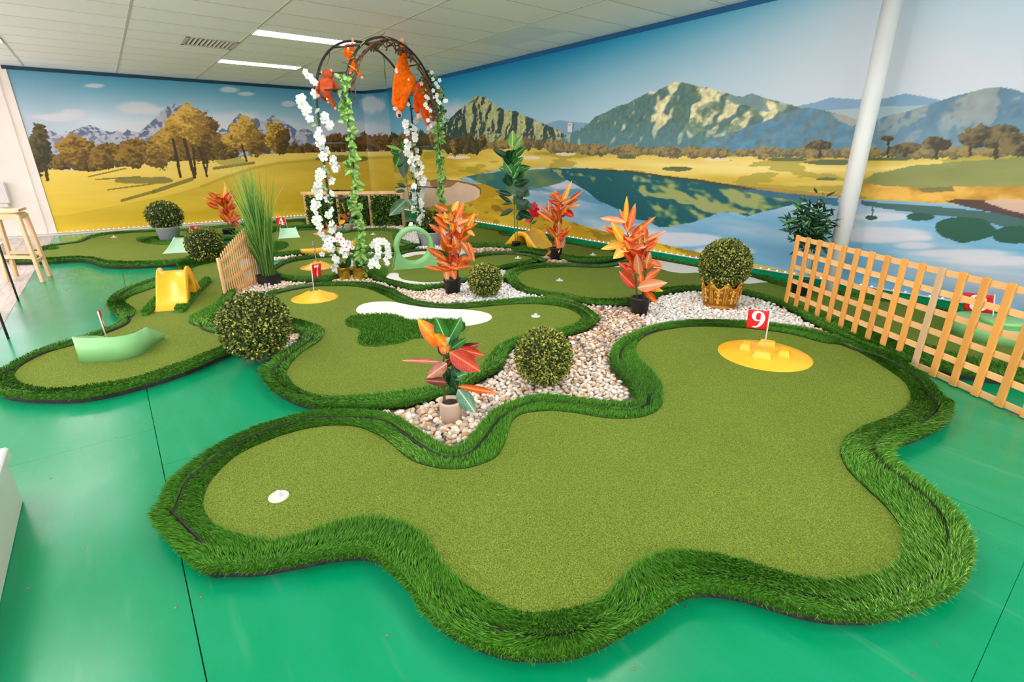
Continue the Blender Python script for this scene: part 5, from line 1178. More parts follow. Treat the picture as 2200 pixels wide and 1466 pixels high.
potted(733, 545, 0.05, 0.06, 0.10, M_terracotta, 'orange-leaved plant in a small pinkish pot half hidden by white blossom', None,
 [[(712, 520), (716, 500), (720, 488)]],
 [(700, 505, 672, 503, 8, 'p'), (705, 500, 690, 494, 8, 'o'), (722, 482, 722, 496, 8, 'o', .4), (728, 480, 742, 473, 9, 'y'), (716, 508, 702, 520, 9, 'c'), (724, 504, 737, 514, 8, 'k'), (712, 500, 700, 478, 8, 'o')], seed=7)
TG = [(1101, 320, 1101, 279, 20, 'l'), (1104, 322, 1123, 290, 15, 'l'), (1097, 344, 1060, 319, 15, 'd'), (1102, 340, 1128, 313, 20, 'g'), (1104, 366, 1142, 362, 20, 'g'), (1100, 372, 1083, 345, 22, 'g'), (1102, 360, 1092, 330, 20, 'l'), (1101, 396, 1078, 384, 16, 'd'), (1104, 398, 1139, 390, 18, 'd'), (1100, 420, 1064, 410, 11, 'd'), (1100, 437, 1070, 421, 10, 'd'), (1102, 436, 1078, 441, 7, 'd'), (1102, 449, 1074, 466, 12, 'd'),
      (1110, 405, 1139, 420, 24, 'd', .3), (1112, 436, 1144, 445, 26, 'd', .3), (1113, 455, 1143, 468, 22, 'd', .3), (1108, 420, 1136, 404, 22, 'd'), (1108, 385, 1128, 372, 18, 'd'), (1110, 450, 1134, 432, 22, 'd'), (1098, 400, 1085, 372, 18, 'd'), (1108, 470, 1130, 460, 18, 'd'), (1106, 440, 1122, 415, 22, 'd'), (1098, 355, 1112, 330, 16, 'g'), (1104, 380, 1118, 352, 18, 'g')]
potted(1109, 537, 0.05, 0.062, 0.115, M_black, 'tall slim rubber plant with dark green leaves in a black pot by the lake mural', None,
 [[(1107, 525), (1105, 460), (1102, 390), (1100, 315)], [(1111, 525), (1111, 470), (1108, 420)]], TG, name='rubber_plant', stemmat=M_gstem, seed=8,
 fill=[(12, 1102, 330, 1104, 400, 30, 15, 'ggd')])
potted(884, 489, 0.09, 0.10, 0.10, M_black, 'large-leaved green plant standing behind the arch by the hedge', None,
 [[(884, 486), (880, 440), (874, 390), (866, 325)]],
 [(860, 322, 830, 314, 9, 'l'), (858, 332, 838, 327, 12, 'g'), (866, 322, 868, 384, 26, 'd', .3), (862, 330, 850, 360, 24, 'g', .3), (871, 403, 853, 393, 9, 'd'), (880, 410, 912, 406, 6, 'd'), (878, 414, 904, 425, 8, 'd'), (872, 430, 838, 460, 26, 'b', .4), (876, 430, 890, 445, 18, 'b', .4), (888, 440, 914, 451, 10, 'd'), (870, 410, 849, 413, 8, 'd'), (880, 428, 896, 408, 10, 'd'), (868, 320, 862, 304, 12, 'g')], name='broadleaf_plant', stemmat=M_gstem, seed=9)
# red flower by the bridge
p = W(1140, 497, 0.0); p = np.array([WY(1140, 490, 5.0)[0], 5.0, 0.0]); rref = p
t = thing('red_flower_pot', p, 'small pot of red blossoms standing against the lake mural behind the bridge', 'potted plant')
pot(t, 0.06, 0.072, 0.10, M_black); vv = np.array([-p[0], -p[1], 0])/np.hypot(p[0], p[1])
stem(t, [p+np.array([0, 0, 0.09]), WD(1141, 465, p), WD(1148, 445, p)], 0.005, 0.003, M_gstem)
M_pet = {'red': noise_mat('red_petal', rgb(214, 20, 44), rgb(240, 50, 70), 30, rough=0.5), 'white': noise_mat('white_petal', rgb(228, 236, 230), rgb(244, 247, 243), 30, rough=0.6), 'orchid': noise_mat('orchid_petal', rgb(240, 234, 236), rgb(250, 248, 248), 30, rough=0.5)}
M_heart = {'red': M_pet['red'], 'white': noise_mat('pale_heart', rgb(206, 214, 150), rgb(226, 228, 170), 20), 'orchid': noise_mat('magenta_heart', rgb(196, 24, 84), rgb(226, 50, 110), 20)}
fl_cache = {}
def flower_mesh(kind, npet=5):
    if kind in fl_cache: return fl_cache[kind]
    m = MB()
    for k in range(npet):
        a = 2*math.pi*k/npet; ca, sa = math.cos(a), math.sin(a); P = []
        for (r, w_, z) in ((0.08, 0.10, 0.0), (0.45, 0.36, 0.10), (0.82, 0.40, 0.14), (1.0, 0.18, 0.06)):
            for s in (-1, 0, 1): P.append((r*ca-s*w_*sa, r*sa+s*w_*ca, z-(0.05 if s == 0 else 0)))
        m.add(P, [(i*3+j, i*3+j+1, i*3+j+4, i*3+j+3) for i in range(3) for j in range(2)])
    me = mesh('blossom', m.V, m.F, M_pet[kind], None, True, link_it=False)
    h = MB(); V_, F_ = ICO1; h.add(V_*np.array([.2, .2, .14])+np.array([0, 0, .06]), [tuple(f) for f in F_]); hm = mesh('flower_heart', h.V, h.F, M_heart[kind], None, True, link_it=False)
    fl_cache[kind] = (me, hm); return fl_cache[kind]
def blossom(t, P, r, kind, n, heart=True):
    me, hm = flower_mesh(kind); z = np.asarray(n, float); o = link('blossom', me, t)
    R3 = frame(z, (rnd.uniform(-1, 1), rnd.uniform(-1, 1), rnd.uniform(-1, 1))); M_ = np.eye(4); M_[:3, :3] = R3*r; M_[:3, 3] = np.asarray(P)-sub_loc(t); o.matrix_basis = Matrix(M_.tolist())
    if heart: link('flower_heart', hm, o)
for (x, y, r) in ((1146, 443, 8), (1150, 452, 8), (1141, 462, 9), (1136, 470, 8), (1152, 460, 7), (1145, 453, 8)):
    blossom(t, WD(x, y, p)+vv*0.02, sizeat(1140, 490, r), 'red', vv+np.array([rnd.uniform(-.6, .6), rnd.uniform(-.6, .6), .4]))
for (a, b_, c_, d_) in ((1141, 480, 1130, 466), (1141, 482, 1154, 474), (1140, 478, 1146, 462)): leaf_obj(t, WD(a, b_, p), WD(c_, d_, p), 0.035, 'g')

# bamboo palm at the column
bp_ = np.array([WY(1730, 585, 4.86)[0], 4.86, 0.0])
t = thing('bamboo_palm', bp_, 'bushy bamboo palm with narrow dark leaves beside the white column', 'potted plant')
pot(t, 0.075, 0.09, 0.16, M_black); vv = np.array([-bp_[0], -bp_[1], 0])/np.hypot(*bp_[:2])
rr = random.Random(21); M_cane = noise_mat('pale_cane', rgb(176, 178, 172), rgb(206, 208, 200), 20, rough=0.5)
canes = [((1733, 582), (1742, 520), (1735, 450)), ((1738, 582), (1750, 510), (1760, 430)), ((1742, 582), (1760, 520), (1778, 460)), ((1730, 582), (1725, 520), (1712, 480))]
for c_ in canes: stem(t, [WD(a, b_, bp_)+vv*rr.uniform(-.03, .03) for a, b_ in c_], 0.007, 0.004, M_cane if c_[0][0] < 1740 else M_gstem, 'cane')
for i in range(330):
    c_ = rr.choice(canes); u = rr.uniform(0.45, 1.05); P = spline(c_, 20, False); q = P[min(19, int(u*19))]+np.array([rr.uniform(-20, 16), rr.uniform(-22, 12)])
    a = rr.choice([rr.uniform(-0.9, 0.9), rr.uniform(2.2, 4.0), rr.uniform(-2.2, -0.9)]); l_ = rr.uniform(20, 34)
    B = WD(q[0], q[1], bp_)+vv*rr.uniform(-.1, .1); Tp = WD(q[0]+l_*math.cos(a), q[1]+l_*math.sin(a)*0.7+4, bp_)+vv*rr.uniform(-.16, .16)
    leaf_obj(t, B, Tp, 0.019, rr.choice('ddgd'), vv+np.array([rr.uniform(-.8, .8), rr.uniform(-.8, .8), rr.uniform(0, 1)]))

# tall ornamental grass
gp = W(580, 613, 0.012); t = thing('ornamental_grass', gp, 'tall bunch of artificial green grass in a square black pot with a white tag', 'potted plant'); t['kind'] = 'thing'
vv = np.array([-gp[0], -gp[1], 0])/np.hypot(*gp[:2]); sd = np.array([-vv[1], vv[0], 0])
m = MB(); hw = 0.085; V = [(x*hw*k, y*hw*k, z) for z, k in ((0, 0.88), (0.115, 1), (0.115, 0.9), (0.095, 0.9)) for x, y in ((-1, -1), (1, -1), (1, 1), (-1, 1))]
V = [tuple(np.array(v)@rotz(0.35).T) for v in V]
m.add(V, [(3, 2, 1, 0)]+[(l*4+i, l*4+(i+1) % 4, l*4+4+(i+1) % 4, l*4+4+i) for l in range(3) for i in range(4)]+[(12, 13, 14, 15)]); m.build('pot', M_black, t)
V, F, C = [], [], []; rs = np.random.RandomState(8); g1, g2 = lin((70, 128, 36)), lin((142, 188, 92))
for i in range(520):
    b0 = gp+np.array([rs.uniform(-.06, .06), rs.uniform(-.06, .06), 0.10]); h = rs.uniform(0.55, 1.13)*(1.0 if rs.rand() < .7 else .7)
    q = rs.normal(0, 1, 2)*np.array([0.075, 0.07])+np.array([0.02, 0]); out = sd*-q[0]+vv*q[1]; n = 7; o_ = len(V); dirw = rs.normal(size=3); dirw[2] *= .2; dirw /= np.linalg.norm(dirw); c = g1+(g2-g1)*rs.rand()
    for k in range(n):
        u = k/(n-1); pnt = b0+np.array([0, 0, h*(u-0.10*u*u*np.linalg.norm(q)*4)])+out*(u**1.7)*1.2; w_ = 0.0042*(1-u**2.2)+0.0006
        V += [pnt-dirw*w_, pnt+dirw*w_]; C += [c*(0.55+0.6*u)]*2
    F += [(o_+2*k, o_+2*k+1, o_+2*k+3, o_+2*k+2) for k in range(n-1)]
o = mesh('grass_leaves', V, F, attr_mat('ornamental_grass_leaf', 0.5, 0.3), t, cols=np.array(C), world=True); o['kind'] = 'stuff'
m = MB(); m.box(WD(574, 611, gp)+vv*0.10, (0.055, 0.004, 0.065), R=rotz(math.atan2(sd[1], sd[0]))); m.build('price_tag', M_plastic_white, t, world=True)
m = MB(); q0 = WD(573, 598, gp)+vv*0.09; m.tube([q0+np.array([0, 0, .03]), q0+vv*0.01, WD(574, 606, gp)+vv*0.10], 0.0015, 5); m.build('tag_string', M_plastic_white, t, world=True)

# ------------------------------------------------------------------ flags
def stroke(pts, widths):
    """flat ribbon with changing width along a centre line"""
    P = spline(pts, 26, False) if len(pts) > 2 else np.array([np.array(pts[0])+(np.array(pts[1])-np.array(pts[0]))*u for u in np.linspace(0, 1, 26)])
    w_ = np.interp(np.linspace(0, 1, 26), np.linspace(0, 1, len(widths)), widths); T_ = np.gradient(P, axis=0); T_ /= np.linalg.norm(T_, axis=1, keepdims=True)+1e-9
    Nn = np.stack([-T_[:, 1], T_[:, 0]], 1); return P+Nn*w_[:, None]/2, P-Nn*w_[:, None]/2
DIG = {
 '9': [([(.70, .70), (.66, .86), (.5, .93), (.34, .86), (.29, .68), (.34, .52), (.48, .45), (.6, .50)], [.20, .10, .08, .17, .21, .17, .08, .04]),
       ([(.5, .92), (.66, .86), (.72, .66), (.70, .42), (.60, .2), (.44, .09), (.27, .08)], [.05, .13, .21, .20, .15, .08, .03])],
 '7': [([(.26, .86), (.5, .83), (.78, .88)], [.16, .15, .16]), ([(.25, .92), (.24, .72)], [.04, .03]), ([(.74, .84), (.6, .56), (.5, .32), (.48, .06)], [.07, .09, .13, .17])],
 '4': [([(.58, .92), (.40, .6), (.22, .32)], [.08, .07, .05]), ([(.2, .30), (.82, .30)], [.10, .10]), ([(.62, .92), (.62, .08)], [.17, .17]), ([(.44, .08), (.8, .08)], [.06, .06])],
 '1': [([(.54, .92), (.54, .08)], [.2, .2]), ([(.32, .76), (.46, .84), (.52, .92)], [.06, .1, .1]), ([(.34, .08), (.74, .08)], [.06, .06])],
 '6': [([(.30, .32), (.34, .14), (.5, .07), (.66, .14), (.71, .32), (.66, .48), (.52, .55), (.4, .5)], [.20, .10, .08, .17, .21, .17, .08, .04]),
       ([(.5, .08), (.34, .14), (.28, .34), (.30, .58), (.40, .8), (.56, .91), (.73, .92)], [.05, .13, .21, .20, .15, .08, .03])],
 '8': [([(.5, .92), (.34, .86), (.30, .72), (.38, .58), (.6, .46), (.71, .28), (.62, .12), (.5, .08), (.36, .12), (.29, .28), (.4, .46), (.62, .58), (.70, .72), (.66, .86), (.5, .92)], [.07, .14, .17, .15, .18, .17, .12, .07, .14, .17, .15, .16, .17, .12, .07])],
}
def flag(base, top, digit, side, depth, label, z0=ZG, w_=0.135, h=0.118, slack=0.012):
    """pole from base pixel to top pixel; side = signed sideways share of the cloth (+ right), depth = share pointing away"""
    p = W(base[0], base[1], z0); tp = WD(top[0], top[1], p); t = thing('golf_flag', p, label, 'flag', 'numbered course flags')
    m = MB(); m.tube([p, tp+np.array([0, 0, 0.004])], 0.0042, 10); m.build('pole', M_plastic_white, t, True, world=True)
    vv = np.array([-p[0], -p[1], 0])/np.hypot(p[0], p[1]); sd = np.array([-vv[1], vv[0], 0])   # sd: to the right in view
    if (proj(p+sd*.1)-proj(p))[0] < 0: sd = -sd
    d = sd*side-vv*depth; d /= np.linalg.norm(d); n = np.cross(d, [0, 0, 1.0])
    if n@vv < 0: n = -n
    up = (tp-p)/np.linalg.norm(tp-p); nx, nz_ = 12, 6; V = []
    def pt(u, v, off=0.0): return tp+up*(-0.006-h*(1-v))+d*u*w_+n*(slack*math.sin(u*5.2+v*1.1)*u+off)-np.array([0, 0, 1])*0.012*u*(1-0*v)
    for s in (0.0012, -0.0012):
        for j in range(nz_+1):
            for i in range(nx+1): V.append(pt(i/nx, j/nz_, s))
    K = (nx+1)*(nz_+1); F = []
    for j in range(nz_):
        for i in range(nx):
            a = j*(nx+1)+i; F.append((a, a+1, a+nx+2, a+nx+1)); F.append((K+a+nx+1, K+a+nx+2, K+a+1, K+a))
    ring_ = [i for i in range(nx+1)]+[j*(nx+1)+nx for j in range(1, nz_+1)]+[nz_*(nx+1)+i for i in range(nx-1, -1, -1)]+[j*(nx+1) for j in range(nz_-1, 0, -1)]
    for a, b_ in zip(ring_, ring_[1:]+ring_[:1]): F.append((a, K+a, K+b_, b_))
    c = mesh('flag_cloth', V, F, M_red, t, True, world=True)
    mirror = (proj(p+d*.1)-proj(p))[0] < 0
    m = MB()
    for pts, wd_ in DIG[digit]:
        for back in (False, True):
            A, B = stroke(pts, wd_); fl = mirror != back
            f = lambda q: pt(((1-q[0]) if fl else q[0]), q[1]*0.98+0.01, -0.0026 if back else 0.0026)
            o_ = len(m.V); m.add([f(q) for q in A]+[f(q) for q in B], [(i, i+1, 27+i, 26+i) for i in range(25)])
    m.build('number', M_number, c, world=True)
    return t
flag((1641, 752), (1655.5, 667), '9', -1.0, 0.12, 'red flag with a white 9 standing in the castle-shaped yellow dish', z0=ZG+0.03, w_=0.125, h=0.120)
flag((675, 633), (668.5, 568), '7', 0.62, 0.78, 'red flag with a white 7 on the yellow cone of the middle green', z0=ZG+0.035)
flag((231.5, 733), (210, 671), '6', 0.12, 0.99, 'red flag seen edge-on, standing in the pale green boat-shaped obstacle', z0=ZG+0.02)
flag((682, 569), (671, 520), '8', 0.06, -1.0, 'red flag seen edge-on above the yellow cone under the arch', z0=ZG+0.03)
flag((619, 494), (611, 466), '4', -0.95, 0.2, 'red flag with a white 4 by the pale ramp near the far wall', z0=ZG+0.06, w_=0.145, h=0.13)
flag((408, 526), (406.5, 485), '1', 0.98, 0.2, 'red flag with a white 1 rising behind the boxwood ball by the far wall', z0=ZG, w_=0.17, h=0.14)
flag((2131, 702), (2137, 634), '8', -0.98, 0.2, 'red flag in the pale green dish seen through the right lattice', z0=ZG+0.05, w_=0.17, h=0.13)

# tee markers
tm_ = MB(); tm_.lathe([(0.001, 0), (0.037, 0), (0.036, 0.004), (0.0115, 0.006), (0.0105, 0.022), (0.009, 0.025), (0.001, 0.0255)], 28)
tee_me = mesh('tee_marker', tm_.V, tm_.F, M_plastic_white, None, False, link_it=False)
for (px, py, lab) in ((599, 1068, 'white rubber tee marker on the left lobe of the large front green'), (1151, 680, 'white rubber tee marker on the right end of the middle green'), (1202, 603, 'white rubber tee marker on the long green by the lake mural'),
                      (1113, 555, 'white rubber tee marker at the right end of the green with the loop'), (1274, 548, 'white rubber tee marker on the back green right of the bridge'), (245, 510, 'white rubber tee marker on the farthest left green'), (675 + 127, 504, 'white rubber tee marker on the flag 4 green behind the arch')):
    q = W(px, py, ZG); s = 1.0 if py > 600 else 1.15; o = link('tee_marker', tee_me, None, (q[0], q[1], ZG)); o.scale = (s, s, s); tag(o, lab, 'tee marker', 'white tee markers')

# ------------------------------------------------------------------ obstacles
# castle dish of hole nine
q = W(1641, 763, ZG); t = thing('castle_dish', (q[0], q[1], ZG), 'round yellow dish with four raised blocks around the hole of flag 9', 'golf obstacle')
m = MB(); m.lathe([(0.001, 0), (0.275, 0), (0.277, 0.003), (0.27, 0.006), (0.15, 0.026), (0.06, 0.034), (0.05, 0.03), (0.001, 0.028)], 64); m.build('dish', M_yellow, t, True)
for k in range(4):
    a = 0.35+k*math.pi/2; c = np.array([0.112*math.cos(a), 0.112*math.sin(a), 0.026]); m = MB()
    b0 = [(-.034, -.054), (.034, -.054), (.034, .054), (-.034, .054)]; V = [(x, y, 0) for x, y in b0]+[(x*.72, y*.8, .034) for x, y in b0]+[(x*.6, y*.72, .037) for x, y in b0]
    V = [tuple(np.array(v)@rotz(a).T+c) for v in V]; m.add(V, [(3, 2, 1, 0)]+[(l*4+i, l*4+(i+1) % 4, l*4+4+(i+1) % 4, l*4+4+i) for l in range(2) for i in range(4)]+[(8, 9, 10, 11)]); m.build('block', M_yellow, t)
# ridged cones
def cone(px, py, r, label, h=0.05, rot=0.0):
    q = W(px, py, ZG); t = thing('ridged_cone', (q[0], q[1], ZG), label, 'golf obstacle', 'yellow ridged cones'); n = 72; V = []; F = []
    pr = [(1.0, 0.0), (1.0, 0.05), (0.86, 0.16), (0.6, 0.5), (0.32, 0.86), (0.2, 1.0), (0.14, 0.95), (0.001, 0.9)]
    for (f, z) in pr:
        for k in range(n):
            a = 2*math.pi*k/n; rd = math.cos(5*(a-rot)); g = 1+0.0*rd; zz = z*h*(1+0.30*max(0, rd)**3*(f < 0.95)*(f > 0.15)); V.append((r*f*g*math.cos(a), r*f*g*math.sin(a), zz))
    for i in range(len(pr)-1):
        for k in range(n): F.append((i*n+k, i*n+(k+1) % n, (i+1)*n+(k+1) % n, (i+1)*n+k))
    mesh('cone_body', V, F, M_yellow, t, True)
    return t
cone(677, 640, 0.205, 'yellow cone with ridges around flag 7 on the middle green', 0.055, 0.4)
cone(684, 574, 0.20, 'yellow cone with ridges on the green under the arch', 0.055, 0.9)
# shallow yellow bowl at hole four
q = W(708, 534, ZG); t = thing('curved_bank', (q[0], q[1], ZG), 'low curved yellow bank behind the white blossom on the flag 4 green', 'golf obstacle'); V = []; F = []; n = 40
for i in range(n+1):
    a = -0.30+(math.pi*1.1+0.6)*i/n*0.8; ca, sa = math.cos(a), math.sin(a)
    for (r, z) in ((0.20, 0.0), (0.36, 0.035), (0.43, 0.10), (0.445, 0.10), (0.44, 0.0)): V.append((r*ca, r*sa, z*(0.55+0.45*math.sin(math.pi*i/n))))
for i in range(n):
    for j in range(4): F.append((i*5+j, (i+1)*5+j, (i+1)*5+j+1, i*5+j+1))
    F.append((i*5+4, (i+1)*5+4, (i+1)*5, i*5))
F += [(0, 1, 2, 3, 4), tuple(n*5+j for j in (4, 3, 2, 1, 0))]
for i, v in enumerate(V): V[i] = tuple(np.array(v)@rotz(-1.0).T)
mesh('bank', V, F, M_yellow, t, True)

def hump(name, A, B, width, h, hole, label, side=0.022, flat=0.18, mat=M_yellow, cat='golf obstacle', arch_w=0.34, lift=0.03):
    """ramp over a small tunnel between A and B (world xy): a curved deck with raised sides and an arched opening through it"""
    A = np.array(A); B = np.array(B); d = B-A; L_ = np.linalg.norm(d); d /= L_; nrm = np.array([-d[1], d[0]]); c = (A+B)/2
    t = thing(name, (c[0], c[1], ZG), label, cat); n = 36; u = np.linspace(-1, 1, n+1)
    top = h*(0.5+0.5*np.cos(np.pi*np.clip((np.abs(u)-flat)/(1-flat), 0, 1)))**0.9+0.004
    bot = np.where(np.abs(u) < arch_w, hole*np.sqrt(np.clip(1-(u/arch_w)**2, 0, 1)), 0.0); bot = np.minimum(bot, top-0.012); bot = np.maximum(bot, 0)
    V = []; F = []
    prof = lambda i: [(-width/2, bot[i]), (-width/2, top[i]+lift*top[i]/h), (-width/2+side*0.5, top[i]+lift*top[i]/h*1.05), (-width/2+side, top[i]), (width/2-side, top[i]), (width/2-side*0.5, top[i]+lift*top[i]/h*1.05), (width/2, top[i]+lift*top[i]/h), (width/2, bot[i])]
    for i in range(n+1):
        for s, z in prof(i): w_ = 1.0+0.10*(abs(u[i]))**2; p_ = d*u[i]*L_/2+nrm*s*w_; V.append((p_[0], p_[1], z))
    for i in range(n):
        for j in range(7): F.append((i*8+j, i*8+j+1, (i+1)*8+j+1, (i+1)*8+j))
        F.append((i*8+7, i*8, (i+1)*8, (i+1)*8+7))
    F += [tuple(range(8))[::-1], tuple(n*8+j for j in range(8))]
    mesh('deck', V, F, mat, t, True); return t
pa = W(367, 668, ZG)[:2]; pb = W(406, 627, ZG)[:2]
hump('tunnel_ramp', pa, pb, 0.22, 0.27, 0.16, 'steep yellow humped ramp with a tunnel between two dark grass strips', flat=0.05)
hump('bridge_ramp', WY(1098, 517, 4.55)[:2], W(1176, 533, ZG)[:2], 0.36, 0.20, 0.16, 'low yellow bridge with an arched tunnel on the back green', flat=0.12, lift=0.015)

# walled obstacles: a sloping wall that wraps around a floor
def wall_strip(t, pts, z0, heights, thick, mat, name='wall', lean=0.0, closed=False):
    P = np.array(pts, float); n = len(P); T_ = np.gradient(P, axis=0); T_ /= np.linalg.norm(T_, axis=1, keepdims=True); Nn = np.stack([-T_[:, 1], T_[:, 0]], 1); V = []; F = []
    for i in range(n):
        for s, z, l_ in ((0, 0, 0), (0, 1, 1), (1, 1, 1), (1, 0, 0)):
            p_ = P[i]+Nn[i]*(thick*s+lean*l_*heights[i]); V.append((p_[0], p_[1], z0+z*heights[i]))
    for i in range(n-1):
        for j in range(4): F.append((i*4+j, (i+1)*4+j, (i+1)*4+(j+1) % 4, i*4+(j+1) % 4))
    F += [(0, 1, 2, 3), tuple((n-1)*4+j for j in (3, 2, 1, 0))]
    return mesh(name, V, F, mat, t, True, world=True)
q = W(245, 760, ZG); t = thing('boat_obstacle', (q[0], q[1], ZG), 'pale green boat-shaped curved wall obstacle on the long left green', 'golf obstacle')
near_ = [(171, 777), (176, 779), (200, 780), (230, 778), (260, 775), (285, 770), (305, 763), (320, 753), (340, 738), (354, 728)]
P = spline([W(a, b_, ZG)[:2] for a, b_ in near_], 40, False); hts = np.interp(np.linspace(0, 1, 40), [0, .08, .45, .75, 1], [0.165, 0.165, 0.155, 0.145, 0.035])
wall_strip(t, P, ZG, hts, 0.010, M_mint, 'side_wall', lean=0.0)
farp = [(171, 777), (185, 762), (205, 752), (228, 746), (238, 748)]; P2 = spline([W(a, b_, ZG)[:2] for a, b_ in farp], 20, False)
wall_strip(t, P2, ZG, np.interp(np.linspace(0, 1, 20), [0, .5, 1], [0.165, 0.12, 0.06]), -0.010, M_mint, 'far_wall', lean=0.0)
fl_ = [tuple(p_) for p_ in P]+[tuple(W(a, b_, ZG)[:2]) for a, b_ in ((330, 735), (290, 745), (255, 748), (238, 748), (210, 752), (185, 762))]
m = MB(); m.prism(fl_ if area(fl_) > 0 else fl_[::-1], ZG, ZG+0.008); m.build('obstacle_floor', M_mint, t, world=True)

# loop
lp = W(892, 574, ZG); t = thing('loop_obstacle', (lp[0], lp[1], ZG), 'pale green upright loop with flared foot on the green behind the arch', 'golf obstacle')
vv = np.array([-lp[0], -lp[1], 0])/np.hypot(lp[0], lp[1]); sd = np.array([-vv[1], vv[0], 0]); sd = sd if (proj(lp+sd*.1)-proj(lp))[0] > 0 else -sd
Rl, rl, cz = 0.224, 0.176, 0.245; n = 64; V = []; F = []
ax = vv*0.985+sd*0.17; ax /= np.linalg.norm(ax); sx = np.cross([0, 0, 1.0], ax)
prof_ = [(Rl, -0.055), (Rl-0.006, -0.065), (rl+0.006, -0.065), (rl, -0.055), (rl, 0.055), (rl+0.006, 0.065), (Rl-0.006, 0.065), (Rl, 0.055)]
for k in range(n):
    a = 2*math.pi*k/n
    for r, d_ in prof_: V.append(sx*math.cos(a)*r+np.array([0, 0, math.sin(a)*r+cz])+ax*(d_+0.02*math.sin(a-1)))
for k in range(n):
    for j in range(8): F.append((k*8+j, ((k+1) % n)*8+j, ((k+1) % n)*8+(j+1) % 8, k*8+(j+1) % 8))
mesh('ring', V, F, M_mint, t, True)
m = MB()
for y in (-0.08, 0.04):
    V = []; a_ = [(-0.26, 0.0), (0.26, 0.0), (0.245, 0.03), (0.21, 0.19)]; arc = [(rl*1.12*math.cos(x), cz+rl*1.12*math.sin(x)) for x in np.linspace(-0.32, -math.pi+0.32, 14)]
    out = a_+arc+[(-0.21, 0.19), (-0.245, 0.03)]
    tr = tessellate_polygon([[Vector((x, z, 0)) for x, z in out]])
    for yy in (y, y+0.04): V += [sx*x+np.array([0, 0, z])+ax*yy for x, z in out]
    k_ = len(out); F = [tuple(f) for f in tr]+[tuple(i+k_ for i in f)[::-1] for f in tr]+[(i, (i+1) % k_, (i+1) % k_+k_, i+k_) for i in range(k_)]; m.add(V, F)
m.build('foot', M_mint, t)
# little pale ramps
def wedge(name, A, B, wa, wb, h, mat, label):
    A = np.array(A)[:2]; B = np.array(B)[:2]; d = B-A; d /= np.linalg.norm(d); nr = np.array([-d[1], d[0]]); c = (A+B)/2; t = thing(name, (c[0], c[1], ZG), label, 'golf obstacle'); m = MB()
    V = []; n = 10
    for i in range(n+1):
        u = i/n; p_ = A+(B-A)*u-c; w_ = wa+(wb-wa)*u; z = 0.006+h*u**1.5
        for s, zz in ((-1, 0), (-1, z+0.012*u), (-0.9, z+0.012*u), (-0.88, z), (0.88, z), (0.9, z+0.012*u), (1, z+0.012*u), (1, 0)): V.append((*(p_+nr*s*w_/2), zz))
    F = [(i*8+j, i*8+(j+1) % 8, (i+1)*8+(j+1) % 8, (i+1)*8+j) for i in range(n) for j in range(8)]+[tuple(range(8))[::-1], tuple(n*8+j for j in range(8))]
    m.add(V, F); m.build('ramp', mat, t, True); return t
M_mint2 = noise_mat('pale_mint_plastic', rgb(176, 222, 182), rgb(190, 230, 196), 6, rough=0.4)
wedge('small_ramp', W(622, 512, ZG), W(621, 505, ZG), 0.33, 0.24, 0.11, M_mint2, 'small pale green wedge ramp below flag 4')
wedge('small_ramp', W(382, 544, ZG), W(404, 530, ZG), 0.36, 0.30, 0.13, M_mint2, 'pale green sloping ramp half hidden behind the left boxwood ball')
q = W(2128, 722, ZG); t = thing('stepped_obstacle', (q[0], q[1], ZG), 'pale green stepped dish obstacle seen through the right lattice', 'golf obstacle')
m = MB(); m.lathe([(0.001, 0), (0.225, 0), (0.235, 0.11), (0.225, 0.112), (0.215, 0.105), (0.001, 0.10)], 48, c=(0, 0, 0)); m.build('lower_dish', M_mint, t, True)
m = MB(); m.lathe([(0.001, 0.10), (0.12, 0.10), (0.12, 0.125), (0.115, 0.128), (0.001, 0.128)], 36, c=(0.03, 0.03, 0)); m.build('upper_dish', M_mint, t, True)
m = MB(); m.box((0.30, 0.03, 0.04), (0.24, 0.26, 0.08), bev=0.01); m.build('step', M_mint, t)

# ------------------------------------------------------------------ timber lattice on the right
M_pine = noise_mat('pine', rgb(226, 152, 66), rgb(240, 178, 96), 5, rough=0.55, stretch=(1, 1, 0.12), obj_var=0.10, bump=0.15, bscale=40)
M_pine2 = noise_mat('light_pine', rgb(238, 180, 112), rgb(248, 204, 146), 5, rough=0.55, stretch=(0.12, 0.12, 1), obj_var=0.08, bump=0.15, bscale=40)
M_weather = noise_mat('weathered_pine', rgb(206, 166, 122), rgb(222, 186, 146), 5, rough=0.65, stretch=(1, 1, 0.12))
A = W(1689, 663, 0.01); B = W(2150, 871, 0.01); d = B-A; L_ = np.linalg.norm(d); d /= L_; ang = math.atan2(d[1], d[0]); nr = np.array([d[1], -d[0], 0]); nr = nr if nr@(-A) > 0 else -nr
c0 = A+d*L_*0.55; t = thing('timber_lattice', (c0[0], c0[1], 0), 'long timber lattice screen standing between the front green and the lake mural', 'lattice')
sp = L_/14; Hs = 0.63; up_ = MB(); up_.box((0, 0, Hs/2), (0.040, 0.014, Hs), bev=0.002)
for k in range(17):
    mt = M_weather if k in (10,) else M_pine; me = mesh('slat', up_.V, up_.F, mt, link_it=False) if k in (0, 10) else None
    if k == 0: m0 = me
    P_ = A+d*sp*k+nr*0.014; o = link('slat', me if k == 10 else m0, t, P_-c0); o.location.z = 0.004; o.rotation_euler = (0, 0, ang)
rl_ = MB(); rl_.box((0, 0, 0), (sp*16.3, 0.012, 0.036), bev=0.002); rm_ = mesh('rail', rl_.V, rl_.F, M_pine2, link_it=False)
for k in range(6):
    z = 0.024+k*(Hs-0.048)/5; P_ = A+d*sp*8; o = link('rail', rm_, t, P_-c0); o.location.z = z; o.rotation_euler = (0, 0, ang)
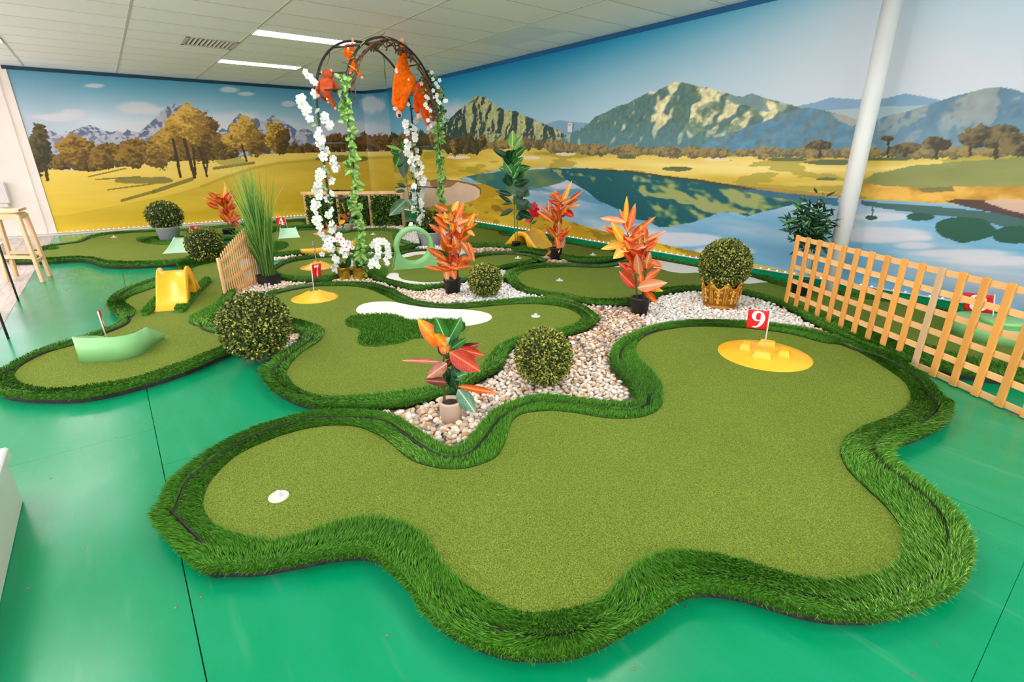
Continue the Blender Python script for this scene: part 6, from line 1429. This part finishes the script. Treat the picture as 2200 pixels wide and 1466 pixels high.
q = W(2180, 893, 0); t = thing('metal_bracket', (q[0], q[1], 0), 'flat perforated steel strip lying on the green floor by the lattice', 'bracket')
m = MB(); m.box((0.06, 0, 0.002), (0.16, 0.018, 0.003)); m.build('plate', M_screw, t); t.rotation_euler = (0, 0, ang+0.9)

# fan-shaped bamboo trellis
M_bamboo = noise_mat('bamboo_slat', rgb(222, 172, 112), rgb(242, 204, 150), 6, rough=0.5, stretch=(1, 1, 0.1), obj_var=0.10)
M_bamboo2 = noise_mat('bamboo_band', rgb(232, 168, 92), rgb(244, 188, 116), 6, rough=0.5)
A = W(487, 640, 0.012); B = W(557, 610, 0.012); d = B-A; L_ = np.linalg.norm(d); d /= L_; ang = math.atan2(d[1], d[0]); c0 = (A+B)/2
t = thing('fan_trellis', (c0[0], c0[1], 0.0), 'small arched bamboo trellis fence beside the tall grass', 'trellis'); nr = np.array([d[1], -d[0], 0]); nr = nr if nr@(-A) > 0 else -nr
hgt = lambda u: 0.385+0.24*u**0.75
for k in range(17):
    u = k/16; h = hgt(u); m = MB(); m.box((0, 0, h/2), (0.015, 0.010, h), bev=0.002); P_ = A+d*L_*u+nr*0.008; o = m.build('slat', M_bamboo, t); o.location = tuple(P_-c0); o.location.z = 0.008; o.rotation_euler = (0, 0, ang)
for f in (0.08, 0.34, 0.60, 0.84):
    m = MB(); P0, P1 = A+np.array([0, 0, hgt(0)*f]), B+np.array([0, 0, hgt(1)*f]); m.box(tuple((P0+P1)/2-nr*0.003), (0.010, 0.034, np.linalg.norm(P1-P0)), R=frame(P1-P0, nr)); m.build('cross_band', M_bamboo2, t, world=True)
m = MB(); m.tube([A+d*L_*u+np.array([0, 0, hgt(u)+0.008]) for u in np.linspace(-0.03, 1.0, 16)], 0.009, 8); m.build('top_rail', M_bamboo, t, True, world=True)
m = MB(); m.box(tuple(A+np.array([0, 0, 0.19])-d*0.014), (0.018, 0.018, 0.38), R=rotz(ang)); m.build('end_post', M_bamboo, t, world=True)

# ------------------------------------------------------------------ artificial hedge screen
A = W(664, 489, 0.0); B = W(868, 487, 0.0); d = B-A; L_ = np.linalg.norm(d); d /= L_; ang = math.atan2(d[1], d[0]); nr = np.array([d[1], -d[0], 0]); nr = nr if nr@(-A) > 0 else -nr; c0 = (A+B)/2
t = thing('hedge_screen', (c0[0], c0[1], 0), 'artificial boxwood hedge panels in a low pale timber frame behind the arch', 'hedge'); hh = 0.58
for k in range(4):
    m = MB(); m.box(tuple(A+d*L_*k/3+np.array([0, 0, hh/2+0.01])), (0.05, 0.05, hh+0.06), R=rotz(ang)); m.build('post', M_bamboo, t, world=True)
m = MB(); m.box(tuple(c0+np.array([0, 0, hh+0.05])), (L_+0.1, 0.07, 0.05), R=rotz(ang)); m.build('top_beam', M_bamboo, t, world=True)
M_hedge = attr_mat('hedge_leaf', 0.5, 0.35); rs = np.random.RandomState(9)
for k in range(3):
    n = 3200; u = rs.uniform(0.02, 0.31, n)+k/3; z = rs.uniform(0.02, hh, n); S = A+d*L_*u[:, None]+np.stack([np.zeros(n), np.zeros(n), z], 1)+nr*rs.uniform(0.0, 0.13, n)[:, None]
    V, F, C = boxleaves(S, np.tile(nr, (n, 1)), 0.04, 0.06, rs); C = C*np.array([0.95, 1.35, 1.0])
    o = mesh('hedge_panel', V, F, M_hedge, t, cols=C, world=True); o['kind'] = 'stuff'
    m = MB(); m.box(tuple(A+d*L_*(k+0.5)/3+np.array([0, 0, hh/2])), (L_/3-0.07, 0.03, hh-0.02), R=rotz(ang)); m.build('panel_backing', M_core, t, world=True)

# ------------------------------------------------------------------ garden arch
L1, L2, L3, L4 = W(728, 600, 0), W(785, 603, 0), W(904, 532, 0), W(955, 541, 0)
HS, HT = 1.98, 2.44
c0 = (L1+L2+L3+L4)/4; t = thing('garden_arch', (c0[0], c0[1], 0), 'black tubular steel garden arch hung with blossom and ivy', 'garden arch')
def hoop(a, b_):
    P = [a+np.array([0, 0, z]) for z in np.linspace(0, HS*0.86, 14)]; c = (a+b_)/2; r = (b_-a)/2
    for th in np.linspace(0, math.pi, 33): P.append(c-r*math.cos(th)+np.array([0, 0, HS*0.86+(HT-HS*0.86)*math.sin(th)**0.9]))
    P += [b_+np.array([0, 0, z]) for z in np.linspace(HS*0.86, 0, 14)]
    return np.array(P)
H1, H2 = hoop(L1, L3), hoop(L2, L4)
for H_ in (H1, H2): m = MB(); m.tube(H_, 0.0125, 10); m.build('hoop', M_blackmetal, t, True, world=True)
for z in (0.36, 0.86, 1.38, 1.86):
    for a, b_ in ((L1, L2), (L3, L4)): m = MB(); m.tube([a+np.array([0, 0, z]), b_+np.array([0, 0, z])], 0.008, 8); m.build('rung', M_blackmetal, t, True, world=True)
for i in (18, 23, 30, 37, 42): m = MB(); m.tube([H1[i], H2[i]], 0.008, 8); m.build('rung', M_blackmetal, t, True, world=True)

vv = np.array([-c0[0], -c0[1], 0])/np.hypot(c0[0], c0[1]); sd = np.array([-vv[1], vv[0], 0]); sd = sd if (proj(c0+sd*.1)-proj(c0))[0] > 0 else -sd
def garland(name, label, leg, z0, z1, n, amp, kind, r, group, leafk='l', nleaf=0, leaf_w=0.05, sway=1.0, seed=0, nblos=0):
    rr = random.Random(seed); t = thing(name, leg+np.array([0, 0, z0]), label, 'garland', group)
    path = [leg+np.array([0, 0, z])+sd*0.012*math.sin(z*9+seed)+vv*(0.022+0.008*math.cos(z*11)) for z in np.linspace(z0, z1, 40)]
    m = MB(); m.tube(path, 0.0035, 5); m.build('vine', M_gstem, t, True, world=True)
    for i in range(nblos):
        z = z0+(z1-z0)*(i+rr.random()*0.6)/nblos; off = amp*math.sin(z*5.2+seed)*sway+rr.choice((-1, 1))*rr.uniform(0.3, 0.9)*amp
        P_ = leg+np.array([0, 0, z])+sd*off+vv*rr.uniform(0.0, 0.07); blossom(t, P_, r*rr.uniform(0.8, 1.15), kind, vv+sd*rr.uniform(-.9, .9)+np.array([0, 0, rr.uniform(-.5, .7)]), heart=True)
    for i in range(nleaf):
        z = rr.uniform(z0, z1); off = rr.uniform(-1, 1)*amp; B_ = leg+np.array([0, 0, z])+sd*off*0.35+vv*rr.uniform(0, .04); Tp = B_+sd*rr.uniform(-1, 1)*leaf_w*1.1+np.array([0, 0, rr.uniform(-1.1, 0.5)*leaf_w])+vv*rr.uniform(-.3, 1)*leaf_w
        leaf_obj(t, B_, Tp, leaf_w*0.8, rr.choice(leafk), vv+np.array([0, 0, .4])+sd*rr.uniform(-.6, .6))
    return t
garland('blossom_garland', 'garland of white blossom climbing the front left leg of the arch', L1, 0.10, 1.84, 0, 0.105, 'white', 0.046, 'arch garlands', 'lw', 40, 0.045, 0.6, 1, 66)
garland('ivy_garland', 'light green ivy garland climbing the front right leg of the arch', L2, 0.03, 2.0, 0, 0.085, 'white', 0.05, 'arch garlands', 'll', 190, 0.062, 0, 2, 0)
garland('blossom_garland', 'garland of white blossom on the rear left leg of the arch', L3, 0.25, 1.72, 0, 0.095, 'white', 0.046, 'arch garlands', 'dw', 46, 0.055, 0.5, 3, 58)
garland('ivy_garland', 'green ivy garland on the rear right leg of the arch', L4, 0.45, 1.98, 0, 0.10, 'white', 0.05, 'arch garlands', 'llg', 150, 0.065, 0, 4, 0)
# leafy swag with pale flowers by the rear orange plush
gt = thing('ivy_swag', WD(935, 190, L4), 'leafy swag with tiny pale flowers at the right shoulder of the arch', 'garland', 'arch garlands'); rr = random.Random(6)
for i in range(150):
    x, y = 925+rr.gauss(0, 11), 205+rr.gauss(0, 24); x += (y-200)*0.25
    B_ = WD(x, y, L4)+vv*rr.uniform(0.0, 0.12); leaf_obj(gt, B_, B_+sd*rr.uniform(-1, 1)*0.05+np.array([0, 0, rr.uniform(-1, .4)*0.05])+vv*0.02, 0.042, rr.choice('gglwd'), vv+np.array([0, 0, .4])+sd*rr.uniform(-.7, .7))
for i in range(26):
    x, y = 925+rr.gauss(0, 14), 215+rr.gauss(0, 26); blossom(gt, WD(x, y, L4)+vv*0.14, 0.026, 'white', vv+sd*rr.uniform(-.5, .5), heart=False)
# loose end of blossom at the far left
bt = thing('blossom_spray', WD(668, 168, L1), 'loose spray of white blossom sticking out left of the arch', 'garland', 'arch garlands')
m = MB(); m.tube([WD(655, 154, L1), WD(668, 168, L1), WD(686, 186, L1)], 0.004, 5); m.build('vine', M_gstem, bt, True, world=True)
for (x, y) in ((657, 156), (662, 163), (668, 166), (671, 173), (678, 178)): blossom(bt, WD(x, y, L1)+vv*0.02, 0.034, 'white', vv+sd*rr.uniform(-.8, .8))
# dry twig vine on the front hoop
M_twig = noise_mat('dry_twig', rgb(74, 50, 36), rgb(124, 92, 66), 30, rough=0.9, stretch=(1, 1, 1), bump=0.4)
M_ytwig = noise_mat('yellow_twig_leaf', rgb(176, 168, 84), rgb(206, 196, 120), 30, rough=0.8)
tw = thing('twig_vine', H2[30], 'thick brown twig vine wound over the front hoop of the arch', 'vine')
rng_ = np.random.RandomState(4); c_in = (H2[14]+H2[46])/2
for (i0, i1, n, r) in ((15, 24, 5, 0.006), (22, 34, 6, 0.007), (32, 39, 3, 0.010), (38, 46, 4, 0.013)):
    for k in range(n):
        P = []; ph = rng_.uniform(0, 6.3); am = rng_.uniform(0.025, 0.06)
        for i in range(i0, i1+1): P.append(H2[i]+sd*am*math.sin(i*1.1+ph)+(c_in-H2[i])*0.07+np.array([0, 0, -0.02+am*math.cos(i*1.3+ph)])+vv*(0.018+am*0.6*math.sin(i*0.9+ph*2)))
        m = MB(); m.tube(spline(P, 40, False), r*rng_.uniform(0.7, 1.2), 6); m.build('twig', M_twig, tw, True, world=True)
for k in range(22):
    i = rng_.randint(16, 34); P0 = H2[i]+vv*0.03; P1 = P0+sd*rng_.uniform(-.09, .09)+np.array([0, 0, rng_.uniform(-.12, .06)]); m = MB(); m.tube([P0, (P0+P1)/2+sd*0.02, P1], [0.004, 0.003, 0.0015], 5); m.build('twiglet', M_twig if k % 3 else M_ytwig, tw, True, world=True)
for (x0, y0, x1, y1) in ((824, 118, 826, 170), (826, 150, 829, 185), (708, 110, 702, 140), (860, 70, 858, 58)):
    m = MB(); a, b_ = WD(x0, y0, (L3+L4)/2), WD(x1, y1, (L3+L4)/2); m.tube([a, (a+b_)/2+sd*0.01, b_], [0.005, 0.004, 0.002], 5); m.build('twiglet', M_twig, tw, True, world=True)

# ------------------------------------------------------------------ plush orang-utans on the arch
def fur(name, c1, c2): return noise_mat(name, c1, c2, 26, rough=0.95, spec=0.1, bump=0.9, bscale=90)
M_fur_o = fur('orange_fur', rgb(232, 88, 8), rgb(255, 124, 24)); M_fur_b = fur('rust_fur', rgb(176, 74, 40), rgb(206, 96, 56))
M_skin = noise_mat('plush_skin', rgb(232, 168, 144), rgb(242, 186, 162), 20, rough=0.8); M_patch = noise_mat('white_patch', rgb(240, 232, 226), rgb(248, 242, 236), 20, rough=0.8)
def skinned(name, joints, edges, mat, parent, sub=2):
    """one continuous surface grown around a joint skeleton: joints = [(point, radius)]"""
    me = bpy.data.meshes.new(name); me.from_pydata([tuple(j[0]) for j in joints], edges, []); o = bpy.data.objects.new(name, me); COL.objects.link(o)
    md = o.modifiers.new('skin', 'SKIN'); md.use_smooth_shade = True
    for i, j in enumerate(joints): me.skin_vertices[0].data[i].radius = (j[1], j[1]); me.skin_vertices[0].data[i].use_root = (i == 0)
    s = o.modifiers.new('sub', 'SUBSURF'); s.levels = sub; s.render_levels = sub
    dg = bpy.context.evaluated_depsgraph_get(); dg.update(); ev = o.evaluated_get(dg); nm = bpy.data.meshes.new_from_object(ev); bpy.data.objects.remove(o)
    nm.name = name; loc = sub_loc(parent); V = np.array([v.co[:] for v in nm.vertices])-loc; nm.vertices.foreach_set('co', V.astype(np.float32).ravel()); nm.materials.clear(); nm.materials.append(mat)
    nm.polygons.foreach_set('use_smooth', np.ones(len(nm.polygons), bool)); nm.update(); return link(name, nm, parent)
def plush(label, ref, body, limbs, tips, head, mat, extras=(), name='plush_ape'):
    """body: [(px,py,rpx)...] chain from hip to neck; limbs: (index on the body, [(px,py,rpx,depth px)...]); head: (px,py,rpx)"""
    k = np.linalg.norm(ref-np.array([0, 0, CAMZ]))/FPX*0.97; t = thing(name, WD(body[0][0], body[0][1], ref), label, 'plush toy', 'plush orang-utans on the arch')
    J = []; E_ = []
    for i, b_ in enumerate(body): J.append((WD(b_[0], b_[1], ref)+vv*k*(b_[3] if len(b_) > 3 else 0), b_[2]*k)); E_ += [(i-1, i)] if i else []
    for bi, pts in limbs:
        prev = bi
        for q_ in pts: J.append((WD(q_[0], q_[1], ref)+vv*k*(q_[3] if len(q_) > 3 else 0), q_[2]*k)); E_.append((prev, len(J)-1)); prev = len(J)-1
    hi = len(J); J.append((WD(head[0], head[1], ref)+vv*k*(head[3] if len(head) > 3 else 0), head[2]*k)); E_.append((len(body)-1, hi)); hd = J[hi][0]-J[len(body)-1][0]; hd = hd/(np.linalg.norm(hd)+1e-9); J.append((J[hi][0]+hd*head[2]*k*0.75, head[2]*k*0.62)); E_.append((hi, hi+1))
    hd = J[0][0]-J[1][0]; hd = hd/(np.linalg.norm(hd)+1e-9)
    skinned('body', J, E_, mat, t)
    V_, F_ = ICO2
    def blob(nm, x, y, rx, rz, m_, dep, ry=None):
        c = WD(x, y, ref)+vv*k*dep; R3 = np.array([sd, vv, [0, 0, 1.0]]).T; mesh(nm, c+(V_*np.array([rx*k, (ry or min(rx, rz)*0.6)*k, rz*k]))@R3.T, F_, m_, t, True, world=True)
    for q_ in tips: blob(q_[4] if len(q_) > 4 else 'hand', q_[0], q_[1], q_[2], q_[3], M_skin, q_[5] if len(q_) > 5 else 3)
    for q_ in extras: blob(q_[0], q_[1], q_[2], q_[3], q_[4], {'s': M_skin, 'w': M_patch, 'k': M_black}[q_[5]], q_[6])
    return t
RF1 = (L1+L2)/2
plush('rust-brown plush orang-utan sitting on the left rung of the arch', L1, [(699, 197, 12), (700, 188, 14), (702, 178, 12), (703, 170, 7)],
      [(2, [(715, 176, 5), (724, 190, 4.2), (730, 203, 3.2)]), (2, [(688, 176, 5), (681, 192, 4.2), (682, 204, 3.6)]), (0, [(706, 206, 6.5, 4), (713, 219, 5, 3), (720, 231, 3.4, 2)]), (0, [(696, 205, 6.5, 4), (702, 214, 5, 2), (706, 219, 4, 0)])],
      [(731, 207, 2.6, 4), (683, 206, 4.2, 3.4), (721, 233, 3, 3.4, 'foot'), (706, 219, 3.4, 3, 'foot')], (704, 160, 12), M_fur_b,
      [('ear', 711, 152, 2.4, 3.4, 's', -2), ('ear', 692, 156, 2.2, 3.2, 's', -2), ('muzzle', 699, 158, 5, 4.4, 's', -10), ('collar_tag', 704, 212, 2.4, 4, 'w', 6)])
plush('small orange plush orang-utan hanging from the upper left bar of the arch', (H1[26]+H1[24])/2, [(757, 138, 7.5), (755, 127, 9), (751, 114, 8)],
      [(2, [(756, 101, 3.6), (758, 92, 2.8)]), (2, [(743, 112, 4), (742, 122, 3)]), (0, [(755, 148, 5), (754, 156, 3.6)]), (0, [(766, 150, 4.6), (776, 164, 3.8)])],
      [(758, 87, 2.4, 4.6), (754, 158, 3, 2.6, 'foot'), (778, 167, 3, 2.6, 'foot')], (748, 103, 9.5), M_fur_o,
      [('ear', 749, 106, 2, 3.6, 'w', 9), ('muzzle', 759, 110, 3.4, 4.4, 's', 4)])
plush('large bright orange plush orang-utan hanging by one arm from the front hoop', (H2[37]+H1[37])/2+vv*0.10, [(866, 196, 19), (868, 182, 22), (868, 164, 19), (866, 148, 13)],
      [(3, [(866, 132, 9), (866, 116, 8), (866, 100, 7), (866, 92, 5.5)]), (0, [(854, 206, 12), (850, 220, 9), (850, 230, 7)]), (0, [(868, 210, 11, 3), (863, 226, 9, 3), (859, 240, 7.5, 3)]), (2, [(886, 176, 9), (886, 190, 8), (882, 200, 7)])],
      [(865, 88, 4.5, 6), (850, 234, 6, 4.4, 'foot'), (857, 246, 6, 7.5, 'foot', 6)], (858, 152, 12, -8), M_fur_o,
      [('ear', 852, 154, 3.4, 5.4, 'w', 12), ('badge', 877, 175, 2.2, 2.2, 'w', 22), ('footpad', 858, 249, 3, 3, 'k', 10), ('footpad', 849, 236, 2.6, 1.6, 'w', 6)])
plush('dark orange plush orang-utan half hidden by ivy at the right side of the arch', L4, [(911, 224, 13), (910, 212, 15), (908, 198, 13), (906, 186, 10)],
      [(2, [(895, 206, 6.5), (893, 226, 6), (898, 244, 4.8)]), (2, [(925, 194, 6), (936, 194, 5), (945, 199, 4)]), (0, [(912, 240, 7), (916, 256, 6.2), (920, 270, 5)]), (0, [(923, 238, 7), (928, 252, 6), (932, 260, 5)])],
      [(900, 250, 5.4, 6), (948, 202, 4.4, 5.4), (922, 277, 5, 5, 'foot'), (933, 265, 5, 4.4, 'foot')], (903, 184, 11), fur('deep_orange_fur', rgb(214, 70, 6), rgb(240, 96, 14)), [('muzzle', 898, 186, 4, 4.4, 's', -8)])

# ------------------------------------------------------------------ orchids in gold pots at the foot of the arch
def orchid(px, py, label, sprays, leaves, seed):
    p = W(px, py, 0.02); t = thing('orchid', p, label, 'potted plant', 'orchids in gold pots'); rr = random.Random(seed)
    m = MB(); n = 10; pr = [(0.048, 0), (0.052, 0.004), (0.062, 0.07), (0.070, 0.125), (0.074, 0.135), (0.066, 0.135), (0.060, 0.11), (0.001, 0.108)]; V = []
    for i, (r, z) in enumerate(pr):
        for k in range(n): a = 2*math.pi*k/n; j = 1+0.08*math.sin(k*2.4+i*1.7+seed); V.append((r*j*math.cos(a), r*j*math.sin(a), z))
    F = [(i*n+k, i*n+(k+1) % n, (i+1)*n+(k+1) % n, (i+1)*n+k) for i in range(len(pr)-1) for k in range(n)]+[tuple(range(n))[::-1]]; m.add(V, F); m.build('gold_pot', M_foil, t)
    v2 = np.array([-p[0], -p[1], 0])/np.hypot(*p[:2])
    for st, fl in sprays:
        stem(t, [WD(a, b_, p)+v2*0.02 for a, b_ in st], 0.0035, 0.002, M_gstem, 'flower_stem')
        for (x, y, r) in fl: blossom(t, WD(x, y, p)+v2*rr.uniform(0.03, 0.07), sizeat(px, py, r), 'orchid' if seed == 1 else 'white', v2+sd*rr.uniform(-.5, .5)+np.array([0, 0, rr.uniform(-.2, .5)]))
    for (a, b_, c_, d_, w_) in leaves: leaf_obj(t, WD(a, b_, p)+v2*.02, WD(c_, d_, p)+v2*.06, w_, 'd')
    return t
M_foil = noise_mat('gold_foil', rgb(170, 98, 16), rgb(250, 186, 70), 14, rough=0.28, metal=0.75, bump=0.5, bscale=20)
orchid(741, 601, 'pink-centred white orchid in a gold foil pot at the foot of the arch', [([(745, 578), (748, 555), (742, 525), (722, 512), (704, 516)], [(712, 514, 8), (704, 518, 7), (724, 512, 7), (732, 514, 8), (738, 522, 8), (744, 530, 9), (748, 520, 7), (698, 530, 7), (692, 545, 6), (757, 531, 5)])], [(743, 576, 733, 560, 0.05), (746, 576, 750, 548, 0.06), (740, 576, 726, 566, 0.04)], 1)
orchid(773, 601, 'white cascading orchid in a gold foil pot right of the pink-centred one', [([(776, 576), (784, 545), (798, 522), (816, 515), (832, 525)], [(800, 524, 8), (806, 520, 8), (812, 517, 8), (818, 516, 8), (824, 518, 8), (830, 524, 8), (833, 533, 7), (834, 541, 7), (836, 549, 6), (832, 545, 6), (828, 556, 6), (831, 563, 6)]),
       ([(778, 576), (790, 550), (806, 530), (812, 545), (806, 565)], [(811, 530, 8), (812, 540, 8), (811, 549, 8), (806, 557, 8), (799, 562, 8), (808, 566, 7), (796, 570, 7), (812, 571, 6)])], [(774, 576, 764, 558, 0.05), (776, 576, 790, 566, 0.05)], 2)

# ------------------------------------------------------------------ furniture at the left edge
M_birch = noise_mat('birch', rgb(222, 178, 134), rgb(236, 196, 154), 4, rough=0.5, stretch=(1, 1, 0.15), bump=0.1, bscale=30)
fa, fb, fc = W(93, 607, 0), W(108, 594, 0), W(17, 606, 0); fd = fc+(fb-fa)
ctr = (fa+fb+fc+fd)/4; t = thing('bar_stool', (ctr[0], ctr[1], 0), 'pale birch bar stool at the edge of the green floor by the white wall', 'stool'); H_ = 0.735; legs = []
for f_ in (fa, fb, fd, fc):
    top = ctr+(f_-ctr)*0.80+np.array([0, 0, H_-0.03]); z = top-f_; R3 = frame(z, fc-fa); m = MB(); m.box((0, 0, 0), (0.042, 0.032, np.linalg.norm(z)), R=R3, bev=0.004); m.V = [tuple(np.array(v)+(f_+top)/2) for v in m.V]; m.build('leg', M_birch, t, world=True); legs.append((f_, top))
def at_h(i, h): f_, tp = legs[i]; return f_+(tp-f_)*h/tp[2]
def bar(a, b_, w_, h, name):
    d = b_-a; R3 = frame(d, (0, 0, 1)); m = MB(); m.box((0, 0, 0), (h, w_, np.linalg.norm(d)), R=R3); m.V = [tuple(np.array(v)+(a+b_)/2) for v in m.V]; m.build(name, M_birch, t, world=True)
for i, j, h in ((0, 3, 0.27), (1, 2, 0.27), (0, 1, 0.22), (3, 2, 0.22)): bar(at_h(i, h), at_h(j, h), 0.022, 0.035, 'stretcher')
for i, j in ((0, 3), (1, 2), (0, 1), (3, 2)): bar(at_h(i, H_-0.045), at_h(j, H_-0.045), 0.02, 0.055, 'apron')
ux = fc-fa; lx = np.linalg.norm(ux); uy = fb-fa; ly = np.linalg.norm(uy); m = MB(); nx = 8; V = []
ux = ux/lx; uy = uy/ly; sxl, syl = lx*0.5*0.98, max(ly*0.5*1.1, 0.15)
for i in range(nx+1):
    u = -1+2*i/nx; z = H_-0.012+0.018*u*u
    for y_, zz in ((-1, 0), (1, 0), (1, 0.026), (-1, 0.026)): p_ = ctr+ux*u*sxl*0.95+uy*y_*syl*0.85; V.append((p_[0], p_[1], z+zz))
F = [(i*4+j, i*4+(j+1) % 4, (i+1)*4+(j+1) % 4, (i+1)*4+j) for i in range(nx) for j in range(4)]+[(0, 1, 2, 3), tuple(nx*4+j for j in (3, 2, 1, 0))]
m.add(V, F); m.build('seat', M_birch, t, world=True)
# high table with slender black legs, mostly outside the picture
q1, q2 = W(40, 647, 0), W(18, 728, 0)
c0 = (q1+q2)/2+np.array([0, -0.35, 0]); t = thing('high_table', (c0[0], c0[1], 0), 'tall table on slender black metal legs at the left edge, mostly out of view', 'table')
for f_ in (q1, q2, q1+np.array([0, -0.7, 0]), q2+np.array([0, -0.7, 0])):
    m = MB(); m.tube([f_, f_+np.array([0, 0, 1.0])], [0.008, 0.010], 8); m.build('leg', M_blackmetal, t, True, world=True)
m = MB(); m.box(tuple(c0+np.array([0, 0, 1.015])), (abs(q2[0]-q1[0])+0.12, 0.82, 0.03), bev=0.005); m.build('table_top', M_birch, t, world=True)
# low white metal cabinet
e0 = W(50, 1076, 0.0); yc = e0[1]
t = thing('white_cabinet', (e0[0]+0.5, yc-0.2, 0), 'low white metal cabinet with slotted edge at the left front corner', 'cabinet')
M_cab = noise_mat('white_enamel', rgb(214, 210, 198), rgb(220, 217, 206), 4, rough=0.35)
m = MB(); m.box((0, 0, 0.095), (1.0, 0.4, 0.19), bev=0.004); m.build('body', M_cab, t)
m = MB(); m.box((0.0, 0.005, 0.212), (1.02, 0.42, 0.044), bev=0.006); m.build('top_panel', M_plastic_white, t)
slot = MB(); slot.box((0, 0, 0), (0.0015, 0.008, 0.03)); slm = mesh('slot', slot.V, slot.F, M_black, link_it=False)
for k in range(4): link('slot', slm, t, (-0.5005, 0.175, 0.035+0.042*k))
for k in range(3): link('slot', slm, t, (-0.40+0.06*k, 0.14, 0.2335)).rotation_euler = (0, math.pi/2, 0)
# white wall-mounted dispenser and low white box by the far left corner
q = WX(4, 415, XL+0.06); t = thing('wall_dispenser', (XL+0.06, q[1], q[2]), 'white box dispenser fixed on the white wall above the stool', 'dispenser')
m = MB(); m.box((0, -0.06, 0), (0.12, 0.28, 0.34), bev=0.02); m.build('housing', M_plastic_white, t); m = MB(); m.box((0.03, -0.06, -0.20), (0.1, 0.2, 0.06), bev=0.01); m.build('outlet', M_cab, t)
q = W(10, 560, 0); t = thing('white_plinth', (q[0]-0.1, q[1]-0.32, 0), 'low white painted plinth board beside the stool at the far left', 'plinth')
m = MB(); m.box((0, 0, 0.06), (1.6, 0.5, 0.12), bev=0.005); m.build('board', M_white, t); m = MB(); m.box((0, 0.22, 0.13), (1.6, 0.06, 0.02)); m.build('ledge', M_plastic_white, t)
# thermostat on the mural
q = WY(1225, 274, YR-0.03); t = thing('thermostat', (q[0], YR-0.032, q[2]), 'small white thermostat with a dark display on the lake mural', 'thermostat')
m = MB(); m.box((0, 0, 0), (0.085, 0.022, 0.12), bev=0.006); m.build('housing', M_plastic_white, t); m = MB(); m.box((0, -0.012, 0.032), (0.05, 0.003, 0.022)); m.build('display', M_greyPot, t)
